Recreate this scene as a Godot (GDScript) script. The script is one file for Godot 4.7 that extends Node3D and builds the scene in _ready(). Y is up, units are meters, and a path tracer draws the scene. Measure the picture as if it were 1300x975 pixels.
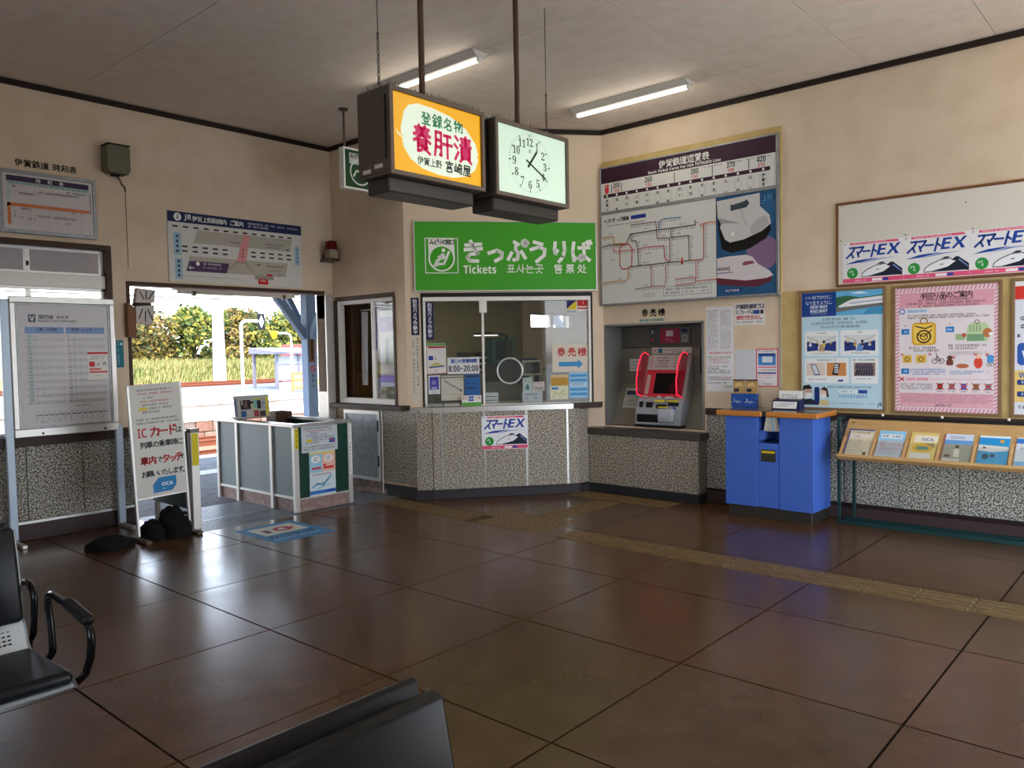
extends Node3D
# A small railway station waiting room. Metres, y up. The left wall stands at x = -2.6 and faces +x, the right wall
# stands at z = -4.75 and faces +z, and the ticket office cuts the corner between them with a slanting wall.

const CAM_X := Vector3(0.750022, -0.019238, -0.661133)
const CAM_Y := Vector3(-0.013685, 0.998912, -0.044592)
const CAM_Z := Vector3(0.661272, 0.042492, 0.748942)
const CAM_AT := Vector3(4.895403, 1.526917, 2.336646)
const LAMP := 0.5
const LW_X := -2.6
const RW_Z := -4.75
const SW_Z := -3.1
const CEIL := 3.86
const EAST := 5.6  # x of the unseen entrance wall, set close to light the right side
const SOUTH := 4.6  # z of the unseen back wall, set close so its opening lights the right wall
const DA := Vector3(-1.36, 0, -3.1)
const DB := Vector3(-0.02, 0, -4.75)
var DD := (DB - DA).normalized()
var DN := Vector3(-(DB - DA).normalized().z, 0, (DB - DA).normalized().x)
var DROT := atan2(-(DB - DA).normalized().z, (DB - DA).normalized().x)
var DLEN := DA.distance_to(DB)
var M := {}
var used := {}
var glyphs := {}


# ------------------------------------------------------------------ mesh building
class MB:
	var st := SurfaceTool.new()
	var xf := Transform3D()
	var count := 0

	func _init():
		st.begin(Mesh.PRIMITIVE_TRIANGLES)

	func at(p: Vector3, turn_y := 0.0) -> MB:
		xf = Transform3D(Basis(Vector3.UP, turn_y), p)
		return self

	func with(t: Transform3D) -> MB:
		xf = t
		return self

	func tri(a: Vector3, b: Vector3, c: Vector3, na: Vector3, nb: Vector3, nc: Vector3):
		var g := (b - a).cross(c - a)
		if g.dot(na + nb + nc) > 0.0:
			var t := b
			b = c
			c = t
			t = nb
			nb = nc
			nc = t
		for v in [[a, na], [b, nb], [c, nc]]:
			st.set_normal((xf.basis * v[1]).normalized())
			st.add_vertex(xf * v[0])
		count += 1

	func face(pts: Array, n: Vector3):
		for i in range(1, pts.size() - 1):
			tri(pts[0], pts[i], pts[i + 1], n, n, n)

	func box(c: Vector3, s: Vector3, bevel := 0.0) -> MB:
		return obox(Transform3D(Basis(), c), s, bevel)

	func b2(a: Vector3, b: Vector3, bevel := 0.0) -> MB:
		return box((a + b) / 2.0, (b - a).abs(), bevel)

	func obox(t: Transform3D, s: Vector3, bevel := 0.0) -> MB:
		var keep := xf
		xf = xf * t
		var h := s / 2.0
		var b := minf(bevel, minf(h.x, minf(h.y, h.z)) * 0.9)
		for ax in 3:
			var u := (ax + 1) % 3
			var w := (ax + 2) % 3
			for sg in [-1.0, 1.0]:
				var pts := []
				for q in [[-1, -1], [1, -1], [1, 1], [-1, 1]]:
					var p := Vector3()
					p[ax] = sg * h[ax]
					p[u] = q[0] * (h[u] - b)
					p[w] = q[1] * (h[w] - b)
					pts.append(p)
				var n := Vector3()
				n[ax] = sg
				face(pts, n)
		if b > 0.0:
			for ax in 3:
				var u := (ax + 1) % 3
				var w := (ax + 2) % 3
				for su in [-1.0, 1.0]:
					for sw in [-1.0, 1.0]:
						var pts := []
						for k in [[-1, 0], [1, 0], [1, 1], [-1, 1]]:
							var p := Vector3()
							p[ax] = k[0] * (h[ax] - b)
							p[u] = su * (h[u] - (b if k[1] == 1 else 0.0))
							p[w] = sw * (h[w] - (0.0 if k[1] == 1 else b))
							pts.append(p)
						var n := Vector3()
						n[u] = su
						n[w] = sw
						face(pts, n.normalized())
			for sx in [-1.0, 1.0]:
				for sy in [-1.0, 1.0]:
					for sz in [-1.0, 1.0]:
						var n := Vector3(sx, sy, sz).normalized()
						tri(Vector3(sx * h.x, sy * (h.y - b), sz * (h.z - b)), Vector3(sx * (h.x - b), sy * h.y, sz * (h.z - b)), Vector3(sx * (h.x - b), sy * (h.y - b), sz * h.z), n, n, n)
		xf = keep
		return self

	# a polygon in the local xy plane pushed out along z
	func prism(poly: Array, z0: float, z1: float) -> MB:
		var p := PackedVector2Array(poly)
		var idx := Geometry2D.triangulate_polygon(p)
		for k in range(0, idx.size(), 3):
			for e in [[z0, Vector3(0, 0, -1.0 if z0 < z1 else 1.0)], [z1, Vector3(0, 0, 1.0 if z0 < z1 else -1.0)]]:
				tri(Vector3(p[idx[k]].x, p[idx[k]].y, e[0]), Vector3(p[idx[k + 1]].x, p[idx[k + 1]].y, e[0]), Vector3(p[idx[k + 2]].x, p[idx[k + 2]].y, e[0]), e[1], e[1], e[1])
		var area := 0.0
		for i in p.size():
			var q := p[(i + 1) % p.size()]
			area += p[i].x * q.y - q.x * p[i].y
		var sg := 1.0 if area > 0.0 else -1.0
		for i in p.size():
			var a := p[i]
			var b := p[(i + 1) % p.size()]
			var n := Vector3((b - a).y, -(b - a).x, 0).normalized() * sg
			face([Vector3(a.x, a.y, z0), Vector3(b.x, b.y, z0), Vector3(b.x, b.y, z1), Vector3(a.x, a.y, z1)], n)
		return self

	func tube(path: Array, r: float, sides := 8, closed := false, r_end := -1.0) -> MB:
		var n := path.size()
		var rings := []
		var prev := Vector3()
		for i in n:
			var d: Vector3
			if closed:
				d = (path[(i + 1) % n] - path[(i + n - 1) % n]).normalized()
			elif i == 0:
				d = (path[1] - path[0]).normalized()
			elif i == n - 1:
				d = (path[n - 1] - path[n - 2]).normalized()
			else:
				d = ((path[i + 1] - path[i]).normalized() + (path[i] - path[i - 1]).normalized()).normalized()
			var u := prev
			if i == 0:
				u = d.cross(Vector3.UP if absf(d.y) < 0.9 else Vector3.RIGHT).normalized()
			else:
				u = (prev - d * prev.dot(d)).normalized()
			prev = u
			var w := d.cross(u)
			var ring := []
			var rr := r if r_end < 0.0 else lerpf(r, r_end, float(i) / (n - 1))
			for k in sides:
				var a := TAU * (k + 0.5) / sides
				var o := u * cos(a) + w * sin(a)
				ring.append([path[i] + o * rr, o])
			rings.append(ring)
		for i in (n if closed else n - 1):
			var A: Array = rings[i]
			var B: Array = rings[(i + 1) % n]
			for k in sides:
				var l := (k + 1) % sides
				tri(A[k][0], A[l][0], B[l][0], A[k][1], A[l][1], B[l][1])
				tri(A[k][0], B[l][0], B[k][0], A[k][1], B[l][1], B[k][1])
		if not closed:
			for e in [[0, (path[0] - path[1]).normalized()], [n - 1, (path[n - 1] - path[n - 2]).normalized()]]:
				var pts := []
				for v in rings[e[0]]:
					pts.append(v[0])
				face(pts, e[1])
		return self

	func rod(a: Vector3, b: Vector3, r: float, sides := 10) -> MB:
		return tube([a, b], r, sides)

	# profile points are (radius, height), turned about the local y axis
	func lathe(prof: Array, segs := 16, center := Vector3()) -> MB:
		for i in prof.size() - 1:
			var a: Vector2 = prof[i]
			var b: Vector2 = prof[i + 1]
			var e := b - a
			var nn := Vector2(e.y, -e.x).normalized()
			for k in segs:
				var t0 := TAU * k / segs
				var t1 := TAU * (k + 1) / segs
				var d0 := Vector3(cos(t0), 0, sin(t0))
				var d1 := Vector3(cos(t1), 0, sin(t1))
				var n0 := d0 * nn.x + Vector3.UP * nn.y
				var n1 := d1 * nn.x + Vector3.UP * nn.y
				var p00 := center + d0 * a.x + Vector3.UP * a.y
				var p01 := center + d1 * a.x + Vector3.UP * a.y
				var p10 := center + d0 * b.x + Vector3.UP * b.y
				var p11 := center + d1 * b.x + Vector3.UP * b.y
				if a.x > 0.0001:
					tri(p00, p01, p11, n0, n1, n1)
				if b.x > 0.0001:
					tri(p00, p11, p10, n0, n1, n0)
		return self

	# a grid of points (rows of equal length) as a smooth sheet
	func sheet(rows: Array) -> MB:
		var nr := rows.size()
		var nc: int = rows[0].size()
		var nrm := []
		for i in nr:
			var line := []
			for j in nc:
				var du: Vector3 = rows[i][mini(j + 1, nc - 1)] - rows[i][maxi(j - 1, 0)]
				var dv: Vector3 = rows[mini(i + 1, nr - 1)][j] - rows[maxi(i - 1, 0)][j]
				line.append(du.cross(dv).normalized())
			nrm.append(line)
		for i in nr - 1:
			for j in nc - 1:
				tri(rows[i][j], rows[i][j + 1], rows[i + 1][j + 1], nrm[i][j], nrm[i][j + 1], nrm[i + 1][j + 1])
				tri(rows[i][j], rows[i + 1][j + 1], rows[i + 1][j], nrm[i][j], nrm[i + 1][j + 1], nrm[i + 1][j])
		return self

	# a soft cushion: a rounded box of the given size, its edge rounded by r
	func pad(c: Vector3, s: Vector3, r: float) -> MB:
		var n := 6
		var m := 10
		var h := s / 2.0 - Vector3(r, r, r)
		var grid := []
		for i in n * 2 + 1:
			var lat := -PI / 2 + PI * i / (n * 2)
			var row := []
			for j in m * 4 + 1:
				var lon := TAU * j / (m * 4) + 0.0001
				var d := Vector3(cos(lat) * cos(lon), sin(lat), cos(lat) * sin(lon))
				var o := Vector3(signf(d.x) * h.x if absf(d.x) > 0.001 else 0.0, signf(d.y) * h.y if absf(d.y) > 0.001 else 0.0, signf(d.z) * h.z if absf(d.z) > 0.001 else 0.0)
				if i == 0 or i == n * 2:
					o.x = signf(cos(lon)) * h.x
					o.z = signf(sin(lon)) * h.z
				row.append([c + o + d * r, d])
			grid.append(row)
		for i in n * 2:
			for j in m * 4:
				var a: Array = grid[i][j]
				var b: Array = grid[i][j + 1]
				var e: Array = grid[i + 1][j + 1]
				var f: Array = grid[i + 1][j]
				tri(a[0], b[0], e[0], a[1], b[1], e[1])
				tri(a[0], e[0], f[0], a[1], e[1], f[1])
		for sg in [-1.0, 1.0]:
			face([c + Vector3(-h.x, sg * s.y / 2, -h.z), c + Vector3(h.x, sg * s.y / 2, -h.z), c + Vector3(h.x, sg * s.y / 2, h.z), c + Vector3(-h.x, sg * s.y / 2, h.z)], Vector3(0, sg, 0))
		return self

	func mesh() -> ArrayMesh:
		return st.commit()


# ------------------------------------------------------------------ flat print: shapes and letters in the local xy plane
class Print:
	var host
	var tris := {}
	var step := 0.0003

	func _init(h):
		host = h

	func _t(c: Color, layer: int, a: Vector2, b: Vector2, d: Vector2):
		if not tris.has(c):
			tris[c] = []
		var z := layer * step
		if (b - a).cross(d - a) > 0.0:
			var t := b
			b = d
			d = t
		tris[c].append(Vector3(a.x, a.y, z))
		tris[c].append(Vector3(b.x, b.y, z))
		tris[c].append(Vector3(d.x, d.y, z))

	func rect(x0: float, y0: float, x1: float, y1: float, c: Color, layer := 1) -> Print:
		_t(c, layer, Vector2(x0, y0), Vector2(x1, y0), Vector2(x1, y1))
		_t(c, layer, Vector2(x0, y0), Vector2(x1, y1), Vector2(x0, y1))
		return self

	func poly(pts: Array, c: Color, layer := 1) -> Print:
		var p := PackedVector2Array(pts)
		var idx := Geometry2D.triangulate_polygon(p)
		for k in range(0, idx.size(), 3):
			_t(c, layer, p[idx[k]], p[idx[k + 1]], p[idx[k + 2]])
		return self

	func line(pts: Array, w: float, c: Color, layer := 1, cap := 0.5) -> Print:
		for i in pts.size() - 1:
			var a: Vector2 = pts[i]
			var b: Vector2 = pts[i + 1]
			if a.distance_to(b) < 0.00001:
				continue
			var d := (b - a).normalized()
			var n := Vector2(-d.y, d.x) * w * 0.5
			var e := d * w * cap * 0.8
			a -= e
			b += e
			_t(c, layer, a - n, b - n, b + n)
			_t(c, layer, a - n, b + n, a + n)
		return self

	func frame(x0: float, y0: float, x1: float, y1: float, w: float, c: Color, layer := 1) -> Print:
		rect(x0, y0, x1, y0 + w, c, layer)
		rect(x0, y1 - w, x1, y1, c, layer)
		rect(x0, y0 + w, x0 + w, y1 - w, c, layer)
		rect(x1 - w, y0 + w, x1, y1 - w, c, layer)
		return self

	func disc(cx: float, cy: float, rx: float, c: Color, layer := 1, ry := -1.0, n := 28) -> Print:
		if ry < 0.0:
			ry = rx
		for k in n:
			var a := TAU * k / n
			var b := TAU * (k + 1) / n
			_t(c, layer, Vector2(cx, cy), Vector2(cx + cos(a) * rx, cy + sin(a) * ry), Vector2(cx + cos(b) * rx, cy + sin(b) * ry))
		return self

	func ring(cx: float, cy: float, r: float, w: float, c: Color, layer := 1, n := 36) -> Print:
		for k in n:
			var a := TAU * k / n
			var b := TAU * (k + 1) / n
			var p := Vector2(cos(a), sin(a))
			var q := Vector2(cos(b), sin(b))
			var o := Vector2(cx, cy)
			_t(c, layer, o + p * (r - w), o + p * r, o + q * r)
			_t(c, layer, o + p * (r - w), o + q * r, o + q * (r - w))
		return self

	func rrect(x0: float, y0: float, x1: float, y1: float, r: float, c: Color, layer := 1) -> Print:
		var pts := []
		for k in [[x1 - r, y1 - r, 0.0], [x0 + r, y1 - r, PI / 2], [x0 + r, y0 + r, PI], [x1 - r, y0 + r, PI * 1.5]]:
			for j in 5:
				var a: float = k[2] + PI / 2 * j / 4.0
				pts.append(Vector2(k[0] + cos(a) * r, k[1] + sin(a) * r))
		return poly(pts, c, layer)

	# roman letters: x, y is the left end of the baseline, h the height of a capital, w the whole width (0 leaves it natural)
	func latin(text: String, x: float, y: float, h: float, c: Color, layer := 2, w := 0.0, bold := true, slant := 0.0, serif := false, turn := 0.0) -> Print:
		var src: Array = host.letters(text, bold, serif)
		var verts: PackedVector2Array = src[0]
		var k: float = h / 0.714
		var kx: float = k if w <= 0.0 else w / src[1]
		var cs := cos(turn)
		var sn := sin(turn)
		for i in range(0, verts.size(), 3):
			var q := []
			for j in 3:
				var v := verts[i + j]
				var lx := v.x * kx + v.y * k * slant
				var ly := v.y * k
				q.append(Vector2(x + lx * cs - ly * sn, y + lx * sn + ly * cs))
			_t(c, layer, q[0], q[1], q[2])
		return self

	# brush-stroke letters (kana, kanji, hangul): x, y is the upper left corner of the first square
	func jp(text: String, x: float, y: float, size: float, c: Color, layer := 2, weight := 0.1, pitch := 0.0, down := false, sx := 1.0, slant := 0.0) -> Print:
		var p := size * sx if pitch <= 0.0 else pitch
		if down and pitch <= 0.0:
			p = size
		for i in text.length():
			var ch := text[i]
			var ox := x if down else x + p * i
			var oy := y - p * i if down else y
			if ch == " ":
				continue
			for stroke in host.glyph(ch):
				var pts := []
				for q in stroke:
					pts.append(Vector2(ox + q.x * size * sx + (1.0 - q.y) * size * slant, oy - q.y * size))
				line(pts, size * weight, c, layer, 0.4)
		return self

	# a line of print too small to read: little letter-like marks
	func micro(x0: float, x1: float, y: float, h: float, c: Color, layer := 2, key := 1) -> Print:
		var rng := RandomNumberGenerator.new()
		rng.seed = key * 7919 + 13
		var x := x0
		while x < x1 - h * 0.5:
			var w := h * rng.randf_range(0.6, 0.95)
			if rng.randf() > 0.1:
				rect(x, y + h * 0.05, x + w * 0.22, y + h * rng.randf_range(0.7, 1.0), c, layer)
				rect(x + w * 0.3, y + h * rng.randf_range(0.55, 0.8), x + w * 0.9, y + h, c, layer)
				rect(x + w * rng.randf_range(0.3, 0.6), y, x + w * 0.85, y + h * 0.4, c, layer)
			x += h
		return self

	func mesh() -> ArrayMesh:
		var st := SurfaceTool.new()
		st.begin(Mesh.PRIMITIVE_TRIANGLES)
		for c in tris:
			st.set_color(c.srgb_to_linear())
			for v in tris[c]:
				st.set_normal(Vector3(0, 0, 1))
				st.add_vertex(v)
		return st.commit()

	# the same, one surface for each colour, each colour glowing by itself (print on a lit box)
	func lit_mesh(glow: float) -> ArrayMesh:
		var am := ArrayMesh.new()
		for c in tris:
			var st := SurfaceTool.new()
			st.begin(Mesh.PRIMITIVE_TRIANGLES)
			for v in tris[c]:
				st.set_normal(Vector3(0, 0, 1))
				st.add_vertex(v)
			var m := StandardMaterial3D.new()
			m.albedo_color = c
			m.roughness = 0.35
			m.emission_enabled = true
			m.emission = c
			m.emission_energy_multiplier = glow
			st.set_material(m)
			st.commit(am)
		return am


var letter_cache := {}

func letters(text: String, bold: bool, serif := false) -> Array:
	var key := text + str(bold) + str(serif)
	if not letter_cache.has(key):
		var f := SystemFont.new()
		f.font_names = PackedStringArray(["Droid Serif" if serif else "Droid Sans"])
		f.font_weight = 700 if bold else 400
		var tm := TextMesh.new()
		tm.font = f
		tm.text = text
		tm.font_size = 100
		tm.pixel_size = 0.01
		tm.depth = 0.0
		tm.curve_step = 3.0
		tm.horizontal_alignment = HORIZONTAL_ALIGNMENT_LEFT
		tm.vertical_alignment = VERTICAL_ALIGNMENT_BOTTOM
		var out := PackedVector2Array()
		var lo := Vector2(1e9, 1e9)
		var hi := Vector2(-1e9, -1e9)
		for s in tm.get_surface_count():
			var arr := tm.surface_get_arrays(s)
			var vs: PackedVector3Array = arr[Mesh.ARRAY_VERTEX]
			var ix = arr[Mesh.ARRAY_INDEX]
			var nn: PackedVector3Array = arr[Mesh.ARRAY_NORMAL]
			var list: PackedInt32Array = ix if ix != null and ix.size() > 0 else PackedInt32Array(range(vs.size()))
			for i in range(0, list.size() - 2, 3):
				if nn[list[i]].z < 0.5:
					continue
				for j in 3:
					var v := vs[list[i + j]]
					out.append(Vector2(v.x, v.y))
					lo = lo.min(out[-1])
					hi = hi.max(out[-1])
		# the baseline: the bottom of a plain letter set with the same font
		var base := lo.y
		if text != "H":
			base = letters("H", bold, serif)[2]
		var moved := PackedVector2Array()
		for v in out:
			moved.append(Vector2(v.x - lo.x, v.y - base))
		letter_cache[key] = [moved, hi.x - lo.x, base]
	return letter_cache[key]


func glyph(ch: String) -> Array:
	if not glyphs.has(ch):
		var rng := RandomNumberGenerator.new()
		rng.seed = ch.unicode_at(0)
		var out := []
		for k in 4:
			var y := 0.15 + 0.22 * k
			out.append([Vector2(0.15, y), Vector2(rng.randf_range(0.7, 0.9), y)])
		for k in 2:
			var x := rng.randf_range(0.2, 0.8)
			out.append([Vector2(x, 0.1), Vector2(x, 0.9)])
		glyphs[ch] = out
	if glyphs[ch] is String:
		var out := []
		for s in glyphs[ch].split(";"):
			var pts := []
			for p in s.strip_edges().split(" ", false):
				var xy = p.split(",")
				pts.append(Vector2(float(xy[0]), float(xy[1])) / 10.0)
			out.append(pts)
		glyphs[ch] = out
	return glyphs[ch]


# ------------------------------------------------------------------ the tree of things
func numbered(called: String) -> String:
	used[called] = used.get(called, -1) + 1
	return called if used[called] == 0 else "%s_%03d" % [called, used[called]]


func thing(called: String, label: String, category: String, where := Vector3.ZERO, turn := 0.0, group := "") -> Node3D:
	var o := Node3D.new()
	o.name = numbered(called)
	add_child(o, true)
	o.position = where
	o.rotation.y = turn
	o.set_meta("label", label)
	o.set_meta("category", category)
	if group != "":
		o.set_meta("group", group)
	return o


func part(called: String, mb, m: Material, parent: Node3D) -> MeshInstance3D:
	var o := MeshInstance3D.new()
	o.name = called
	o.mesh = mb.mesh() if mb is MB or mb is Print else mb
	o.material_override = m
	parent.add_child(o, true)
	return o


func shown(called: String, p: Print, parent: Node3D, where := Vector3.ZERO, m: Material = null) -> MeshInstance3D:
	var o := part(called, p, M.print_paper if m == null else m, parent)
	o.position = where
	return o


func struct(called: String, mb, m: Material) -> MeshInstance3D:
	var o := part(called, mb, m, self)
	o.set_meta("kind", "structure")
	return o


func mat(c: Color, rough := 0.6, metal := 0.0) -> StandardMaterial3D:
	var m := StandardMaterial3D.new()
	m.albedo_color = c
	m.roughness = rough
	m.metallic = metal
	m.metallic_specular = 0.35
	return m


func noise_tex(freq: float, stops: Array, size := 512, kind := FastNoiseLite.TYPE_SIMPLEX_SMOOTH, octaves := 3, key := 1) -> NoiseTexture2D:
	var n := FastNoiseLite.new()
	n.noise_type = kind
	n.frequency = freq
	n.seed = key
	n.fractal_octaves = octaves
	var t := NoiseTexture2D.new()
	t.width = size
	t.height = size
	t.seamless = true
	t.noise = n
	if stops.size():
		var g := Gradient.new()
		var offs := PackedFloat32Array()
		var cols := PackedColorArray()
		for s in stops:
			offs.append(s[0])
			cols.append(s[1])
		g.offsets = offs
		g.colors = cols
		t.color_ramp = g
	return t


func tri_mat(tex: Texture2D, tile: float, rough := 0.7, metal := 0.0) -> StandardMaterial3D:
	var m := mat(Color.WHITE, rough, metal)
	m.albedo_texture = tex
	m.uv1_triplanar = true
	m.uv1_world_triplanar = true
	m.uv1_scale = Vector3.ONE / tile
	return m


func rgb(r: int, g: int, b: int) -> Color:
	return Color8(r, g, b)


# places on the walls: local x runs to the right along the wall, y up, z out into the room
func on_left(z: float, y: float, out := 0.0) -> Vector3:
	return Vector3(LW_X + out, y, z)


func on_right(x: float, y: float, out := 0.0) -> Vector3:
	return Vector3(x, y, RW_Z + out)


func on_slant(s: float, y: float, out := 0.0) -> Vector3:
	return DA + DD * s + DN * out + Vector3.UP * y


func make_materials():
	var wall := tri_mat(noise_tex(0.012, [[0.0, rgb(200, 180, 155)], [0.5, rgb(209, 190, 166)], [1.0, rgb(214, 196, 173)]], 512, FastNoiseLite.TYPE_SIMPLEX_SMOOTH, 4, 3), 2.6, 0.75)
	M.wall = wall
	M.ceiling = tri_mat(noise_tex(0.02, [[0.0, rgb(216, 202, 187)], [0.55, rgb(223, 210, 196)], [1.0, rgb(227, 215, 202)]], 512, FastNoiseLite.TYPE_SIMPLEX_SMOOTH, 4, 9), 2.1, 0.85)
	M.joint = mat(rgb(112, 104, 94), 0.9)
	M.crown = mat(rgb(34, 22, 18), 0.5)
	M.base_board = mat(rgb(62, 48, 48), 0.45)
	M.rail_wood = mat(rgb(56, 40, 36), 0.5)
	M.granite = tri_mat(noise_tex(0.075, [[0.0, rgb(66, 65, 60)], [0.36, rgb(96, 94, 88)], [0.5, rgb(144, 142, 132)], [0.66, rgb(182, 179, 169)], [1.0, rgb(204, 201, 190)]], 512, FastNoiseLite.TYPE_SIMPLEX, 2, 5), 0.82, 0.55)
	M.granite_warm = tri_mat(noise_tex(0.085, [[0.0, rgb(64, 59, 52)], [0.36, rgb(96, 89, 79)], [0.5, rgb(142, 134, 120)], [0.66, rgb(184, 176, 160)], [1.0, rgb(206, 199, 184)]], 512, FastNoiseLite.TYPE_SIMPLEX, 2, 15), 0.82, 0.5)
	M.groove = mat(rgb(26, 25, 24), 0.8)
	M.floor_bed = mat(rgb(22, 16, 12), 0.9)
	M.floor_tiles = []
	var bump := noise_tex(0.09, [], 1024, FastNoiseLite.TYPE_SIMPLEX_SMOOTH, 3, 21)
	var shades := [[82, 58, 35], [85, 58, 36], [80, 58, 35], [85, 57, 35]]
	for k in 4:
		var c: Array = shades[k]
		var f := tri_mat(noise_tex(0.014, [[0.0, rgb(c[0] - 9, c[1] - 8, c[2] - 7)], [0.5, rgb(c[0], c[1], c[2])], [1.0, rgb(c[0] + 8, c[1] + 7, c[2] + 6)]], 512, FastNoiseLite.TYPE_SIMPLEX_SMOOTH, 5, 30 + k), 1.9 + 0.3 * k, 0.27)
		f.roughness_texture = noise_tex(0.02, [[0.0, Color(0.72, 0.72, 0.72)], [1.0, Color(1, 1, 1)]], 256, FastNoiseLite.TYPE_SIMPLEX_SMOOTH, 4, 41 + k)
		f.metallic_specular = 0.45
		f.heightmap_enabled = true
		f.heightmap_texture = bump
		f.heightmap_scale = 0.012
		M.floor_tiles.append(f)
	M.tactile = tri_mat(noise_tex(0.03, [[0.0, rgb(92, 72, 44)], [1.0, rgb(124, 100, 64)]], 256, FastNoiseLite.TYPE_SIMPLEX_SMOOTH, 3, 51), 0.8, 0.42)
	M.steel = mat(rgb(188, 188, 186), 0.3, 0.85)
	M.steel_dull = tri_mat(noise_tex(0.03, [[0.0, rgb(128, 132, 136)], [1.0, rgb(158, 161, 164)]], 256, FastNoiseLite.TYPE_SIMPLEX_SMOOTH, 3, 61), 0.7, 0.42, 0.55)
	M.steel_dark = mat(rgb(92, 88, 82), 0.35, 0.7)
	M.aluminium = mat(rgb(198, 196, 192), 0.4, 0.6)
	M.white_paint = mat(rgb(226, 224, 218), 0.5)
	M.blue_white = mat(rgb(176, 192, 208), 0.4, 0.2)
	M.black = mat(rgb(18, 18, 19), 0.5)
	M.black_gloss = mat(rgb(14, 15, 16), 0.22)
	M.leather = mat(rgb(22, 25, 28), 0.38)
	M.cloth_black = mat(rgb(16, 16, 18), 0.95)
	M.print_paper = mat(Color.WHITE, 0.55)
	M.print_paper.vertex_color_use_as_albedo = true
	M.print_gloss = mat(Color.WHITE, 0.3)
	M.print_gloss.vertex_color_use_as_albedo = true
	M.paper = mat(rgb(222, 222, 218), 0.6)
	M.sign_grey = mat(rgb(86, 78, 70), 0.5, 0.1)
	M.wood_pale = tri_mat(noise_tex(0.02, [[0.0, rgb(176, 138, 88)], [1.0, rgb(198, 160, 108)]], 256, FastNoiseLite.TYPE_SIMPLEX_SMOOTH, 3, 71), 0.5, 0.5)
	M.wood_pale.uv1_scale = Vector3(0.7, 6, 6)
	M.wood_orange = mat(rgb(184, 118, 52), 0.4)
	M.wood_board = tri_mat(noise_tex(0.02, [[0.0, rgb(176, 152, 98)], [1.0, rgb(194, 170, 116)]], 256, FastNoiseLite.TYPE_SIMPLEX_SMOOTH, 3, 75), 0.9, 0.55)
	M.wood_brown = mat(rgb(112, 72, 42), 0.5)
	M.wood_frame = mat(rgb(122, 96, 66), 0.42)
	M.wood_dark = mat(rgb(62, 40, 26), 0.5)
	M.blue_paint = mat(rgb(64, 100, 184), 0.5)
	M.green_dark = mat(rgb(22, 58, 48), 0.4)
	M.green_frame = mat(rgb(26, 58, 58), 0.35, 0.1)
	M.pink_stone = tri_mat(noise_tex(0.03, [[0.0, rgb(122, 100, 96)], [1.0, rgb(162, 140, 132)]], 256, FastNoiseLite.TYPE_SIMPLEX_SMOOTH, 3, 81), 0.6, 0.7)
	var g := mat(Color(0.5, 0.56, 0.54, 0.05), 0.02)
	g.transparency = BaseMaterial3D.TRANSPARENCY_ALPHA
	M.glass = g
	var sm := mat(Color(0.3, 0.33, 0.32, 0.45), 0.05)
	sm.transparency = BaseMaterial3D.TRANSPARENCY_ALPHA
	M.glass_dark = sm


func glow(c: Color, energy: float) -> StandardMaterial3D:
	var m := mat(c, 0.4)
	m.emission_enabled = true
	m.emission = c
	m.emission_energy_multiplier = energy
	return m


func area(called: String, where: Vector3, size: Vector2, energy: float, c: Color, look := Vector3.DOWN):
	var l := AreaLight3D.new()
	l.name = called
	l.area_size = size
	l.light_energy = energy
	l.light_color = c
	l.shadow_enabled = true
	l.area_range = 25.0
	add_child(l)
	var up := Vector3.UP if absf(look.y) < 0.9 else Vector3.BACK
	l.look_at_from_position(where, where + look, up)


func setup_view():
	var cam := Camera3D.new()
	cam.name = "camera"
	cam.fov = 51.906
	cam.near = 0.02
	cam.far = 400.0
	cam.transform = Transform3D(Basis(CAM_X, CAM_Y, CAM_Z), CAM_AT)
	add_child(cam)
	cam.current = true
	var e := Environment.new()
	e.background_mode = Environment.BG_SKY
	var sky := Sky.new()
	var sm := ProceduralSkyMaterial.new()
	sm.sky_top_color = rgb(152, 176, 208)
	sm.sky_horizon_color = rgb(236, 236, 234)
	sm.sky_curve = 0.18
	sm.ground_bottom_color = rgb(120, 116, 108)
	sm.ground_horizon_color = rgb(214, 216, 216)
	sm.sky_energy_multiplier = 3.0
	sm.ground_energy_multiplier = 2.0
	sky.sky_material = sm
	e.sky = sky
	e.tonemap_mode = Environment.TONE_MAPPER_LINEAR
	e.tonemap_exposure = 0.87
	e.sdfgi_enabled = true
	e.ssao_enabled = true
	e.ssil_enabled = true
	var we := WorldEnvironment.new()
	we.name = "environment"
	we.environment = e
	add_child(we)
	var sun := DirectionalLight3D.new()
	sun.name = "sun"
	sun.light_energy = 3.6
	sun.light_color = rgb(255, 244, 226)
	sun.light_angular_distance = 0.6
	sun.shadow_enabled = true
	add_child(sun)
	sun.look_at_from_position(Vector3.ZERO, Vector3(-0.62, -0.8, -0.3), Vector3.UP)


# rectangles left of a wall u0..u1 by v0..v1 once the holes [u0, v0, u1, v1] are cut out
func cells(u0: float, v0: float, u1: float, v1: float, holes: Array) -> Array:
	var us := [u0, u1]
	for h in holes:
		for k in [h[0], h[2]]:
			if k > u0 and k < u1 and not us.has(k):
				us.append(k)
	us.sort()
	var out := []
	for i in us.size() - 1:
		var mid: float = (us[i] + us[i + 1]) / 2.0
		var vs := [[v0, v1]]
		for h in holes:
			if mid > h[0] and mid < h[2]:
				var nv := []
				for s in vs:
					if h[1] > s[0]:
						nv.append([s[0], minf(s[1], h[1])])
					if h[3] < s[1]:
						nv.append([maxf(s[0], h[3]), s[1]])
				vs = nv
		for s in vs:
			if s[1] - s[0] > 0.0005:
				out.append([us[i], s[0], us[i + 1], s[1]])
	return out


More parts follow.
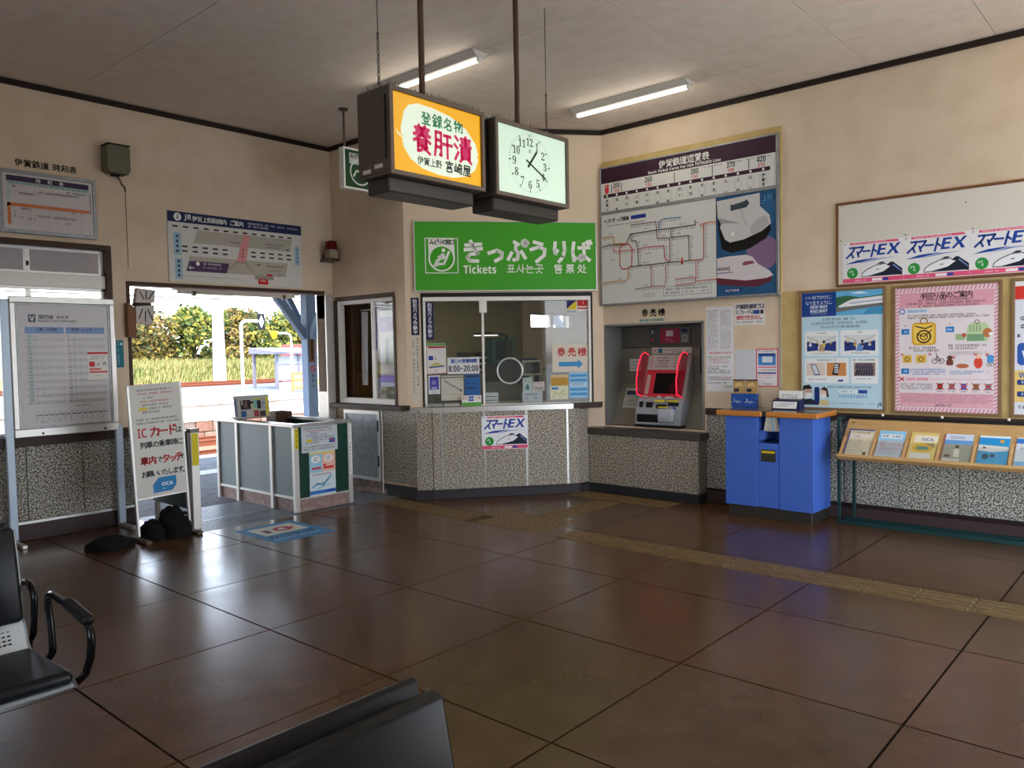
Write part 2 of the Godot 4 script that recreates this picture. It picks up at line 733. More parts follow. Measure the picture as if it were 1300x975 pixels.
func room_polygon(grow := 0.0) -> PackedVector2Array:
	# local y is minus world z, to lie flat
	return PackedVector2Array([Vector2(LW_X - grow, -SOUTH), Vector2(EAST, -SOUTH), Vector2(EAST, -RW_Z), Vector2(DB.x, -RW_Z), Vector2(DA.x, -SW_Z), Vector2(LW_X - grow, -SW_Z)])


const FLAT := Transform3D(Vector3(1, 0, 0), Vector3(0, 0, -1), Vector3(0, 1, 0), Vector3())


func build_shell():
	# floor: a dark bed, and one slab for each square metre
	var bed := MB.new()
	bed.b2(Vector3(LW_X, -0.2, SOUTH), Vector3(EAST, -0.008, -8.4))
	var floor_o := struct("floor", bed, M.floor_bed)
	var room := room_polygon()
	var grate := PackedVector2Array([Vector2(-2.75, 0.84), Vector2(-1.64, 0.84), Vector2(-1.5, 3.1), Vector2(-2.75, 3.1)])
	var rng := RandomNumberGenerator.new()
	rng.seed = 5
	var g := 0.0055
	for i in range(-3, 9):
		for j in range(-7, 5):
			var sq := PackedVector2Array([Vector2(i + g, j + g), Vector2(i + 1 - g, j + g), Vector2(i + 1 - g, j + 1 - g), Vector2(i + g, j + 1 - g)])
			var pick := rng.randi() % 4
			for piece in Geometry2D.intersect_polygons(sq, room):
				for left in Geometry2D.clip_polygons(piece, grate):
					if left.size() < 3:
						continue
					var mb := MB.new()
					mb.with(FLAT).prism(Array(left), -0.01, 0.0)
					part("tile", mb, M.floor_tiles[pick], floor_o)
	# the drain grating in the gateway: a steel rim, and bars running away from the room
	var gm := MB.new()
	gm.b2(Vector3(-1.55, -0.02, -0.86), Vector3(-2.74, 0.0, -0.84))
	gm.obox(Transform3D(Basis(Vector3.UP, -0.062), Vector3(-1.575, -0.01, -1.97)), Vector3(0.03, 0.02, 2.24))
	gm.b2(Vector3(-2.1, -0.02, -3.095), Vector3(-2.07, 0.0, -0.86))
	part("grating_rim", gm, M.steel_dull, floor_o)
	var bars := MB.new()
	var z := -0.88
	while z > -3.09:
		var x1 := lerpf(-1.65, -1.51, (-0.84 - z) / 2.26)
		bars.b2(Vector3(-2.74, -0.03, z - 0.011), Vector3(x1, -0.003, z + 0.003))
		z -= 0.032
	part("grating_bars", bars, M.steel_dull, floor_o).set_meta("kind", "stuff")
	# tactile paving: bars along the room, a field of studs at the turn, bars to the ticket machine
	var bar_m := MB.new()
	for k in 4:
		bar_m.box(Vector3(0, 0.0028, -0.112 + 0.075 * k), Vector3(0.27, 0.005, 0.022), 0.002)
	bar_m.box(Vector3(0, 0.0005, 0), Vector3(0.296, 0.002, 0.296))
	var bar_mesh := bar_m.mesh()
	var dot_m := MB.new()
	for a in 5:
		for b in 5:
			dot_m.lathe([Vector2(0.014, 0.0), Vector2(0.011, 0.0045), Vector2(0.006, 0.006), Vector2(0, 0.006)], 8, Vector3(-0.12 + 0.06 * a, 0, -0.12 + 0.06 * b))
	dot_m.box(Vector3(0, 0.0005, 0), Vector3(0.296, 0.002, 0.296))
	var dot_mesh := dot_m.mesh()
	var stud := MB.new()
	for k in 4:
		for sx in [-0.018, 0.018]:
			stud.lathe([Vector2(0.01, 0.001), Vector2(0.008, 0.009), Vector2(0, 0.01)], 8, Vector3(sx, 0, -0.112 + 0.075 * k))
	var stud_mesh := stud.mesh()
	var x := -1.35
	while x < EAST - 0.2:
		if x < -0.1 or x > 0.85:
			var o := part("tactile_tile", bar_mesh, M.tactile, floor_o)
			o.position = Vector3(x, 0.0005, lerpf(-2.86, -2.8, clampf((x + 1.35) / 1.3, 0, 1)))
			if x > 0.85:
				var s := part("tactile_studs", stud_mesh, M.tactile, o)
				s.position = Vector3(0.15, 0, 0)
		x += 0.3
	for q in [[0.0, -2.8], [0.3, -2.8], [0.6, -2.8], [0.0, -3.1], [0.3, -3.1], [0.6, -3.1], [-0.0, -4.35], [0.3, -4.35], [0.6, -4.35], [0.9, -4.35]]:
		part("tactile_tile", dot_mesh, M.tactile, floor_o).position = Vector3(q[0], 0.0005, q[1])
	for k in 3:
		var o := part("tactile_tile", bar_mesh, M.tactile, floor_o)
		o.position = Vector3(0.42, 0.0005, -3.4 - 0.3 * k)
		o.rotation.y = PI / 2

	# ceiling: boards with open joints under a dark ground
	var cb := MB.new()
	cb.b2(Vector3(-2.75, CEIL + 0.008, SOUTH), Vector3(EAST, CEIL + 0.2, -8.4))
	var ceil_o := struct("ceiling", cb, M.joint)
	for i in range(-5, 8):
		for j in range(-4, 4):
			var x0 := 1.83 + 0.91 * i
			var y0 := 0.39 + 1.82 * j
			var q := 0.0025
			var sq := PackedVector2Array([Vector2(x0 + q, y0 + q), Vector2(x0 + 0.91 - q, y0 + q), Vector2(x0 + 0.91 - q, y0 + 1.82 - q), Vector2(x0 + q, y0 + 1.82 - q)])
			for piece in Geometry2D.intersect_polygons(sq, room):
				if piece.size() < 3:
					continue
				var mb := MB.new()
				mb.with(FLAT).prism(Array(piece), CEIL, CEIL + 0.009)
				part("ceiling_board", mb, M.ceiling, ceil_o)

	# left wall with its window and the gateway, carried on along the ticket office
	var holes := [[-0.64, 0.86, 2.2, 2.53], [-2.98, -1.0, -0.8, 2.23], [-6.1, 1.0, -3.9, 2.2], [-7.62, 1.84, -6.6, 2.08]]
	var wl := MB.new()
	for c in cells(-8.4, -0.2, SOUTH, CEIL + 0.2, holes):
		wl.b2(Vector3(LW_X - 0.15, c[1], c[0]), Vector3(LW_X, c[3], c[2]))
	var wall_left := struct("wall_left", wl, M.wall)
	granite_row(wall_left, func(a, b): return [Vector3(LW_X, 0, a), Vector3(LW_X, 0, b)], [[-0.8, -0.36], [-0.36, 0.087], [0.087, 0.534], [0.534, 0.98], [0.98, 1.43], [1.43, 1.88], [1.88, 2.33]], 0.165, 0.80, Vector3(1, 0, 0), M.granite)
	# right wall with the recess for the ticket machine
	var wr := MB.new()
	for c in cells(DB.x - 0.12, -0.2, EAST + 0.15, CEIL + 0.2, [[0.0, 0.70, 1.17, 1.78]]):
		wr.b2(Vector3(c[0], c[1], RW_Z - 0.15), Vector3(c[2], c[3], RW_Z))
	var wall_right := struct("wall_right", wr, M.wall)
	var joints := [[1.2, 1.62], [1.62, 2.07], [2.07, 2.515], [2.515, 2.964], [2.964, 3.414], [3.414, 3.863], [3.863, 4.31], [4.31, 4.76], [4.76, 5.21], [5.21, 5.59]]
	granite_row(wall_right, func(a, b): return [Vector3(a, 0, RW_Z), Vector3(b, 0, RW_Z)], joints, 0.14, 0.86, Vector3(0, 0, 1), M.granite)
	# the short wall of the office beside the gateway
	var ws := MB.new()
	for c in cells(LW_X, -0.2, DA.x, CEIL + 0.2, [[-2.56, 0.97, -1.53, 2.15]]):
		ws.b2(Vector3(c[0], c[1], SW_Z - 0.12), Vector3(c[2], c[3], SW_Z))
	var wall_side := struct("wall_office_side", ws, M.wall)
	granite_row(wall_side, func(a, b): return [Vector3(a, 0, SW_Z), Vector3(b, 0, SW_Z)], [[-1.78, -1.43], [-1.43, -1.22]], 0.15, 0.92, Vector3(0, 0, 1), M.granite_warm)
	# the slanting wall with the ticket window
	var wd := MB.new()
	wd.at(DA, DROT)
	for c in cells(0, -0.2, DLEN, CEIL + 0.2, [[0.16, 0.94, 2.0, 2.13]]):
		wd.b2(Vector3(c[0], c[1], -0.12), Vector3(c[2], c[3], 0))
	struct("wall_office_front", wd, M.wall)
	# two unseen walls, their openings placed to light the right side of the room
	var we := MB.new()
	for c in cells(-4.9, -0.2, SOUTH, CEIL + 0.2, [[-4.45, -1.0, -1.1, 2.9]]):
		we.b2(Vector3(EAST, c[1], c[0]), Vector3(EAST + 0.15, c[3], c[2]))
	struct("wall_unseen_entrance", we, M.wall)
	var wb := MB.new()
	for c in cells(LW_X - 0.15, -0.2, EAST + 0.15, CEIL + 0.2, [[2.4, 0.9, 5.3, 2.6]]):
		wb.b2(Vector3(c[0], c[1], SOUTH), Vector3(c[2], c[3], SOUTH + 0.15))
	struct("wall_unseen_back", wb, M.wall)
	# office shell
	var of := MB.new()
	of.b2(Vector3(LW_X, -0.2, -8.55), Vector3(2.35, CEIL, -8.4))
	of.b2(Vector3(2.2, -0.2, -8.4), Vector3(2.35, CEIL, RW_Z - 0.15))
	struct("wall_office_back", of, M.wall)
	var oc := MB.new()
	var opoly := PackedVector2Array([Vector2(LW_X, 8.4), Vector2(2.2, 8.4), Vector2(2.2, 4.95), Vector2(-0.15, 4.95), Vector2(-1.44, 3.24), Vector2(LW_X, 3.24)])
	oc.with(FLAT).prism(Array(opoly), 2.75, 2.8)
	struct("ceiling_office", oc, M.ceiling)

	# dark crown strip under the ceiling, base boards, and the rails above the stone
	var cr := MB.new()
	cr.b2(Vector3(LW_X, CEIL - 0.05, SOUTH), Vector3(LW_X + 0.025, CEIL - 0.005, SW_Z))
	struct("trim_1", cr, M.crown)
	var cr2 := MB.new()
	cr2.b2(Vector3(DB.x, CEIL - 0.05, RW_Z), Vector3(EAST, CEIL - 0.005, RW_Z + 0.025))
	struct("trim_2", cr2, M.crown)
	var cr3 := MB.new()
	cr3.b2(Vector3(LW_X, CEIL - 0.05, SW_Z), Vector3(DA.x, CEIL - 0.005, SW_Z + 0.025))
	struct("trim_3", cr3, M.crown)
	var cr4 := MB.new()
	cr4.at(DA, DROT).b2(Vector3(0, CEIL - 0.05, 0), Vector3(DLEN, CEIL - 0.005, 0.025))
	struct("trim_4", cr4, M.crown)
	var bl := MB.new()
	bl.b2(Vector3(LW_X, 0, SOUTH), Vector3(LW_X + 0.05, 0.14, -0.8), 0.006)
	struct("baseboard_left", bl, M.base_board)
	var bl2 := MB.new()
	bl2.b2(Vector3(LW_X, 0.14, SOUTH), Vector3(LW_X + 0.03, 0.162, -0.8))
	struct("trim_5", bl2, M.steel)
	var br := MB.new()
	br.b2(Vector3(1.2, 0, RW_Z), Vector3(EAST, 0.11, RW_Z + 0.05), 0.006)
	struct("baseboard_right", br, M.base_board)
	var br2 := MB.new()
	br2.b2(Vector3(1.2, 0.112, RW_Z), Vector3(EAST, 0.138, RW_Z + 0.03))
	struct("trim_6", br2, M.crown)
	var rl := MB.new()
	rl.b2(Vector3(LW_X - 0.1, 0.80, 2.3), Vector3(LW_X + 0.08, 0.885, -0.80), 0.005)
	struct("trim_7", rl, M.rail_wood)
	var rr := MB.new()
	rr.b2(Vector3(1.2, 0.862, RW_Z), Vector3(EAST, 0.925, RW_Z + 0.05), 0.005)
	struct("trim_8", rr, M.rail_wood)
	# frame of the gateway
	var df := MB.new()
	df.b2(Vector3(LW_X - 0.17, 2.2, -2.98), Vector3(LW_X + 0.012, 2.235, -0.8), 0.004)
	df.b2(Vector3(LW_X - 0.17, 0, -0.83), Vector3(LW_X + 0.012, 2.2, -0.8), 0.004)
	var door_o := struct("door_1", df, M.wood_dark)
	var jm := MB.new()
	jm.b2(Vector3(LW_X - 0.17, 0, -3.09), Vector3(LW_X + 0.02, 2.2, -2.98), 0.006)
	part("jamb_post", jm, M.aluminium, door_o)


func granite_row(wall: Node3D, where: Callable, spans: Array, y0: float, y1: float, n: Vector3, m: Material):
	# a dark ground behind the joints, then the stone slabs
	var back := MB.new()
	var a: Vector3 = where.call(spans[0][0], spans[0][0])[0]
	var b: Vector3 = where.call(spans[-1][1], spans[-1][1])[0]
	back.b2(a + Vector3.UP * y0, b + Vector3.UP * y1 + n * 0.008)
	part("stone_backing", back, M.groove, wall)
	for s in spans:
		var e: Array = where.call(s[0] + 0.003, s[1] - 0.003)
		var mb := MB.new()
		mb.b2(e[0] + Vector3.UP * (y0 + 0.001) + n * 0.004, e[1] + Vector3.UP * (y1 - 0.001) + n * 0.02, 0.002)
		part("granite_panel", mb, m, wall)


# strokes of the Japanese, Korean and Chinese letters on the signs, on a ten by ten square with y downwards
func fill_glyphs():
	var gold := "2.8,.6 .6,3.4; 2.8,.6 4.8,3; 1.4,3.6 4,3.6; .8,5.4 4.6,5.4; 2.7,3.6 2.7,8.8; 1.4,6.2 1.8,8; 4,6.2 3.6,8; .8,9 4.8,8.8; "
	var tree := "2.2,.8 2.2,9.4; .6,3 4,3; 2.2,3.4 .6,7; 2.4,4 3.8,5.6; "
	var road := "1,1.2 2,2.4; .8,4 2.2,4 2,7.4 .8,8.8; 2,7.6 3.6,9 9.4,9.2; "
	var gate := "1.2,1 1.2,9.6; 1.2,1 4.2,1 4.2,4 1.2,4; 1.2,2.5 4.2,2.5; 5.8,1 8.8,1 8.8,9.2 7.8,9; 5.8,1 5.8,4 8.8,4; 5.8,2.5 8.8,2.5; "
	var sun := "1,1.6 3.8,1.6 3.8,8.2 1,8.2 1,1.6; 1,4.8 3.8,4.8; "
	glyphs = {
		"き": "1.5,2.3 8.5,1.8; 1.2,4.3 8.8,3.8; 3.8,.5 5,3 7,6; 7,6 3.5,6.3 2.2,7.8 3.4,9.2 7,9.3",
		"っ": "2,5.8 5.8,4.6 8,5.6 7.8,7.8 5,9.3",
		"ぷ": "3.8,.8 5.8,2; 4.6,2.6 4.4,4 5.6,5.8 5.2,8.4 3.4,8.8; 1,8.6 2.6,5.6; 7,5 8.8,8; 8.7,.1 9.6,.6 9.9,1.4 9.5,2.2 8.7,2.6 7.9,2.2 7.5,1.4 7.9,.5 8.7,.1",
		"う": "3,.8 6.8,1.8; 1.5,4.2 5.5,3 8,4.2 7.6,6.8 4,9.6",
		"り": "3,1 2.6,4 3,6 4,4.5; 7,.8 7.3,4.5 6.5,7.5 4.5,9.6",
		"は": "1.8,1 1.2,5 1.8,9.2 2.6,7.8; 4,3 9,2.8; 6.6,1 6.8,7; 6.8,7 5,6.8 4,8 5,9 6.8,8.2 6.8,7 9,9",
		"ば": "1.8,1 1.2,5 1.8,9.2 2.6,7.8; 4,3.4 9,3.2; 6.4,1.4 6.6,7; 6.6,7 5,6.8 4,8 5,9 6.6,8.2 6.6,7 9,9; 7.9,.6 8.5,1.9; 9.2,.2 9.8,1.5",
		"み": "2.5,1.5 5.5,1.3 3.5,7 2,8 1.2,6.8 3,5.6 8.8,7.5; 7.8,4 7.5,7 6,9.5",
		"ど": "3,1 4,4.5; 8,3 4,5 2.2,7 3.5,9 8.5,9; 7.5,.5 8.2,1.8; 9,.2 9.6,1.4",
		"の": "5.2,2 4.5,6 2.8,8 1.5,6.5 2.2,3.5 5,1.8 8,3 8.8,5.5 7.5,8 5.5,9",
		"ご": "2.5,2.2 7.5,2.2 5.5,3.2; 2.2,6 2,8 4,9 8.5,8.6; 7.8,.2 8.5,1.4; 9.2,0 9.8,1.2",
		"い": "2,2.2 1.8,6 3,8.5 4,7; 7,2.8 8.5,6.5",
		"お": "1.2,3.2 6.2,3; 3.5,1 3.5,8.5 2,9 1.2,7.8 3,6 6.5,4.8 8.5,6.2 8,8.3 6,9.2; 7.2,1.8 9,3.2",
		"で": "1.5,2 8.5,1.6 5,4 4.2,7 6,9 8,9.2; 7,4 7.8,5.2; 8.4,3.4 9.2,4.6",
		"か": "1.2,3.6 6.5,3.2 6.4,7 5,9.2 4,8.2; 4,1 3,5 1.5,9; 7.5,2 9,5.2",
		"け": "2,1 1.3,5 2,9.2 2.8,7.8; 4,3.4 9,3.2; 7,1 7,6 5.5,9.5",
		"に": "2,1.2 1.3,5 2,9.2 2.8,7.8; 4.8,2.8 8.8,2.6; 4.4,7 5.2,8.6 9,8.4",
		"な": "1.2,2.6 5.6,2.4; 3.8,.8 2.8,3.5 1.2,6; 7,2 8.8,3.4; 6.5,4.2 6.5,8; 6.5,8 5,7.4 3.8,8.2 5,9.4 6.5,8.6 6.5,8 9,9.4",
		"ま": "1.8,2.2 8.2,2; 1.8,4.4 8.2,4.2; 5,.8 5.2,7.4; 5.2,7.4 3.5,7 2,8.2 3.5,9.4 5.2,8.6 5.2,7.4 8.6,9.2",
		"す": "1,2.6 9,2.4; 5.6,.6 5.8,6; 5.8,4.6 4.4,4 3.4,5.2 4.2,6.4 5.8,5.6 5.6,7.8 3.8,9.6",
		"よ": "5.4,2.8 8.6,2.6; 5.2,.8 5.3,7; 5.3,7 3.5,6.8 2,8 3.5,9.2 5.3,8.4 5.3,7 8.8,9.2",
		"せ": "1,4.4 9,3.6; 7,1.2 6.8,6 5.6,6.2; 3,2 3.2,8.6 8.2,8.8",
		"ん": "5,.8 1.4,9.2 3.8,5.4 5.2,6 5.4,8.8 7,9 9,6.4",
		"た": "1.2,3 5.8,2.8; 3.6,1 1.6,9; 5.4,5 8.8,4.8; 5,7.4 5.8,8.8 9,8.6",
		"し": "3,1 2.8,7 4,9 6.5,8.6 8.6,6.2",
		"を": "1.8,2.4 8.2,2.2; 4.8,.8 2,6 4.5,4.6 5.4,7; 8.6,4 4.2,6.6 3.6,8.4 5,9.4 8.4,9.2",
		"ス": "2,2 8,1.8 6.6,5 1.2,9.2; 5.4,6 9,9.2",
		"マ": "1,2 9,1.8 7.5,4.4 5,6.8; 3.4,5.2 6.4,8.8",
		"ー": "1,5 9,5",
		"ト": "3.6,.8 3.6,9.4; 3.6,4 8,6",
		"カ": "1.2,3 8.6,3 8.2,8.8 6.8,8.2; 4.6,.8 4.2,5 1.2,9.4",
		"ド": "3.6,.8 3.6,9.4; 3.6,4 8,6; 6.4,1 7.2,2.4; 8.2,.6 9,2",
		"タ": "4,.8 1.2,5; 3.4,2.4 8.4,2.4 6.5,6.5 2,9.4; 3.4,4.6 6.6,6.6",
		"ッ": "2,4.5 2.8,6.2; 4.6,4 5.4,5.8; 8.2,4.2 7.4,7 4,9.4",
		"チ": "2,2 7.6,1; 1,4.4 9,4.4; 5.4,1.6 5.2,6 2.8,9.4",
		"メ": "7.6,1 5.5,5.5 1.6,9.2; 2.6,3.6 8,7.8",
		"ラ": "2,1.4 8,1.4; 1.4,4 8.4,4 6.8,7.4 3,9.4",
		"グ": "4,.8 1.2,5; 3.4,2.4 8,2.4 6.5,6.5 2,9.4; 7.6,.4 8.2,1.6; 9,.2 9.6,1.4",
		"ル": "3.2,1.4 3,6 1,9.2; 6,1 6,8.8 9.2,6",
		"プ": "1.4,2.4 8,2.4 7.2,6 3,9.4; 8.8,.4 9.6,1.2 8.8,2 8,1.2 8.8,.4",
		"。": "1.6,7.8 2.6,8.8 1.6,9.8 .6,8.8 1.6,7.8",
		"、": "1,8 2.4,9.4",
		"上": "5,1 5,9; 5,4.4 8.6,4.4; .8,9 9.2,9",
		"野": "1,1.2 4.6,1.2 4.6,4.8 1,4.8 1,1.2; 1,3 4.6,3; 2.8,1.2 2.8,8.4; 1,6.6 4.6,6.6; .6,8.8 5,8.2; 5.6,1.4 8.8,1.4 7.2,3; 6,3 7.4,4.2; 5.4,4.8 9.4,4.8 8.8,6.2; 7.4,4.8 7.4,9.2 6.4,8.8",
		"伊": "3,.8 1,4.4; 2.2,3 2.2,9.4; 3.8,1.8 8,1.8 8,6; 3.4,4 9.4,4; 3.8,6.2 8,6.2; 5.8,1.8 5.6,6 3.8,9.4",
		"賀": "1,2 4.6,2 4.4,4 3.6,4; 2.8,.6 2.4,2.6 .8,4.2; 5.6,1.4 8.8,1.4 8.8,3.8 5.6,3.8 5.6,1.4; 2.4,4.8 7.6,4.8 7.6,8.2 2.4,8.2 2.4,4.8; 2.4,5.9 7.6,5.9; 2.4,7 7.6,7; 3.6,8.3 1.6,9.6; 6.4,8.3 8.6,9.6",
		"鉄": gold + "6,1.2 5.4,4; 5.8,2.8 9,2.8; 5,5.4 9.6,5.4; 7.2,.8 7.2,5.4 5.2,9.4; 7.4,5.8 9.6,9.4",
		"道": road + "4.4,.8 5.2,2; 7.8,.8 7,2; 3.4,2.4 9.4,2.4; 4.4,3.8 8.4,3.8 8.4,7.6 4.4,7.6 4.4,3.8; 4.4,5 8.4,5; 4.4,6.3 8.4,6.3",
		"運": road + "3.6,2.2 3.6,1.2 9,1.2 9,2.2; 4,2.8 8.8,2.8; 4.4,3.8 8.2,3.8 8.2,6 4.4,6 4.4,3.8; 4.4,4.9 8.2,4.9; 3.6,7 9.2,7; 6.3,2 6.3,8.2",
		"賃": "2,.6 .8,2.4; 1.5,1.6 1.5,4; 3.2,1.2 8,.8; 2.8,2.4 9.2,2.4; 5.8,1 5.8,4; 3.6,4 8.2,4; 2.4,5 7.6,5 7.6,8.4 2.4,8.4 2.4,5; 2.4,6.1 7.6,6.1; 2.4,7.2 7.6,7.2; 3.6,8.5 1.6,9.7; 6.4,8.5 8.6,9.7",
		"表": "1.6,1.8 8.4,1.8; 2,3.4 8,3.4; .8,5 9.2,5; 5,.6 5,5; 4.8,5 1,8; 3.2,6.6 3.2,9.2 5,8.4; 8,6 6,7.2; 4.8,5 6.4,7.6 9.2,9.4",
		"時": sun + "5,2.2 9,2.2; 7,.8 7,4; 4.6,4 9.4,4; 4.6,5.8 9.4,5.8; 8,4.6 8,9.2 6.8,8.8; 5.6,6.8 6.4,8",
		"刻": "1,2 6,2; 3.4,.8 3.4,2; 3.2,2.4 1.6,4.6 3.8,4.6 1,7.4; 5,4 1,9; 4,6.8 6,9; 7,2 7,7; 8.8,1 8.8,9.2 7.8,8.8",
		"登": "1.4,1.4 4,1.4 3,3.6 .8,5; 2,2.8 3,3.6; 6,1 7.4,3.4 9.2,5; 7.8,1.4 6.8,2.4; 8.8,2.4 7.4,3.2; 3.2,4.2 6.8,4.2; 3,5.4 7,5.4 7,7.2 3,7.2 3,5.4; 3.8,7.6 4.2,8.8; 6.2,7.6 5.8,8.8; 1,9.2 9,9.2",
		"録": gold + "6,1.2 9,1.2 9,3.6; 5.8,2.4 9,2.4; 5.2,3.8 9.6,3.8; 7.3,3.8 7.3,9.2 6.4,8.8; 5.6,5 6.6,6; 5.2,8.4 6.8,7; 9.2,5 8,6; 7.6,6 9.6,8.8",
		"名": "4.4,.8 1.4,4.6; 3.8,2.2 7.8,2.2 6,5.4 1,8.4; 3.4,3.6 5.2,5; 4,6 8.2,6 8.2,9.2 4,9.2 4,6",
		"物": "1.4,1.6 .8,4; 1,3 4,3; 2.4,.8 2.4,9.4; .8,6.6 4.2,5.4; 5.6,.8 4.4,4.2; 5.2,2.6 9.2,2.6 8.8,8.8 7.6,8.4; 6.8,2.8 4.8,6.6; 8,2.8 5.2,8.4",
		"養": "3.4,.6 4.2,1.4; 6.6,.6 5.8,1.4; 1.6,1.6 8.4,1.6; 2.2,2.7 7.8,2.7; 1,3.8 9,3.8; 5,1.6 5,3.8; 4.6,3.9 1,6; 5.4,3.9 9,6; 3,5.4 7,5.4 7,7.4 3,7.4; 3,5.4 3,9.2 5,8.6; 3,6.4 7,6.4; 7.6,7.6 6,8.4; 4.8,7.4 8.8,9.6",
		"肝": "1.4,1.4 4,1.4 4,9 3.2,8.8; 1.4,1.4 1.4,6 .8,9.4; 1.4,4 4,4; 1.4,6.4 4,6.4; 5.4,2 9,2; 5,5 9.6,5; 7.2,2 7.2,9.6",
		"漬": "1,1.2 2.4,2.4; .6,4 2,5.2; .8,9.2 2.6,6.4; 3.8,1.6 9,1.6; 4.2,2.8 8.6,2.8; 3.4,4 9.4,4; 6.4,.6 6.4,4; 4.2,5 8.6,5 8.6,8.2 4.2,8.2 4.2,5; 4.2,6.1 8.6,6.1; 4.2,7.2 8.6,7.2; 5,8.4 3.4,9.6; 7.6,8.4 9.4,9.6",
		"宮": "5,.4 5,1.6; 1.2,3 1.2,1.8 8.8,1.8 8.8,3; 3,3.2 7,3.2 7,5.2 3,5.2 3,3.2; 5,5.2 4.6,6.4; 2.2,6.4 7.8,6.4 7.8,9.2 2.2,9.2 2.2,6.4",
		"崎": "2.4,1 2.4,7.4; .8,3.4 .8,7.4 4,7.4 4,3.4; 5,1.8 9.4,1.8; 7.2,.6 5.6,3.6; 7.2,1.8 9,3.6; 4.6,4.4 9.6,4.4; 5.2,5.6 7.2,5.6 7.2,7.8 5.2,7.8 5.2,5.6; 8.8,4.4 8.8,9.2 7.6,8.8",
		"屋": "1.8,1.2 8.6,1.2 8.6,3 1.8,3; 1.8,1.2 1.8,5.6 .8,9.4; 2.8,4.2 9,4.2; 4.6,4.4 3.6,5.8 8.2,5.6; 7,4.8 8.4,6.2; 3.2,7.4 8.6,7.4; 5.8,6 5.8,9.2; 2.4,9.2 9.4,9.2",
		"窓": "5,.4 5,1.4; 1,2.8 1,1.6 9,1.6 9,2.8; 3.8,2 1.8,3.8; 6,2 8.2,3.4; 4.6,3.4 2.6,5.6 7.4,5.4; 6,4 7.6,5.6; 1.4,7 1,9; 3,6.6 3.2,9.2 7,9.2 7,8; 5,6.4 5.8,7.6; 8,6.4 9,8.4",
		"口": "2,2 8,2 8,8.6 2,8.6 2,2",
		"표": "2,1.4 8,1.4; 3.6,1.4 3.6,4.6; 6.4,1.4 6.4,4.6; 1.8,4.6 8.2,4.6; 3.8,5 3.8,8; 6.2,5 6.2,8; .8,8.2 9.2,8.2",
		"사": "3.6,1.2 3.4,4 1,8; 3.4,4 6,7.6; 7.4,.8 7.4,9.4; 7.4,4.8 9.4,4.8",
		"는": "2.4,1 2.4,3.2 8,3.2; .8,5 9.2,5; 2.4,6.4 2.4,9 8,9",
		"곳": "2,1 7.8,1 7.8,3.4; 5,2.4 5,5; .8,5 9.2,5; 5,6 4.6,7.4 2,9.4; 4.8,7.2 8,9.4",
		"售": "2.8,.6 1,3.4; 2.2,2 2.2,5.8; 2.4,1.8 8.6,1.8; 2.4,3.2 8.2,3.2; 2.4,4.4 8.2,4.4; 2,5.7 9,5.7; 5.4,.6 5.4,5.6; 2.6,6.8 7.6,6.8 7.6,9.4 2.6,9.4 2.6,6.8",
		"票": "1.4,1.2 8.6,1.2; 2,2.4 8,2.4 8,4.4 2,4.4 2,2.4; 4,1.2 4,4.4; 6,1.2 6,4.4; 2.4,5.4 7.6,5.4; .8,6.8 9.2,6.8; 5,6.8 5,9.4 4.2,9; 3,7.6 1.4,9; 7,7.6 8.6,9",
		"处": "3,.8 1,4.6; 2.4,2.4 5,2.4 3.6,6 .8,9.2; 1.8,4.6 5,8.4 9.4,9; 7,.8 7,7.6; 7,3.4 9,4.8",
		"手": "7.8,.8 2,2; 1.4,3.8 8.6,3.8; .8,6 9.2,6; 5,1.4 5.2,9.2 4,8.8",
		"回": "1,1.2 9,1.2 9,9.2 1,9.2 1,1.2; 3.4,3.6 6.6,3.6 6.6,6.6 3.4,6.6 3.4,3.6",
		"品": "3,.8 7,.8 7,4 3,4 3,.8; 1,5.4 4.4,5.4 4.4,9.2 1,9.2 1,5.4; 5.6,5.4 9,5.4 9,9.2 5.6,9.2 5.6,5.4",
		"案": "5,.3 5,1.2; 1.2,2.4 1.2,1.4 8.8,1.4 8.8,2.4; 1.2,3.6 8.8,3.4; 4.4,2 3,5 6.8,5.8; 6.8,3.4 5,5 2.4,5.8; .8,6.8 9.2,6.8; 5,6 5,9.6; 4.8,6.9 1.2,9.4; 5.2,6.9 8.8,9.4",
		"内": "1.4,9.4 1.4,2.6 8.6,2.6 8.6,9.2 7.4,8.8; 5,.6 5,4.4 2.8,7.4; 5,4.2 7.4,7",
		"駅": "1,1.2 4.8,1.2; 1,1.2 1,6; 1,2.8 4.6,2.8; 1,4.4 4.6,4.4; 2.8,1.2 2.8,6; 1,6 5,6 4.6,9 3.8,8.8; .6,7.4 .8,8.8; 1.8,7.2 2,8.4; 3,7.2 3.2,8.2; 6,1.6 9,1.6 9,4.6 6,4.6; 6,1.6 6,5.4 5,9.4; 7.2,4.6 9.6,9.4",
		"構": tree + "5,1.6 9.2,1.6; 4.8,2.8 9.4,2.8; 6.2,.8 6.2,4; 8,.8 8,4; 4.6,4 9.6,4; 5.2,5.2 5.2,9.4; 5.2,5.2 9,5.2 9,9.2 8.2,9; 7.1,4 7.1,7.6; 4.4,7.6 9.8,7.6; 5.2,6.4 9,6.4",
		"券": "3,.8 4,2; 7,.8 6,2; 1.6,2.4 8.4,2.4; 1,4 9,4; 5,.6 5,4; 4.4,4 1,7; 5.8,4 9.2,6.8; 3.4,6.4 6.8,6.4 6.4,9 5.4,8.8; 4.8,6.4 4.4,7.8 2.4,9.4",
		"売": "2,1.6 8,1.6; 5,.4 5,3; 2.6,3 7.4,3; 1.2,5.6 1.2,4.4 8.8,4.4 8.8,5.6; 3.8,5.4 3.6,7.4 1,9.4; 6,5.4 6,9 9,9 9,7.6",
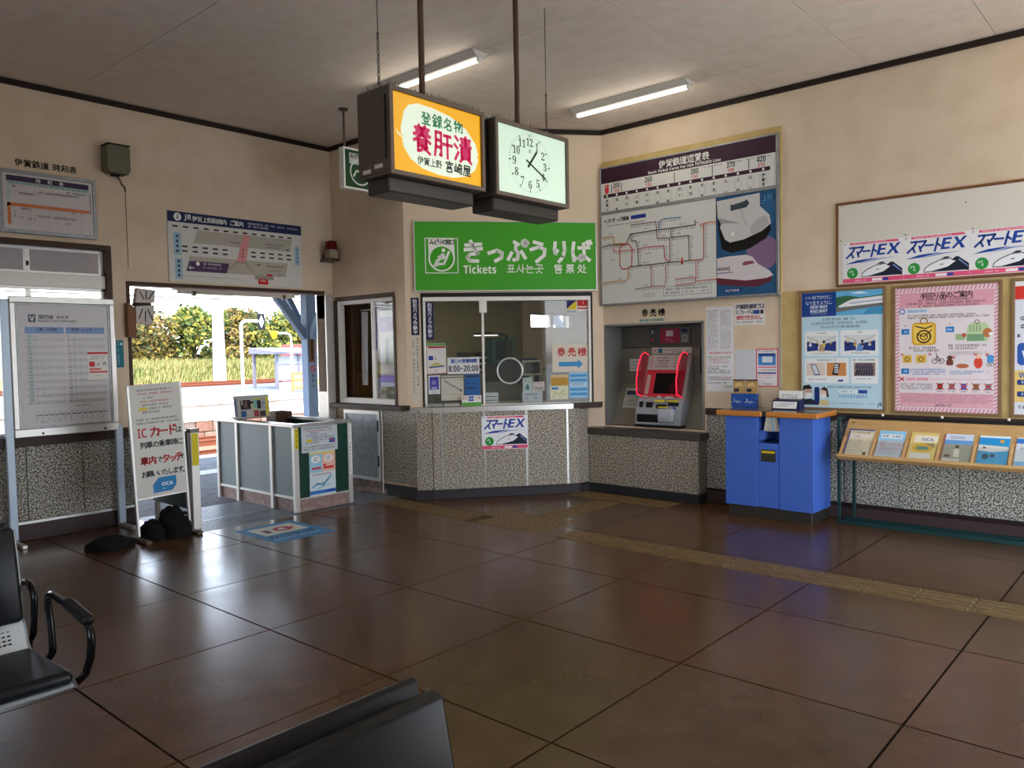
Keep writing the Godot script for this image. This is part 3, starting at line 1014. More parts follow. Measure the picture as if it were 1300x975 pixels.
		"機": tree + "5,1 4.6,2.4 5.8,2.4 4.6,4.2 6,4; 8.2,1 7.8,2.4 9,2.4 7.8,4.2 9.4,4; 4.2,5.4 9.6,5.4; 6.8,.8 7.4,6 9.4,9.2; 5.6,5.4 5.4,7.4 4.4,9.2; 5.4,7 6.4,8; 8.6,6.4 6.2,9.2",
		"線": "2.6,.8 1.2,3 3,3; 3.8,2 1,5.2 4.2,4.8; 2.6,5 2.6,9.4; 1.2,6.4 .8,8.4; 3.8,6.4 4.4,8; 7,.6 6.6,1.6; 5.4,1.8 8.8,1.8 8.8,4.6 5.4,4.6 5.4,1.8; 5.4,3.2 8.8,3.2; 7.1,4.6 7.1,9.2 6.2,8.8; 5,6 6.6,6 5,8.6; 9.2,5.4 7.8,6.6; 7.4,6.4 9.4,8.8",
		"使": "2.6,.8 .8,4.4; 2,3 2,9.4; 3.4,2 9.4,2; 4.2,3.4 8.6,3.4 8.6,5.6 4.2,5.6 4.2,3.4; 6.4,.8 6.2,6 3,9.4; 4,6.4 9.4,9.4",
		"用": "1.8,1.4 8.4,1.4 8.4,9 7.4,8.8; 1.8,1.4 1.8,6 .8,9.4; 1.8,4 8.4,4; 1.8,6.4 8.4,6.4; 5,1.4 5,9.2",
		"列": "1,1.4 6,1.4; 3,1.4 1,5.4; 2.2,3.4 5.2,3.4 3.6,7 1,9.2; 2.4,5 3.6,6.2; 7,2 7,7; 8.8,1 8.8,9.2 7.8,8.8",
		"車": "1.4,1.6 8.6,1.6; 2.2,3 7.8,3 7.8,6.2 2.2,6.2 2.2,3; 2.2,4.6 7.8,4.6; .8,7.6 9.2,7.6; 5,.6 5,9.6",
		"乗": "7.6,.8 2.4,1.6; 1.2,3 8.8,3; 1,4.8 9,4.8; 2.2,6.4 7.8,6.4; 3.2,3 3.2,6.4; 6.8,3 6.8,6.4; 5,1.4 5,9.6; 4.8,6.6 1,9.2; 5.2,6.6 9,9.2",
		"願": "1,1.2 5.2,1.2; 1.2,1.2 1.2,6 .6,9.4; 2,2.8 4.6,2.8 4.6,5.4 2,5.4 2,2.8; 2,4.1 4.6,4.1; 3.3,5.4 3.3,8.8; 2.2,6.6 1.8,8.2; 4.2,6.4 4.8,7.8; 5.8,1.2 9.4,1.2; 6.2,2.6 9,2.6 9,7 6.2,7 6.2,2.6; 6.2,4 9,4; 6.2,5.5 9,5.5; 6.8,7.4 5.6,9.2; 8.2,7.4 9.6,9.2",
		"防": "1.2,1.2 1.2,9.6; 1.2,1.2 3.4,1.2 2.4,3.8 3.6,5.6 2.4,7; 6.8,.8 6.8,2.4; 4.4,2.6 9.6,2.6; 6.4,2.6 6,6 4.2,9.4; 6.2,4.8 8.8,4.8 8.4,9 7.2,8.8",
		"犯": "3.6,1 1,3.8; 2,1.2 3.4,4 3.2,8.8 2.2,9; 3.2,5 .8,8; 5.2,1.4 8.6,1.4 8.6,4.8 7.4,4.8; 5.2,1.4 5.2,8.8 9.2,8.8 9.2,7.2",
		"作": "2.8,.8 .8,4.4; 2,3 2,9.4; 5,.8 3.6,3.8; 4.6,2.4 9.4,2.4; 6.2,2.4 6.2,9.4; 6.2,4.6 9,4.6; 6.2,6.8 9,6.8",
		"動": "4.6,.8 1.2,1.6; .8,2.8 5.6,2.8; 1.2,3.8 5,3.8 5,6 1.2,6 1.2,3.8; 1.2,4.9 5,4.9; .8,7.4 5.4,7.4; .6,9 5.8,8.6; 3.1,1.2 3.1,8.8; 5.8,3 9.4,3 9,8.8 7.8,8.4; 7.6,.8 7.4,4 5.8,9.2",
		"中": "1.4,2.8 8.6,2.8 8.6,6.4 1.4,6.4 1.4,2.8; 5,.6 5,9.6",
		"営": "2,.8 2.6,2; 5,.4 5,1.8; 8,.8 7.4,2; 1.2,3.6 1.2,2.4 8.8,2.4 8.8,3.6; 3,3.6 7,3.6 7,5.4 3,5.4 3,3.6; 5,5.4 4.6,6.4; 2.2,6.6 7.8,6.6 7.8,9.2 2.2,9.2 2.2,6.6",
		"業": "3.6,.6 3.6,2.4; 6.4,.6 6.4,2.4; 1.6,1 2.4,2.2; 8.4,1 7.6,2.2; 1,2.6 9,2.6; 3,3 3.6,4; 7,3 6.4,4; 1.6,4.2 8.4,4.2; 2.2,5.4 7.8,5.4; .8,6.6 9.2,6.6; 5,4.2 5,9.6; 4.8,6.8 1.2,9.2; 5.2,6.8 8.8,9.2",
		"間": gate + "3.4,5.2 6.6,5.2 6.6,8.6 3.4,8.6 3.4,5.2; 3.4,6.9 6.6,6.9",
		"関": gate + "4,4.8 4.4,5.6; 6,4.8 5.6,5.6; 3,5.8 7,5.8; 2.8,7 7.2,7; 5,5.8 4.8,7.4 3,9; 5.2,7.2 7,9",
		"西": "1,1.4 9,1.4; 1.4,3.4 8.6,3.4 8.6,9 1.4,9 1.4,3.4; 3.8,1.4 3.6,5 2.6,6.4; 6.2,1.4 6.2,5.8 8.4,5.8",
		"大": "1,3.6 9,3.6; 5,.8 4.8,4 1,9.2; 5.2,4 9,9.2",
		"市": "5,.6 5,2; 1,2.2 9,2.2; 2.2,4 7.8,4 7.8,8 7,7.8; 2.2,4 2.2,8; 5,2.2 5,9.6",
		"小": "5,.8 5,9 4,8.6; 2.8,3.6 1.2,7; 7.2,3.6 8.8,7",
		"四": "1.2,2 8.8,2 8.8,8.8 1.2,8.8 1.2,2; 4,2 3.8,4.6 2.2,6.2; 6,2 6,5.6 8,5.6",
		"十": "1,4.6 9,4.6; 5,.8 5,9.4",
		"九": "1.2,3.4 6.8,3.4 6.8,8.8 9.2,8.8 9.2,7.2; 4.2,.8 3.8,5 1,9.2",
		"田": "1.2,1.6 8.8,1.6 8.8,9 1.2,9 1.2,1.6; 1.2,5.3 8.8,5.3; 5,1.6 5,9",
		"丸": "1.2,3.4 6.8,3.4 6.8,8.8 9.2,8.8 9.2,7.2; 4.2,.8 3.8,5 1,9.2; 2,5 4.8,7",
		"山": "5,1 5,8.8; 1.6,4 1.6,8.8 8.4,8.8 8.4,4",
		"土": "2,4 8,4; 5,.8 5,9; .8,9 9.2,9",
		"町": "1,2 5,2 5,7 1,7 1,2; 1,4.5 5,4.5; 3,2 3,7; 5.6,2 9.4,2; 7.6,2 7.6,9.2 6.4,8.8",
		"広": "5,.6 5,2; 1.6,2.2 9,2.2; 1.8,2.2 1.8,6 .8,9.4; 5,3.6 3.4,8.4 8,8; 6.6,6 8.6,9",
		"古": "1,3 9,3; 5,.8 5,5.4; 2.4,5.4 7.6,5.4 7.6,9.2 2.4,9.2 2.4,5.4",
		"比": "1.6,1 1.6,8.6 4.6,7.8; 1.6,4.4 4.4,4.4; 6,1 6,8.8 9.2,8.8 9.2,7; 6,5 9,3.6",
		"林": tree + "7.2,.8 7.2,9.4; 5.2,3 9.4,3; 7.2,3.4 5.2,7; 7.4,4 9.6,7",
		"戸": "1.4,1.4 8.8,1.4; 2,3.2 8.4,3.2 8.4,6 2,6; 2,3.2 2,6 .8,9.4",
		"→": "1,5 9,5; 6.4,2.4 9,5 6.4,7.6",
		"←": "1,5 9,5; 3.6,2.4 1,5 3.6,7.6",
	}


# a framed flat board: local origin at its lower left corner on the wall
func board(called: String, label: String, category: String, where: Vector3, turn: float, w: float, h: float, deep: float, fw: float, fm: Material, face: Color, group := "") -> Node3D:
	var t := thing(called, label, category, where, turn, group)
	var back := MB.new()
	back.b2(Vector3(fw * 0.5, fw * 0.5, 0.001), Vector3(w - fw * 0.5, h - fw * 0.5, deep - 0.003))
	part("panel", back, mat(face, 0.5), t)
	if fw > 0.0:
		for r in [[0.0, 0.0, w, fw], [0.0, h - fw, w, h], [0.0, fw, fw, h - fw], [w - fw, fw, w, h - fw]]:
			var f := MB.new()
			f.b2(Vector3(r[0], r[1], 0.0005), Vector3(r[2], r[3], deep + 0.004), 0.003)
			part("frame_bar", f, fm, t)
	return t


func build_left():
	# ---- the window over the stone, with its painted transom and sliding panes
	var wf := MB.new()
	var z0 := 2.2
	var z1 := -0.64
	for r in [[z1 - 0.035, 2.495, z0, 2.545], [z1 - 0.035, 0.86, z1 + 0.012, 2.5]]:
		wf.b2(Vector3(LW_X - 0.13, r[1], r[0]), Vector3(LW_X + 0.015, r[3], r[2]), 0.003)
	var win := struct("window_1", wf, M.wood_dark)
	var al := MB.new()
	for r in [[z1 + 0.012, 2.475, z0, 2.495], [z1 + 0.012, 0.886, z0, 0.91], [z1 + 0.012, 2.27, z0, 2.29], [z1 + 0.012, 2.13, z0, 2.155], [z1 + 0.012, 0.91, z1 + 0.04, 2.475]]:
		al.b2(Vector3(LW_X - 0.09, r[1], r[0]), Vector3(LW_X - 0.05, r[3], r[2]), 0.002)
	part("sash_frame", al, M.aluminium, win)
	var tr := MB.new()
	tr.b2(Vector3(LW_X - 0.11, 2.155, z1 + 0.012), Vector3(LW_X - 0.02, 2.27, z0), 0.003)
	part("transom", tr, M.white_paint, win)
	for k in 4:
		var zz := -0.01 + 0.62 * k
		for row in [[2.29, 2.475], [0.91, 2.13]]:
			var mu := MB.new()
			mu.b2(Vector3(LW_X - 0.088, row[0], zz - 0.02), Vector3(LW_X - 0.052, row[1], zz + 0.02), 0.002)
			part("mullion", mu, M.aluminium, win)
			var gp := MB.new()
			gp.b2(Vector3(LW_X - 0.072, row[0], zz - 0.6 if k > 0 else z1 + 0.04), Vector3(LW_X - 0.068, row[1], zz - 0.02))
			part("pane", gp, M.glass, win)
	var lk := MB.new()
	lk.box(Vector3(LW_X - 0.045, 2.35, -0.01), Vector3(0.015, 0.04, 0.018), 0.003)
	part("catch", lk, M.black, win)

	# ---- the small timetable in a rounded steel frame above the window, and the lettering over it
	var t := board("wall_timetable", "small framed railway timetable with orange row, mounted above the window", "timetable", on_left(0.205, 2.585), PI / 2, 0.76, 0.525, 0.035, 0.03, M.steel_dull, rgb(196, 190, 188))
	var p := Print.new(self)
	p.rect(0.06, 0.43, 0.70, 0.475, rgb(58, 40, 68))
	p.jp("時刻表", 0.28, 0.472, 0.038, rgb(214, 208, 210), 2, 0.1, 0.09)
	p.rect(0.06, 0.405, 0.70, 0.428, rgb(150, 176, 172))
	for k in 14:
		p.micro(0.09 + 0.043 * k, 0.12 + 0.043 * k, 0.41, 0.012, rgb(60, 70, 80), 2, k)
	p.rect(0.06, 0.222, 0.70, 0.25, rgb(198, 118, 70))
	p.rect(0.06, 0.07, 0.085, 0.25, rgb(198, 118, 70))
	p.rect(0.06, 0.27, 0.085, 0.40, rgb(168, 188, 186))
	var key := 3
	for q in [[0.30, 0.62, 0.35], [0.14, 0.27, 0.325], [0.1, 0.13, 0.38], [0.52, 0.66, 0.375], [0.16, 0.24, 0.20], [0.28, 0.62, 0.15], [0.11, 0.13, 0.165], [0.11, 0.13, 0.135], [0.15, 0.19, 0.125], [0.21, 0.27, 0.118], [0.5, 0.56, 0.108], [0.56, 0.66, 0.205]]:
		p.micro(q[0], q[1], q[2], 0.016, rgb(52, 50, 54), 2, key)
		key += 1
	for k in 9:
		p.rect(0.1 + 0.067 * k, 0.07, 0.1015 + 0.067 * k, 0.22, rgb(160, 156, 156))
	p.rect(0.708, 0.22, 0.713, 0.40, rgb(60, 60, 66))
	shown("print", p, t, Vector3(0, 0, 0.0335), M.print_gloss)
	var lt := thing("wall_lettering", "black cut-out railway timetable heading stuck on the wall above the framed timetable", "lettering", on_left(0.07, 3.14), PI / 2)
	p = Print.new(self)
	for k in 7:
		p = Print.new(self)
		p.jp("伊賀鉄道時刻表"[k], 0.0, 0.075, 0.066, rgb(38, 30, 28), 1, 0.12)
		shown("letter", p, lt, Vector3(0.066 * k + (0.026 if k > 3 else 0.0), 0, 0.001))

	# ---- loudspeaker with its lead
	t = thing("wall_speaker", "grey green loudspeaker box high on the wall with a dangling lead", "speaker", on_left(-0.72, 3.31), PI / 2)
	var mb := MB.new()
	mb.prism([Vector2(-0.075, -0.12), Vector2(0.085, -0.125), Vector2(0.1, -0.09), Vector2(0.1, 0.1), Vector2(0.085, 0.115), Vector2(-0.075, 0.125), Vector2(-0.1, 0.1), Vector2(-0.1, -0.1)], 0.01, 0.15)
	part("case", mb, mat(rgb(104, 100, 82), 0.6), t)
	mb = MB.new()
	mb.b2(Vector3(-0.1, 0.118, 0.005), Vector3(0.1, 0.132, 0.158), 0.004)
	part("top_cap", mb, M.black, t)
	mb = MB.new()
	mb.b2(Vector3(-0.03, -0.14, 0.02), Vector3(0.04, -0.118, 0.08), 0.004)
	part("bracket", mb, M.black, t)
	mb = MB.new()
	mb.tube([Vector3(0.02, -0.13, 0.03), Vector3(0.045, -0.15, 0.03), Vector3(0.075, -0.20, 0.015), Vector3(0.1, -0.215, 0.01), Vector3(0.105, -0.26, 0.008)], 0.006, 6)
	mb.rod(Vector3(0.105, -0.25, 0.006), Vector3(0.106, -0.95, 0.006), 0.002, 5)
	part("lead", mb, M.black, t)

	# ---- the station plan over the gateway
	t = board("station_map", "station plan board with navy title bar above the platform gateway", "sign", on_left(-1.203, 2.254), PI / 2, 1.484, 0.676, 0.018, 0.0, M.steel, rgb(202, 200, 194))
	p = Print.new(self)
	var W := 1.484
	var H := 0.676
	var navy := rgb(28, 34, 74)
	var grey := rgb(170, 164, 150)
	var ink := rgb(34, 32, 34)
	p.rect(0.0, H * 0.85, W, H, navy)
	p.disc(W * 0.067, H * 0.925, 0.038, rgb(226, 226, 222), 2)
	p.rect(W * 0.067 - 0.006, H * 0.925 - 0.022, W * 0.067 + 0.006, H * 0.925 + 0.008, navy, 3)
	p.disc(W * 0.067, H * 0.925 + 0.019, 0.007, navy, 3)
	p.latin("JR", W * 0.11, H * 0.90, 0.048, rgb(222, 222, 220), 2, 0.075)
	p.jp("伊賀上野駅構内", W * 0.165, H * 0.965, 0.056, rgb(222, 222, 220), 2, 0.13, 0.052)
	p.jp("ご案内", W * 0.43, H * 0.965, 0.056, rgb(222, 222, 220), 2, 0.13, 0.052)
	p.micro(W * 0.57, W * 0.78, H * 0.93, 0.02, rgb(190, 192, 204), 2, 5)
	p.micro(W * 0.57, W * 0.75, H * 0.885, 0.02, rgb(190, 192, 204), 2, 6)
	p.micro(W * 0.80, W * 0.97, H * 0.925, 0.02, rgb(150, 154, 176), 2, 7)
	for row in [[0.21, 0.03, 0.93], [0.49, 0.09, 0.93], [0.555, 0.09, 0.93]]:
		var fx: float = row[1]
		while fx < row[2]:
			if not (row[0] > 0.3 and fx > 0.44 and fx < 0.575):
				p.rect(W * fx, H * (1 - row[0]) - 0.008, W * (fx + 0.037), H * (1 - row[0]) + 0.008, ink)
			fx += 0.071
	var poly := func(pts: Array) -> Array:
		var out := []
		for q in pts:
			out.append(Vector2(W * q[0], H * (1 - q[1])))
		return out
	p.poly(poly.call([[0.20, 0.24], [0.925, 0.235], [0.90, 0.43], [0.17, 0.43]]), grey)
	p.poly(poly.call([[0.14, 0.62], [0.88, 0.62], [0.86, 0.84], [0.11, 0.84]]), grey)
	p.poly(poly.call([[0.14, 0.69], [0.42, 0.69], [0.40, 0.84], [0.115, 0.84]]), rgb(74, 50, 88), 2)
	p.poly(poly.call([[0.53, 0.235], [0.585, 0.235], [0.545, 0.66], [0.475, 0.66]]), rgb(206, 140, 140), 3)
	p.line(poly.call([[0.475, 0.66], [0.42, 0.78]]), 0.004, ink, 3)
	p.line(poly.call([[0.545, 0.66], [0.595, 0.79]]), 0.004, ink, 3)
	p.line(poly.call([[0.475, 0.66], [0.545, 0.66]]), 0.004, ink, 4)
	for r in [[0.035, 0.30, 0.085, 0.62], [0.04, 0.66, 0.09, 0.96], [0.94, 0.33, 0.98, 0.64]]:
		p.rect(W * r[0], H * (1 - r[3]), W * r[2], H * (1 - r[1]), rgb(150, 178, 196))
		for k in 4:
			p.rect(W * (r[0] + 0.017), H * (1 - lerpf(r[1], r[3], 0.15 + 0.22 * k)) - 0.014, W * (r[2] - 0.017), H * (1 - lerpf(r[1], r[3], 0.15 + 0.22 * k)) + 0.01, rgb(40, 56, 90), 2)
	p.rect(W * 0.61, H * 0.10, W * 0.76, H * 0.16, rgb(146, 142, 132), 3)
	p.rrect(W * 0.635, H * 0.025, W * 0.715, H * 0.11, 0.008, rgb(188, 40, 42), 4)
	p.rect(W * 0.705, H * 0.155, W * 0.75, H * 0.19, rgb(188, 40, 42), 4)
	p.micro(W * 0.65, W * 0.70, H * 0.07, 0.016, rgb(230, 220, 216), 5, 9)
	p.jp("←", W * 0.13, H * 0.255, 0.06, rgb(226, 226, 224), 3, 0.12)
	p.jp("←", W * 0.63, H * 0.36, 0.05, ink, 2, 0.12)
	p.jp("→", W * 0.86, H * 0.63, 0.05, ink, 2, 0.12)
	p.disc(W * 0.195, H * 0.275, 0.02, rgb(226, 226, 224), 3)
	for q in [[0.22, 0.36, 0.265, 0.018, 210], [0.22, 0.36, 0.215, 0.014, 180], [0.43, 0.51, 0.62, 0.016, 40], [0.48, 0.51, 0.57, 0.014, 40], [0.7, 0.84, 0.64, 0.018, 40], [0.7, 0.82, 0.60, 0.014, 70], [0.7, 0.84, 0.30, 0.018, 40], [0.72, 0.82, 0.24, 0.014, 70], [0.80, 0.83, 0.18, 0.012, 40]]:
		p.micro(W * q[0], W * q[1], H * q[2], q[3], rgb(q[4], q[4], q[4]), 3, int(q[0] * 100))
	for k in 40:
		p.rect(W * (0.09 + 0.0103 * k), H * 0.085, W * (0.094 + 0.0103 * k), H * 0.095, ink)
	for k in 3:
		p.rect(W * 0.524 - 0.005 * k, H * (0.52 - 0.05 * k), W * 0.532 - 0.005 * k, H * (0.545 - 0.05 * k), rgb(90, 40, 40), 4)
	shown("print", p, t, Vector3(0, 0, 0.0165))

	# ---- the big timetable on its two-legged stand
	t = thing("timetable_stand", "large railway timetable in a steel frame on two tall pale legs", "timetable stand", Vector3(-2.5, 0, 0.225), PI / 2)
	for sx in [0.0, 0.868]:
		mb = MB.new()
		mb.b2(Vector3(sx - 0.03, 0.03, -0.025), Vector3(sx + 0.03, 2.03 if sx < 0.1 else 0.92, 0.02), 0.004)
		part("leg", mb, M.blue_white, t)
		mb = MB.new()
		mb.b2(Vector3(sx - 0.02, 0.0, -0.06), Vector3(sx + 0.02, 0.03, 0.26), 0.005)
		part("foot", mb, M.aluminium, t)
	mb = MB.new()
	mb.b2(Vector3(0.04, 0.93, -0.02), Vector3(0.85, 2.04, 0.018))
	part("panel", mb, mat(rgb(204, 202, 206), 0.5), t)
	for r in [[0.03, 0.88, 0.86, 0.95], [0.03, 2.0, 0.86, 2.055], [0.03, 0.95, 0.075, 2.0], [0.815, 0.95, 0.86, 2.0]]:
		mb = MB.new()
		mb.b2(Vector3(r[0], r[1], -0.022), Vector3(r[2], r[3], 0.032), 0.006)
		part("frame_bar", mb, M.aluminium, t)
	for r in [[0.075, 0.95, 0.815, 0.965], [0.075, 1.985, 0.815, 2.0], [0.075, 0.965, 0.09, 1.985], [0.8, 0.965, 0.815, 1.985]]:
		mb = MB.new()
		mb.b2(Vector3(r[0], r[1], 0.0), Vector3(r[2], r[3], 0.024), 0.002)
		part("inner_bar", mb, M.steel_dull, t)
	for sx in [0.24, 0.74]:
		mb = MB.new()
		mb.lathe([Vector2(0.009, -0.012), Vector2(0.009, 0.012), Vector2(0, 0.012)], 8, Vector3())
		var sc := part("lock", mb, M.black, t)
		sc.position = Vector3(sx, 0.905, 0.033)
		sc.rotation.x = PI / 2
	p = Print.new(self)
	p.rect(0.17, 1.84, 0.225, 1.905, navy)
	p.latin("V", 0.18, 1.852, 0.04, rgb(224, 224, 228), 2, 0.036)
	p.jp("関西線", 0.245, 1.905, 0.04, rgb(30, 28, 36), 2, 0.1, 0.038)
	p.jp("時刻表", 0.385, 1.9, 0.03, rgb(30, 28, 36), 2, 0.1, 0.034)
	p.latin("Kansai Line Timetable", 0.245, 1.843, 0.02, rgb(60, 58, 68), 2, 0.30)
	p.rect(0.14, 1.745, 0.44, 1.80, rgb(92, 124, 178))
	p.rect(0.455, 1.745, 0.77, 1.80, rgb(92, 124, 178))
	p.jp("上野", 0.22, 1.795, 0.03, rgb(26, 28, 44), 2, 0.13)
	p.jp("大西町", 0.30, 1.795, 0.03, rgb(26, 28, 44), 2, 0.13)
	p.jp("伊西", 0.50, 1.795, 0.03, rgb(26, 28, 44), 2, 0.13)
	p.jp("山上中", 0.58, 1.795, 0.03, rgb(26, 28, 44), 2, 0.13)
	for k in 20:
		var y := 1.715 - 0.0295 * k
		var hr := str((5 + k) % 24)
		if k % 2 == 1:
			p.rect(0.14, y - 0.006, 0.44, y + 0.022, rgb(176, 176, 178))
			p.rect(0.455, y - 0.006, 0.77, y + 0.022, rgb(176, 176, 178))
		p.rect(0.155, y - 0.006, 0.195, y + 0.022, rgb(164, 176, 180), 2)
		p.latin(hr, 0.163, y, 0.015, rgb(40, 44, 58), 3)
		p.latin(hr, 0.468, y, 0.015, rgb(40, 40, 46), 3)
		var n := 1 + (k * 7) % 3
		for j in n:
			p.micro(0.215 + 0.045 * j, 0.232 + 0.045 * j, y, 0.012, rgb(70, 70, 76), 3, k * 3 + j)
			if j < 2:
				p.micro(0.515 + 0.045 * j, 0.532 + 0.045 * j, y, 0.012, rgb(70, 70, 76), 3, k * 5 + j)
	p.line([Vector2(0.2, 1.055), Vector2(0.76, 1.055)], 0.008, navy)
	for k in 13:
		var x := 0.2 + 0.044 * k
		p.rect(x + 0.003, 1.052, x + 0.012, 1.058, rgb(210, 210, 212), 2)
		p.line([Vector2(x, 1.065), Vector2(x + 0.018, 1.082)], 0.003, rgb(96, 96, 102))
		for j in 3:
			p.micro(x, x + 0.014, 1.032 - 0.016 * j, 0.011, rgb(200, 50, 44) if k == 6 else rgb(66, 66, 74), 2, k + j)
	p.micro(0.5, 0.62, 1.115, 0.014, rgb(120, 90, 96), 2, 77)
	p.micro(0.23, 0.3, 0.99, 0.012, rgb(140, 140, 146), 2, 78)
	p.micro(0.46, 0.5, 0.99, 0.012, rgb(140, 140, 146), 2, 79)
	shown("print", p, t, Vector3(0, 0, 0.0185), M.print_gloss)
	var n2 := thing("small_notice", "small notice with a red heading bar stuck on the large timetable", "notice", Vector3(-2.4795, 1.34, -0.395), PI / 2)
	mb = MB.new()
	mb.b2(Vector3(0, 0, 0), Vector3(0.17, 0.25, 0.0015))
	part("sheet", mb, M.paper, n2)
	p = Print.new(self)
	p.rect(0, 0.225, 0.17, 0.243, rgb(186, 34, 40))
	p.rrect(0.012, 0.115, 0.058, 0.16, 0.006, rgb(198, 40, 46))
	p.jp("山西", 0.075, 0.155, 0.03, rgb(40, 40, 44), 2, 0.13, 0.05)
	p.rect(0.012, 0.085, 0.11, 0.102, rgb(204, 90, 86))
	p.rect(0.012, 0.06, 0.165, 0.076, rgb(204, 90, 86))
	p.micro(0.02, 0.15, 0.2, 0.01, rgb(90, 90, 94), 2, 4)
	p.micro(0.02, 0.15, 0.18, 0.01, rgb(90, 90, 94), 2, 5)
	p.micro(0.06, 0.1, 0.03, 0.01, rgb(90, 90, 94), 2, 6)
	shown("print", p, n2, Vector3(0, 0, 0.0016))

	# ---- things on the jamb of the gateway
	t = thing("jamb_sign", "narrow teal sticker on the wall beside the gateway jamb", "sticker", on_left(-0.69, 1.44), PI / 2)
	mb = MB.new()
	mb.b2(Vector3(0, 0, 0.0002), Vector3(0.065, 0.25, 0.002))
	part("sheet", mb, mat(rgb(24, 112, 132), 0.5), t)
	p = Print.new(self)
	for k in 9:
		p.micro(0.012, 0.036, 0.225 - 0.025 * k, 0.016, rgb(170, 208, 214), 1, k)
	p.disc(0.046, 0.215, 0.012, rgb(190, 220, 222))
	shown("print", p, t, Vector3(0, 0, 0.0022))
	t = thing("wooden_box", "narrow brown wooden box on the gateway jamb under the slotted fixture", "box", on_left(-0.775, 1.72), PI / 2)
	mb = MB.new()
	mb.prism([Vector2(0, 0), Vector2(0.075, -0.01), Vector2(0.07, 0.22), Vector2(0.045, 0.29), Vector2(0.0, 0.31)], 0.002, 0.075)
	part("case", mb, M.wood_brown, t)
	t = thing("slotted_fixture", "pale twin reflector fixture with radiating slots hung in the gateway corner", "fixture", Vector3(LW_X + 0.02, 1.83, -0.845), PI / 2)
	for part_no in 2:
		var top := part_no == 0
		mb = MB.new()
		var pts := [Vector2(0.0, 0.205), Vector2(0.17, 0.205), Vector2(0.185, 0.325), Vector2(0.02, 0.34)] if top else [Vector2(0.0, 0.02), Vector2(0.13, 0.0), Vector2(0.155, 0.03), Vector2(0.17, 0.185), Vector2(0.0, 0.17)]
		mb.prism(pts, 0.0, 0.07)
		var bd := part("reflector", mb, mat(rgb(186, 178, 172), 0.5), t)
		for sl in ([[0.035, 0.315, 0.075, 0.235], [0.1, 0.32, 0.095, 0.235], [0.165, 0.31, 0.115, 0.235]] if top else [[0.02, 0.05, 0.06, 0.15], [0.08, 0.03, 0.085, 0.13], [0.15, 0.04, 0.105, 0.15]]):
			mb = MB.new()
			mb.rod(Vector3(sl[0], sl[1], 0.071), Vector3(sl[2], sl[3], 0.071), 0.0045, 6)
			part("slot", mb, M.black, bd)
	mb = MB.new()
	mb.b2(Vector3(-0.01, 0.172, 0.005), Vector3(0.15, 0.203, 0.06), 0.005)
	part("bracket", mb, M.black, t)

	# ---- the free-standing card notice on its wire legs, and the black weights lying on its feet
	t = thing("standing_sign", "white standing notice board about touching cards, on thin metal legs", "standing sign", Vector3(-1.72, 0, -0.47), PI / 2)
	var lean := Node3D.new()
	mb = MB.new()
	mb.with(Transform3D(Basis(Vector3(0, 0, 1), 0.038), Vector3(-0.01, 0, 0)))
	mb.b2(Vector3(0.0, 0.36, -0.012), Vector3(0.43, 1.3, 0.012), 0.003)
	part("panel", mb, mat(rgb(206, 206, 200), 0.5), t)
	mb = MB.new()
	mb.with(Transform3D(Basis(Vector3(0, 0, 1), 0.038), Vector3(-0.01, 0, 0)))
	mb.b2(Vector3(0.0, 0.345, -0.013), Vector3(0.43, 0.362, 0.014), 0.002)
	part("bottom_rail", mb, M.aluminium, t)
	for sx in [-0.003, 0.433]:
		mb = MB.new()
		mb.with(Transform3D(Basis(Vector3(0, 0, 1), 0.038), Vector3(-0.01, 0, 0)))
		mb.b2(Vector3(sx - 0.011, 0.045, -0.011), Vector3(sx + 0.011, 1.3, 0.014), 0.003)
		part("leg", mb, M.aluminium, t)
		mb = MB.new()
		mb.b2(Vector3(sx - 0.025, 0.0, -0.17), Vector3(sx + 0.025, 0.03, 0.17), 0.008)
		part("foot", mb, mat(rgb(96, 82, 68), 0.6), t)
	lean.free()
	p = Print.new(self)
	var red := rgb(178, 30, 36)
	var blk := rgb(34, 32, 34)
	for q in [[0.05, 0.36, 1.245, 0], [0.07, 0.37, 1.215, 1], [0.1, 0.2, 1.18, 0], [0.07, 0.33, 1.15, 1], [0.1, 0.36, 1.12, 0], [0.14, 0.35, 1.09, 0], [0.1, 0.26, 1.06, 0], [0.04, 0.4, 1.0, 0], [0.04, 0.41, 0.97, 0]]:
		p.micro(q[0], q[1], q[2], 0.016, red if q[3] == 1 else blk, 2, int(q[2] * 100))
	p.rect(0.07, 1.082, 0.14, 1.11, rgb(206, 186, 40))
	p.latin("IC", 0.045, 0.86, 0.075, red, 2, 0.075)
	p.jp("カード", 0.145, 0.945, 0.088, red, 2, 0.17, 0.072)
	p.jp("は", 0.365, 0.925, 0.056, blk, 2, 0.13)
	p.jp("列車の乗車時に", 0.055, 0.825, 0.06, blk, 2, 0.13, 0.052)
	p.jp("車内", 0.05, 0.7, 0.072, red, 2, 0.17, 0.066)
	p.jp("で", 0.185, 0.688, 0.052, blk, 2, 0.12)
	p.jp("タッチ", 0.232, 0.7, 0.072, red, 2, 0.17, 0.055)
	p.jp("を", 0.385, 0.688, 0.045, blk, 2, 0.12)
	p.jp("お願いいたします。", 0.05, 0.58, 0.056, blk, 2, 0.13, 0.044)
	p.poly([Vector2(0.14, 0.385), Vector2(0.3, 0.385), Vector2(0.34, 0.43), Vector2(0.34, 0.51), Vector2(0.19, 0.51), Vector2(0.14, 0.455)], rgb(20, 118, 176))
	p.latin("OCA", 0.215, 0.435, 0.03, rgb(220, 230, 236), 2, 0.095)
	p.rect(0.22, 0.408, 0.24, 0.412, rgb(220, 230, 236), 2)
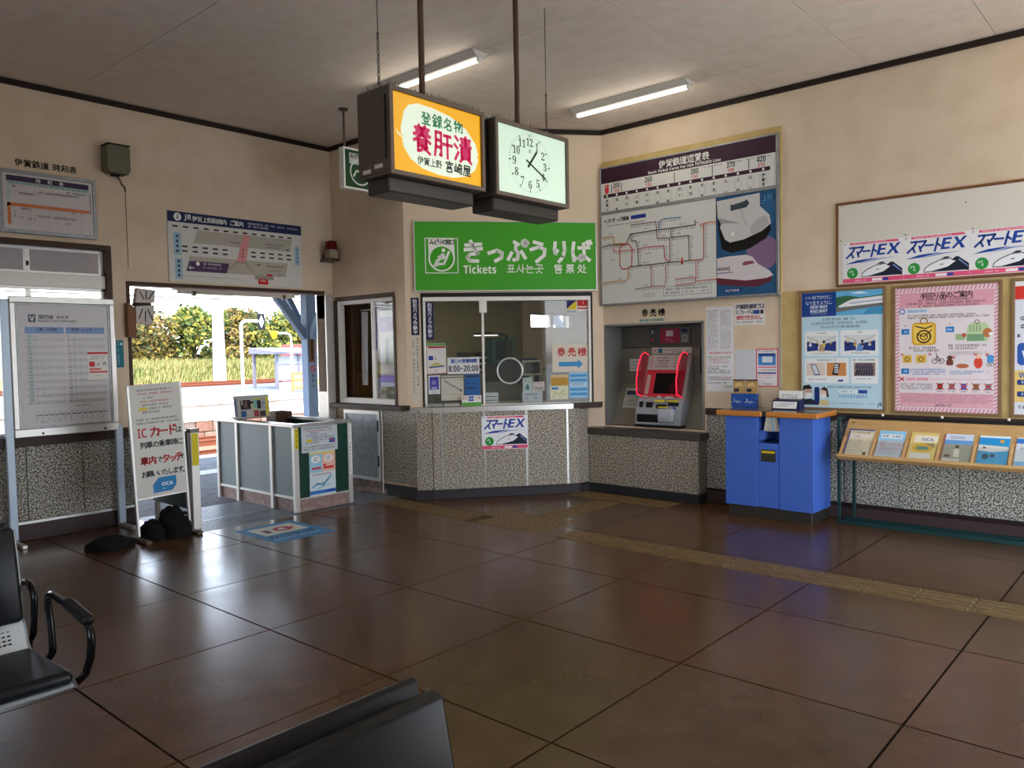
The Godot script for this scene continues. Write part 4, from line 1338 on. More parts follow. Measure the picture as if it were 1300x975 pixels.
	var so := shown("print", p, t, Vector3(-0.01, 0, 0.0125), M.print_gloss)
	so.rotation.z = 0.038
	var bag := func(called_at: Vector3, size: Vector3, turn: float, label: String, key2: int):
		var b := thing("weight_bag", label, "bag", called_at, turn, "black cloth weights at the standing sign")
		var rows := []
		var rr := RandomNumberGenerator.new()
		rr.seed = key2
		var wob := []
		for k in 40:
			wob.append(rr.randf_range(0.82, 1.1))
		for i in 9:
			var row := []
			var lat := PI / 2 * i / 8.0
			for j in 17:
				var lon := TAU * j / 16.0
				var f: float = wob[(j % 16 + i * 3) % 40]
				row.append(Vector3(cos(lat) * cos(lon) * size.x / 2 * f, pow(sin(lat), 0.8) * size.y * lerpf(f, 1.0, 0.4), cos(lat) * sin(lon) * size.z / 2 * f))
			rows.append(row)
		var bm := MB.new()
		bm.sheet(rows)
		bm.face([Vector3(-size.x * 0.38, 0.001, -size.z * 0.38), Vector3(size.x * 0.38, 0.001, -size.z * 0.38), Vector3(size.x * 0.38, 0.001, size.z * 0.38), Vector3(-size.x * 0.38, 0.001, size.z * 0.38)], Vector3.DOWN)
		part("cloth", bm, M.cloth_black, b)
		return b
	bag.call(Vector3(-1.72, 0, -0.23), Vector3(0.34, 0.1, 0.36), 0.3, "flat black cloth weight lying left of the standing sign", 3)
	bag.call(Vector3(-1.74, 0, -0.58), Vector3(0.26, 0.17, 0.2), 0.0, "black cloth weight heaped behind the sign's left foot", 4)
	bag.call(Vector3(-1.70, 0, -0.74), Vector3(0.3, 0.26, 0.24), 0.6, "tallest black cloth weight with grey tag, under the standing sign", 5)
	var lastbag: Node3D = get_child(get_child_count() - 1)
	mb = MB.new()
	mb.obox(Transform3D(Basis(Vector3(0, 0, 1), -0.8), Vector3(0.085, 0.19, -0.04)), Vector3(0.05, 0.012, 0.06), 0.004)
	part("tag", mb, mat(rgb(120, 120, 122), 0.7), lastbag)

	# ---- the low fence and its end post at the gate
	t = thing("gate_fence", "low dark green gate fence ending in a steel post with yellow tape", "fence", Vector3(-1.8, 0, -0.985))
	mb = MB.new()
	mb.b2(Vector3(-0.035, 0, -0.04), Vector3(0.035, 0.885, 0.035), 0.004)
	part("post", mb, M.aluminium, t)
	mb = MB.new()
	mb.b2(Vector3(-0.038, 0.86, -0.045), Vector3(0.038, 0.895, 0.04), 0.003)
	part("post_cap", mb, M.steel_dark, t)
	mb = MB.new()
	mb.b2(Vector3(0.0345, 0.57, -0.03), Vector3(0.0365, 0.855, 0.028))
	part("yellow_tape", mb, mat(rgb(206, 192, 26), 0.5), t)
	mb = MB.new()
	mb.b2(Vector3(-0.79, 0.17, -0.015), Vector3(-0.035, 0.84, 0.015), 0.003)
	part("fence_panel", mb, M.green_dark, t)
	mb = MB.new()
	mb.b2(Vector3(-0.79, 0.84, -0.025), Vector3(-0.035, 0.87, 0.025), 0.003)
	part("top_rail", mb, M.steel_dark, t)
	mb = MB.new()
	mb.b2(Vector3(-0.76, 0, -0.02), Vector3(-0.72, 0.17, 0.02), 0.003)
	part("rear_leg", mb, M.steel_dark, t)

	build_booth()

	# ---- floor sticker in front of the gate
	t = thing("floor_sticker", "blue floor sticker with a white card panel in front of the gate", "sticker", Vector3(-0.74, 0.0005, -1.14))
	t.basis = Basis(Vector3(0, 0, -1), Vector3(-1, 0, 0), Vector3(0, 1, 0))
	p = Print.new(self)
	p.step = 0.0002
	p.rect(0, 0, 0.57, 0.7, rgb(66, 122, 168), 1)
	p.rect(0.08, 0.3, 0.5, 0.62, rgb(196, 196, 184), 2)
	p.rect(0.14, 0.38, 0.2, 0.5, rgb(96, 66, 70), 3)
	p.ring(0.33, 0.45, 0.085, 0.04, rgb(160, 34, 48), 3, 24)
	p.rect(0.34, 0.43, 0.44, 0.47, rgb(160, 34, 48), 4)
	p.jp("カードタッチ", 0.05, 0.26, 0.085, rgb(26, 40, 60), 2, 0.16, 0.075)
	p.micro(0.05, 0.5, 0.1, 0.03, rgb(196, 208, 216), 2, 8)
	shown("print", p, t)

	# ---- rotating warning light in the corner
	t = thing("warning_light", "red domed warning light on a cream base in the corner above the gateway", "warning light", Vector3(-2.46, 2.56, -2.99))
	mb = MB.new()
	mb.b2(Vector3(-0.055, 0.03, -0.05), Vector3(0.06, 0.115, 0.05), 0.008)
	part("base", mb, mat(rgb(150, 140, 114), 0.5), t)
	mb = MB.new()
	mb.b2(Vector3(-0.14, 0.0, -0.07), Vector3(0.06, 0.028, 0.06), 0.006)
	mb.b2(Vector3(-0.14, 0.0, -0.11), Vector3(-0.1, 0.09, 0.04), 0.006)
	part("bracket", mb, M.steel_dark, t)
	mb = MB.new()
	mb.lathe([Vector2(0.07, 0.116), Vector2(0.07, 0.135), Vector2(0.062, 0.2), Vector2(0.056, 0.218), Vector2(0.03, 0.228), Vector2(0, 0.23)], 18)
	var dm := mat(rgb(88, 8, 16), 0.2)
	part("dome", mb, dm, t)
	mb = MB.new()
	mb.lathe([Vector2(0.076, 0.112), Vector2(0.076, 0.122), Vector2(0.07, 0.124)], 18)
	part("collar", mb, M.steel_dull, t)

	# ---- green ticket sign hanging from the ceiling
	t = thing("hanging_green_sign", "dark green ticket sign in white frame hanging from ceiling behind the lit boxes", "sign", Vector3(-1.32, 3.105, -2.31), PI / 2)
	mb = MB.new()
	mb.b2(Vector3(0.01, 0.01, -0.035), Vector3(0.67, 0.38, 0.03))
	part("panel", mb, mat(rgb(12, 62, 28), 0.45), t)
	for r in [[0.0, 0.0, 0.68, 0.018], [0.0, 0.372, 0.68, 0.39], [0.0, 0.018, 0.018, 0.372], [0.662, 0.018, 0.68, 0.372]]:
		mb = MB.new()
		mb.b2(Vector3(r[0], r[1], -0.04), Vector3(r[2], r[3], 0.036), 0.003)
		part("frame_bar", mb, M.white_paint, t)
	p = Print.new(self)
	p.rect(0.07, 0.24, 0.33, 0.345, rgb(176, 180, 174))
	p.jp("みどりの窓口", 0.08, 0.34, 0.045, rgb(22, 28, 26), 2, 0.16, 0.04)
	p.ring(0.2, 0.17, 0.125, 0.014, rgb(196, 204, 196), 2)
	p.line([Vector2(0.12, 0.13), Vector2(0.15, 0.18), Vector2(0.2, 0.18), Vector2(0.24, 0.13)], 0.02, rgb(196, 204, 196), 2)
	p.jp("きっぷ", 0.37, 0.28, 0.09, rgb(206, 212, 206), 2, 0.15)
	shown("print", p, t, Vector3(0, 0, 0.031), M.print_gloss)
	for sx in [0.04, 0.64]:
		mb = MB.new()
		mb.rod(Vector3(sx, 0.39, 0), Vector3(sx, CEIL - 3.105, 0), 0.011, 10)
		mb.lathe([Vector2(0, CEIL - 3.106), Vector2(0.045, CEIL - 3.106), Vector2(0.045, CEIL - 3.12), Vector2(0.011, CEIL - 3.125)], 14, Vector3(sx, 0, 0))
		part("hanger_rod", mb, M.steel_dark, t)


func build_booth():
	var t := thing("gate_booth", "waist-high steel framed gate booth with grey side panels and green front", "booth", Vector3(-1.66, 0, -1.92))
	# local: x runs back to minus, z runs back to minus
	var L := 1.5
	var D := 0.68
	var hh := 0.855
	for x in [-0.025, -0.425, -1.08, -1.475]:
		var mb := MB.new()
		mb.b2(Vector3(x - 0.025, 0, -0.05), Vector3(x + 0.025, hh - 0.02, 0.0), 0.004)
		part("post", mb, M.aluminium, t)
	for x in [-0.025, -1.475]:
		var mb := MB.new()
		mb.b2(Vector3(x - 0.025, 0, -D), Vector3(x + 0.025, hh - 0.02, -D + 0.05), 0.004)
		part("post", mb, M.aluminium, t)
	for r in [[-0.4, -0.05], [-1.055, -0.45], [-1.45, -1.105]]:
		var mb := MB.new()
		mb.b2(Vector3(r[0], 0.15, -0.035), Vector3(r[1], hh - 0.03, -0.022))
		part("side_panel", mb, mat(rgb(112, 122, 124), 0.45, 0.2), t)
		mb = MB.new()
		mb.b2(Vector3(r[0], 0.125, -0.04), Vector3(r[1], 0.15, -0.01), 0.002)
		part("bottom_rail", mb, M.white_paint, t)
		mb = MB.new()
		mb.b2(Vector3(r[0], 0.0, -0.06), Vector3(r[1], 0.125, -0.035))
		part("plinth", mb, M.pink_stone, t)
	var mb := MB.new()
	mb.b2(Vector3(-0.04, 0.13, -D + 0.05), Vector3(-0.012, hh - 0.03, -0.05))
	part("front_panel", mb, M.green_dark, t)
	mb = MB.new()
	mb.b2(Vector3(-0.04, 0.118, -D + 0.05), Vector3(-0.005, 0.135, -0.05), 0.002)
	part("bottom_rail", mb, M.aluminium, t)
	mb = MB.new()
	mb.b2(Vector3(-0.05, 0.0, -D + 0.05), Vector3(-0.02, 0.118, -0.05))
	part("plinth", mb, M.pink_stone, t)
	mb = MB.new()
	mb.b2(Vector3(-L + 0.03, 0.1, -D + 0.01), Vector3(-0.05, hh - 0.03, -D + 0.03))
	part("rear_panel", mb, M.green_dark, t)
	# rim round the open top and the working shelf inside
	for r in [[-L, -0.09, 0.0, 0.012], [-L, -D - 0.012, 0.0, -D + 0.08], [-0.09, -D + 0.08, 0.012, -0.09], [-L, -D + 0.08, -L + 0.08, -0.09]]:
		mb = MB.new()
		mb.b2(Vector3(r[0], hh - 0.03, r[1]), Vector3(r[2], hh, r[3]), 0.004)
		part("top_rim", mb, M.steel, t)
	mb = MB.new()
	mb.b2(Vector3(-L + 0.05, hh - 0.12, -D + 0.06), Vector3(-0.06, hh - 0.1, -0.06))
	part("inner_shelf", mb, M.wood_brown, t)
	mb = MB.new()
	mb.b2(Vector3(0.0005, 0.62, -0.045), Vector3(0.0015, 0.85 - 0.035, -0.006))
	part("yellow_tape", mb, mat(rgb(204, 190, 24), 0.5), t)
	var p := Print.new(self)
	p.rect(0.0, 0.0, 0.038, 0.194, rgb(204, 190, 24), 0)
	for k in 4:
		p.jp("中上大口"[k], 0.008, 0.185 - 0.05 * k, 0.024, rgb(110, 96, 20), 1, 0.14)
	var o := shown("tape_print", p, t, Vector3(0.002, 0.62, -0.006))
	o.rotation.y = PI / 2
	mb = MB.new()
	mb.b2(Vector3(0.0005, 0.3, -D + 0.006), Vector3(0.0015, 0.81, -D + 0.044))
	part("text_strip", mb, M.paper, t)
	p = Print.new(self)
	p.rect(0.0, 0.0, 0.037, 0.5, rgb(222, 222, 218), 0)
	for k in 14:
		p.micro(0.007, 0.03, 0.47 - 0.034 * k, 0.019, rgb(60, 62, 66), 1, k)
	o = shown("strip_print", p, t, Vector3(0.002, 0.3, -D + 0.044))
	o.rotation.y = PI / 2
	# papers on the front, the placard and the tray on top
	var s := thing("booth_notice", "white notice about cards taped on the green booth front, above a map leaflet", "notice", Vector3(-1.668, 0.57, -2.005), PI / 2)
	mb = MB.new()
	mb.b2(Vector3(0, 0, 0), Vector3(0.42, 0.262, 0.0015))
	part("sheet", mb, mat(rgb(188, 196, 202), 0.6), s)
	p = Print.new(self)
	for q in [[0.03, 0.36, 0.225, 0], [0.05, 0.37, 0.2, 1], [0.1, 0.2, 0.177, 0], [0.06, 0.3, 0.154, 2], [0.1, 0.38, 0.131, 0], [0.13, 0.37, 0.108, 0], [0.05, 0.22, 0.084, 0], [0.02, 0.39, 0.045, 0], [0.02, 0.4, 0.02, 0]]:
		p.micro(q[0], q[1], q[2], 0.015, [rgb(50, 50, 60), rgb(170, 60, 60), rgb(70, 90, 150)][q[3]], 2, int(q[2] * 1000))
	p.rect(0.05, 0.102, 0.125, 0.126, rgb(206, 190, 36))
	p.rect(0.32, 0.075, 0.39, 0.12, rgb(34, 92, 160), 3)
	p.line([Vector2(0.33, 0.112), Vector2(0.38, 0.085)], 0.01, rgb(196, 40, 60), 4)
	shown("print", p, s, Vector3(0, 0, 0.0016))
	s = thing("map_leaflet", "blue and pink map leaflet taped low on the green booth front", "leaflet", Vector3(-1.668, 0.13, -2.085), PI / 2)
	mb = MB.new()
	mb.b2(Vector3(0, 0, 0), Vector3(0.305, 0.44, 0.0015))
	part("sheet", mb, mat(rgb(196, 212, 218), 0.6), s)
	p = Print.new(self)
	p.rect(0.0, 0.235, 0.15, 0.415, rgb(150, 192, 216))
	p.rect(0.15, 0.235, 0.305, 0.415, rgb(222, 176, 160))
	p.disc(0.075, 0.365, 0.055, rgb(224, 228, 230), 2, 0.038)
	p.disc(0.225, 0.365, 0.055, rgb(230, 226, 224), 2, 0.038)
	p.rect(0.0, 0.416, 0.305, 0.43, rgb(222, 206, 80))
	for q in [[0.04, 0.11, 0.37], [0.05, 0.1, 0.345], [0.19, 0.26, 0.37], [0.2, 0.25, 0.345]]:
		p.micro(q[0], q[1], q[2], 0.016, rgb(40, 50, 80), 3, int(q[0] * 100))
	p.rect(0.03, 0.265, 0.135, 0.285, rgb(200, 60, 80), 2)
	p.rect(0.165, 0.285, 0.19, 0.31, rgb(206, 44, 40), 2)
	p.rect(0.165, 0.262, 0.285, 0.284, rgb(206, 44, 40), 2)
	p.micro(0.04, 0.27, 0.205, 0.014, rgb(176, 60, 70), 2, 90)
	p.line([Vector2(0.03, 0.09), Vector2(0.09, 0.12), Vector2(0.16, 0.11), Vector2(0.21, 0.15), Vector2(0.25, 0.19)], 0.02, rgb(120, 172, 206), 2)
	p.line([Vector2(0.08, 0.07), Vector2(0.15, 0.09), Vector2(0.23, 0.1)], 0.014, rgb(150, 190, 214), 2)
	p.rect(0.0, 0.02, 0.305, 0.055, rgb(52, 112, 186))
	p.rect(0.19, 0.028, 0.29, 0.047, rgb(28, 68, 150), 2)
	shown("print", p, s, Vector3(0, 0, 0.0016))
	s = thing("photo_placard", "small photo placard with yellow strip standing on the booth rim", "placard", Vector3(-2.76, 0.855, -1.935), PI / 2)
	mb = MB.new()
	mb.with(Transform3D(Basis(Vector3(1, 0, 0), -0.12), Vector3()))
	mb.b2(Vector3(0.0, 0.004, -0.006), Vector3(0.41, 0.245, 0.0), 0.001)
	part("sheet", mb, mat(rgb(170, 170, 166), 0.5), s)
	mb = MB.new()
	mb.b2(Vector3(0.02, 0.0, -0.08), Vector3(0.39, 0.006, 0.01))
	mb.with(Transform3D(Basis(Vector3(1, 0, 0), 0.35), Vector3(0.2, 0.0, -0.08)))
	mb.b2(Vector3(-0.02, 0.0, -0.003), Vector3(0.02, 0.19, 0.003))
	part("prop", mb, M.black, s)
	p = Print.new(self)
	p.rect(0.0, 0.03, 0.03, 0.22, rgb(106, 112, 150))
	p.rect(0.07, 0.1, 0.19, 0.2, rgb(40, 34, 36))
	p.poly([Vector2(0.11, 0.12), Vector2(0.15, 0.12), Vector2(0.15, 0.19), Vector2(0.12, 0.18)], rgb(112, 84, 78), 2)
	p.rect(0.08, 0.15, 0.1, 0.2, rgb(150, 150, 140), 2)
	p.rect(0.21, 0.1, 0.31, 0.21, rgb(196, 184, 50))
	p.rect(0.22, 0.11, 0.265, 0.2, rgb(120, 170, 172), 2)
	p.rect(0.265, 0.1, 0.31, 0.19, rgb(30, 32, 36), 2)
	p.rect(0.32, 0.1, 0.36, 0.2, rgb(150, 160, 168))
	p.rect(0.325, 0.15, 0.355, 0.165, rgb(76, 112, 156), 2)
	p.rect(0.37, 0.02, 0.395, 0.225, rgb(208, 196, 28))
	p.rect(0.07, 0.02, 0.13, 0.085, rgb(44, 88, 140))
	p.rect(0.14, 0.02, 0.21, 0.075, rgb(178, 178, 168))
	p.rect(0.22, 0.015, 0.28, 0.085, rgb(150, 62, 66))
	p.rect(0.29, 0.015, 0.36, 0.075, rgb(60, 54, 48))
	var po := shown("print", p, s, Vector3(0, 0.0, 0.0006))
	po.rotation.x = -0.12
	s = thing("wooden_tray", "dark brown open tray lying on the booth top behind the placard", "tray", Vector3(-2.8, 0.735 + 0.02, -2.48))
	for r in [[-0.1, 0.0, -0.1, 0.1, 0.015, 0.1], [-0.1, 0.015, -0.1, -0.088, 0.15, 0.1], [0.088, 0.015, -0.1, 0.1, 0.15, 0.1], [-0.088, 0.015, -0.1, 0.088, 0.15, -0.088], [-0.088, 0.015, 0.088, 0.088, 0.15, 0.1]]:
		mb = MB.new()
		mb.b2(Vector3(r[0], r[1], r[2]), Vector3(r[3], r[4], r[5]), 0.002)
		part("board", mb, M.wood_dark, s)


func paper_on(called: String, label: String, category: String, where: Vector3, turn: float, w: float, h: float, c: Color, p: Print, group := "", thick := 0.0015) -> Node3D:
	var t := thing(called, label, category, where, turn, group)
	var mb := MB.new()
	mb.b2(Vector3(0, 0, 0), Vector3(w, h, thick))
	part("sheet", mb, mat(c, 0.6), t)
	if p != null:
		p.rect(0, 0, w, h, c, 0)
		shown("print", p, t, Vector3(0, 0, thick + 0.0001))
	return t


# the bullet-train poster: 0.485 wide, 0.355 high
func smart_print() -> Print:
	var p := Print.new(self)
	var pink := rgb(214, 84, 120)
	var blue := rgb(28, 66, 150)
	p.poly([Vector2(0.06, 0.327), Vector2(0.455, 0.327), Vector2(0.44, 0.346), Vector2(0.06, 0.346)], pink)
	p.micro(0.08, 0.36, 0.332, 0.009, rgb(238, 212, 220), 2, 5)
	p.latin("EX", 0.012, 0.332, 0.012, rgb(60, 66, 80), 2)
	p.jp("スマート", 0.02, 0.325, 0.115, blue, 2, 0.14, 0.062, false, 0.62, 0.25)
	p.latin("EX", 0.275, 0.225, 0.09, blue, 2, 0.175, true, 0.22)
	p.poly([Vector2(0.015, 0.165), Vector2(0.12, 0.195), Vector2(0.28, 0.205), Vector2(0.15, 0.175)], blue, 2)
	p.poly([Vector2(0.13, 0.165), Vector2(0.26, 0.197), Vector2(0.45, 0.2), Vector2(0.3, 0.19)], rgb(96, 124, 186), 2)
	p.disc(0.08, 0.088, 0.046, rgb(40, 142, 62), 2)
	p.micro(0.053, 0.11, 0.092, 0.018, rgb(220, 236, 222), 3, 3)
	p.micro(0.06, 0.1, 0.068, 0.018, rgb(220, 236, 222), 3, 4)
	# the train: white nose with a dark flank
	p.poly([Vector2(0.15, 0.05), Vector2(0.16, 0.085), Vector2(0.2, 0.115), Vector2(0.27, 0.145), Vector2(0.35, 0.152), Vector2(0.47, 0.05)], rgb(26, 30, 52), 2)
	p.poly([Vector2(0.156, 0.056), Vector2(0.168, 0.084), Vector2(0.205, 0.11), Vector2(0.272, 0.139), Vector2(0.345, 0.146), Vector2(0.385, 0.125), Vector2(0.33, 0.085), Vector2(0.21, 0.056)], rgb(224, 226, 230), 3)
	p.poly([Vector2(0.355, 0.135), Vector2(0.385, 0.16), Vector2(0.405, 0.16), Vector2(0.478, 0.1), Vector2(0.478, 0.045), Vector2(0.34, 0.072), Vector2(0.3, 0.062), Vector2(0.33, 0.085), Vector2(0.385, 0.125)], rgb(26, 30, 52), 4)
	p.poly([Vector2(0.275, 0.148), Vector2(0.31, 0.166), Vector2(0.345, 0.163), Vector2(0.335, 0.152)], rgb(26, 30, 52), 4)
	p.poly([Vector2(0.265, 0.106), Vector2(0.3, 0.112), Vector2(0.29, 0.101)], rgb(26, 30, 52), 5)
	p.poly([Vector2(0.4, 0.135), Vector2(0.475, 0.07), Vector2(0.47, 0.085), Vector2(0.415, 0.14)], rgb(110, 130, 180), 5)
	p.rect(0.0, 0.005, 0.485, 0.042, pink)
	p.micro(0.1, 0.2, 0.016, 0.012, rgb(236, 200, 212), 2, 7)
	p.rect(0.24, 0.012, 0.32, 0.034, rgb(232, 222, 228), 2)
	p.rect(0.325, 0.012, 0.37, 0.034, blue, 2)
	return p


func build_office():
	# ---- the big green ticket sign
	var t := board("ticket_sign", "large bright green ticket office sign with white lettering over the ticket window", "sign", on_slant(0.095, 2.152), DROT, 1.955, 0.735, 0.04, 0.014, M.aluminium, rgb(62, 156, 32))
	var p := Print.new(self)
	var wh := rgb(232, 234, 228)
	p.frame(0.118, 0.19, 0.462, 0.556, 0.008, wh)
	p.rect(0.155, 0.46, 0.425, 0.545, wh)
	p.poly([Vector2(0.155, 0.46), Vector2(0.155, 0.36), Vector2(0.425, 0.36), Vector2(0.425, 0.46)], wh)
	p.disc(0.29, 0.345, 0.138, wh, 2)
	p.disc(0.29, 0.345, 0.122, rgb(62, 156, 32), 3)
	p.jp("みどりの窓口", 0.163, 0.54, 0.055, rgb(40, 56, 36), 3, 0.15, 0.0425)
	p.disc(0.31, 0.428, 0.02, wh, 4)
	p.poly([Vector2(0.265, 0.34), Vector2(0.285, 0.395), Vector2(0.318, 0.395), Vector2(0.33, 0.36), Vector2(0.31, 0.33)], wh, 4)
	p.line([Vector2(0.275, 0.345), Vector2(0.245, 0.315), Vector2(0.225, 0.272)], 0.034, wh, 4)
	p.line([Vector2(0.225, 0.272), Vector2(0.205, 0.268)], 0.02, wh, 4)
	p.line([Vector2(0.25, 0.283), Vector2(0.315, 0.29), Vector2(0.365, 0.41)], 0.024, wh, 4)
	p.line([Vector2(0.305, 0.38), Vector2(0.26, 0.36)], 0.02, wh, 4)
	p.jp("きっぷうりば", 0.505, 0.535, 0.235, wh, 2, 0.155, 0.231)
	p.latin("Tickets", 0.515, 0.187, 0.082, wh, 2, 0.345)
	p.jp("표사는곳", 0.965, 0.287, 0.105, wh, 2, 0.085, 0.101)
	p.jp("售票处", 1.475, 0.287, 0.105, wh, 2, 0.095, 0.13)
	shown("print", p, t, Vector3(0, 0, 0.0375))

	# ---- the ticket window
	var wf := MB.new()
	wf.at(DA, DROT)
	for r in [[0.16, 2.1, 2.0, 2.14], [0.16, 0.94, 0.178, 2.1], [1.982, 0.94, 2.0, 2.1]]:
		wf.b2(Vector3(r[0], r[1], -0.11), Vector3(r[2], r[3], 0.012), 0.002)
	var win := struct("window_2", wf, M.black)
	var al := MB.new()
	al.at(DA, DROT)
	for r in [[0.178, 2.055, 1.982, 2.1], [0.178, 0.955, 0.205, 2.055], [1.955, 0.955, 1.982, 2.055], [0.178, 0.94, 1.982, 0.96]]:
		al.b2(Vector3(r[0], r[1], -0.07), Vector3(r[2], r[3], 0.006), 0.003)
	part("sash_frame", al, M.white_paint, win)
	al = MB.new()
	al.at(DA, DROT).b2(Vector3(0.795, 0.96, -0.05), Vector3(0.82, 2.055, -0.01), 0.003)
	part("mullion", al, M.white_paint, win)
	al = MB.new()
	al.at(DA, DROT).b2(Vector3(0.77, 1.93, -0.012), Vector3(0.852, 2.055, 0.004), 0.003)
	al.b2(Vector3(0.78, 1.99, 0.004), Vector3(0.845, 2.0, 0.008))
	part("latch_plate", al, M.white_paint, win)
	var gm := MB.new()
	gm.at(DA, DROT).b2(Vector3(0.205, 0.96, -0.034), Vector3(0.795, 2.055, -0.03))
	part("pane", gm, M.glass, win)
	gm = MB.new()
	gm.at(DA, DROT).b2(Vector3(0.82, 0.96, -0.034), Vector3(1.955, 2.055, -0.03))
	part("pane", gm, M.glass, win)
	var rg := MB.new()
	rg.at(DA, DROT)
	var ring := []
	for k in 36:
		var a := TAU * k / 36.0
		ring.append(Vector3(1.09 + cos(a) * 0.135, 1.31 + sin(a) * 0.135, -0.028))
	rg.tube(ring, 0.011, 8, true)
	part("speaking_ring", rg, M.steel, win)
	var disc := MB.new()
	disc.with(Transform3D(Basis(Vector3.UP, DROT) * Basis(Vector3(1, 0, 0), PI / 2), on_slant(1.09, 1.31, -0.026)))
	disc.lathe([Vector2(0, 0), Vector2(0.126, 0), Vector2(0.126, 0.003), Vector2(0, 0.003)], 28)
	part("speaking_plate", disc, M.glass_dark, win)

	# ---- counter below the window
	t = thing("ticket_counter", "speckled stone ticket counter with steel strips and a steel ledge", "counter", DA, DROT)
	var mb := MB.new()
	mb.b2(Vector3(0.255, 0.09, 0.002), Vector3(1.775, 0.915, 0.145))
	part("core", mb, M.groove, t)
	for r in [[0.243, 0.322], [0.342, 0.768], [0.788, 1.214], [1.234, 1.655], [1.675, 1.79]]:
		mb = MB.new()
		mb.b2(Vector3(r[0], 0.1, 0.142), Vector3(r[1], 0.918, 0.16), 0.002)
		part("granite_panel", mb, M.granite_warm, t)
	for s in [0.332, 0.778, 1.224, 1.665]:
		mb = MB.new()
		mb.b2(Vector3(s - 0.012, 0.1, 0.15), Vector3(s + 0.012, 0.918, 0.1645), 0.002)
		var st := part("steel_strip", mb, M.steel, t)
		mb = MB.new()
		for k in 4:
			mb.with(Transform3D(Basis(Vector3(1, 0, 0), PI / 2), Vector3(s, 0.15 + 0.2 * k, 0.1645)))
			mb.lathe([Vector2(0.0045, 0), Vector2(0.003, 0.002), Vector2(0, 0.0025)], 8)
		part("screw", mb, M.steel_dark, st)
	# end faces
	var inv := Transform3D(Basis(Vector3.UP, DROT), DA).affine_inverse()
	var plan := func(a: Vector3, b: Vector3, y0: float, y1: float, thick: float) -> MB:
		var q := MB.new()
		var d := (b - a)
		q.with(inv * Transform3D(Basis(Vector3.UP, atan2(-d.z, d.x)), a))
		q.b2(Vector3(0, y0, -thick), Vector3(d.length(), y1, 0), 0.002)
		return q
	part("granite_panel", plan.call(Vector3(-1.215, 0, -3.08), Vector3(-1.085, 0, -3.178), 0.1, 0.918, 0.015), M.granite_warm, t)
	part("base", plan.call(Vector3(-1.23, 0, -3.068), Vector3(-1.07, 0, -3.176), 0.0, 0.1, 0.03), mat(rgb(48, 46, 50), 0.5), t)
	part("base", plan.call(Vector3(-0.112, 0, -4.39), Vector3(-0.092, 0, -4.545), 0.0, 0.1, 0.03), mat(rgb(48, 46, 50), 0.5), t)
	part("granite_panel", plan.call(Vector3(-0.118, 0, -4.398), Vector3(-0.1, 0, -4.55), 0.1, 0.918, 0.015), M.granite_warm, t)
	mb = MB.new()
	mb.b2(Vector3(0.24, 0.0, 0.0), Vector3(1.795, 0.098, 0.168), 0.004)
	part("base", mb, mat(rgb(48, 46, 50), 0.5), t)
	mb = MB.new()
	var ledge := [Vector2(0.0, 0.0), Vector2(0.02, -0.1), Vector2(0.24, -0.18), Vector2(1.73, -0.18), Vector2(1.73, 0.0)]
	mb.with(FLAT).prism(ledge, 0.9, 0.953)
	part("steel_ledge", mb, M.steel, t)
	mb = MB.new()
	mb.with(FLAT).prism([Vector2(1.731, 0.0), Vector2(1.731, -0.18), Vector2(1.81, -0.17), Vector2(2.05, -0.12), Vector2(2.1, 0.0)], 0.9, 0.953)
	part("dark_ledge", mb, M.rail_wood, t)
	paper_on("train_poster", "bullet train poster hung on the ticket counter front", "poster", on_slant(0.748, 0.497, 0.166), DROT, 0.49, 0.352, rgb(226, 228, 232), smart_print(), "bullet train posters")

	# ---- notices on the glass and the wall of the ticket window
	p = Print.new(self)
	p.jp("防犯カメラ作動中", 0.018, 0.375, 0.046, rgb(224, 226, 232), 1, 0.12, 0.0455, true)
	paper_on("camera_sign", "narrow navy camera warning strip on the wall left of ticket window", "sign", on_slant(0.056, 1.705), DROT, 0.083, 0.388, rgb(22, 26, 66), p, "camera warning strips", 0.003)
	p = Print.new(self)
	p.jp("防犯カメラ作動中", 0.018, 0.385, 0.046, rgb(214, 218, 226), 1, 0.12, 0.0455, true)
	paper_on("camera_sign", "navy camera warning strip inside the ticket window's left pane", "sign", on_slant(0.21, 1.655, -0.029), DROT, 0.08, 0.395, rgb(26, 32, 74), p, "camera warning strips")
	p = Print.new(self)
	for k in 17:
		p.micro(0.006, 0.028, 0.62 - 0.036 * k, 0.022, rgb(70, 66, 64), 1, k)
		if k < 14:
			p.micro(0.046, 0.068, 0.66 - 0.036 * k, 0.022, rgb(70, 66, 64), 1, k + 40)
	paper_on("wall_text_strip", "white strip of vertical small print on wall beside the ticket window", "notice", on_slant(0.06, 0.99), DROT, 0.075, 0.69, rgb(196, 190, 180), p)
	var gz := -0.0285
	p = Print.new(self)
	p.rect(0.0, 0.285, 0.2, 0.31, rgb(92, 150, 86))
	p.rect(0.01, 0.262, 0.195, 0.281, rgb(164, 26, 34))
	p.rrect(0.015, 0.135, 0.065, 0.18, 0.006, rgb(28, 62, 150))
	p.micro(0.08, 0.1, 0.14, 0.026, rgb(50, 50, 54), 1, 3)
	p.micro(0.135, 0.16, 0.14, 0.026, rgb(50, 50, 54), 1, 4)
	p.poly([Vector2(0.02, 0.06), Vector2(0.185, 0.075), Vector2(0.1, 0.115), Vector2(0.06, 0.1)], rgb(184, 176, 120))
	p.poly([Vector2(0.02, 0.05), Vector2(0.185, 0.065), Vector2(0.18, 0.078), Vector2(0.02, 0.066)], rgb(56, 88, 140), 2)
	p.micro(0.08, 0.12, 0.02, 0.012, rgb(80, 80, 84), 1, 6)
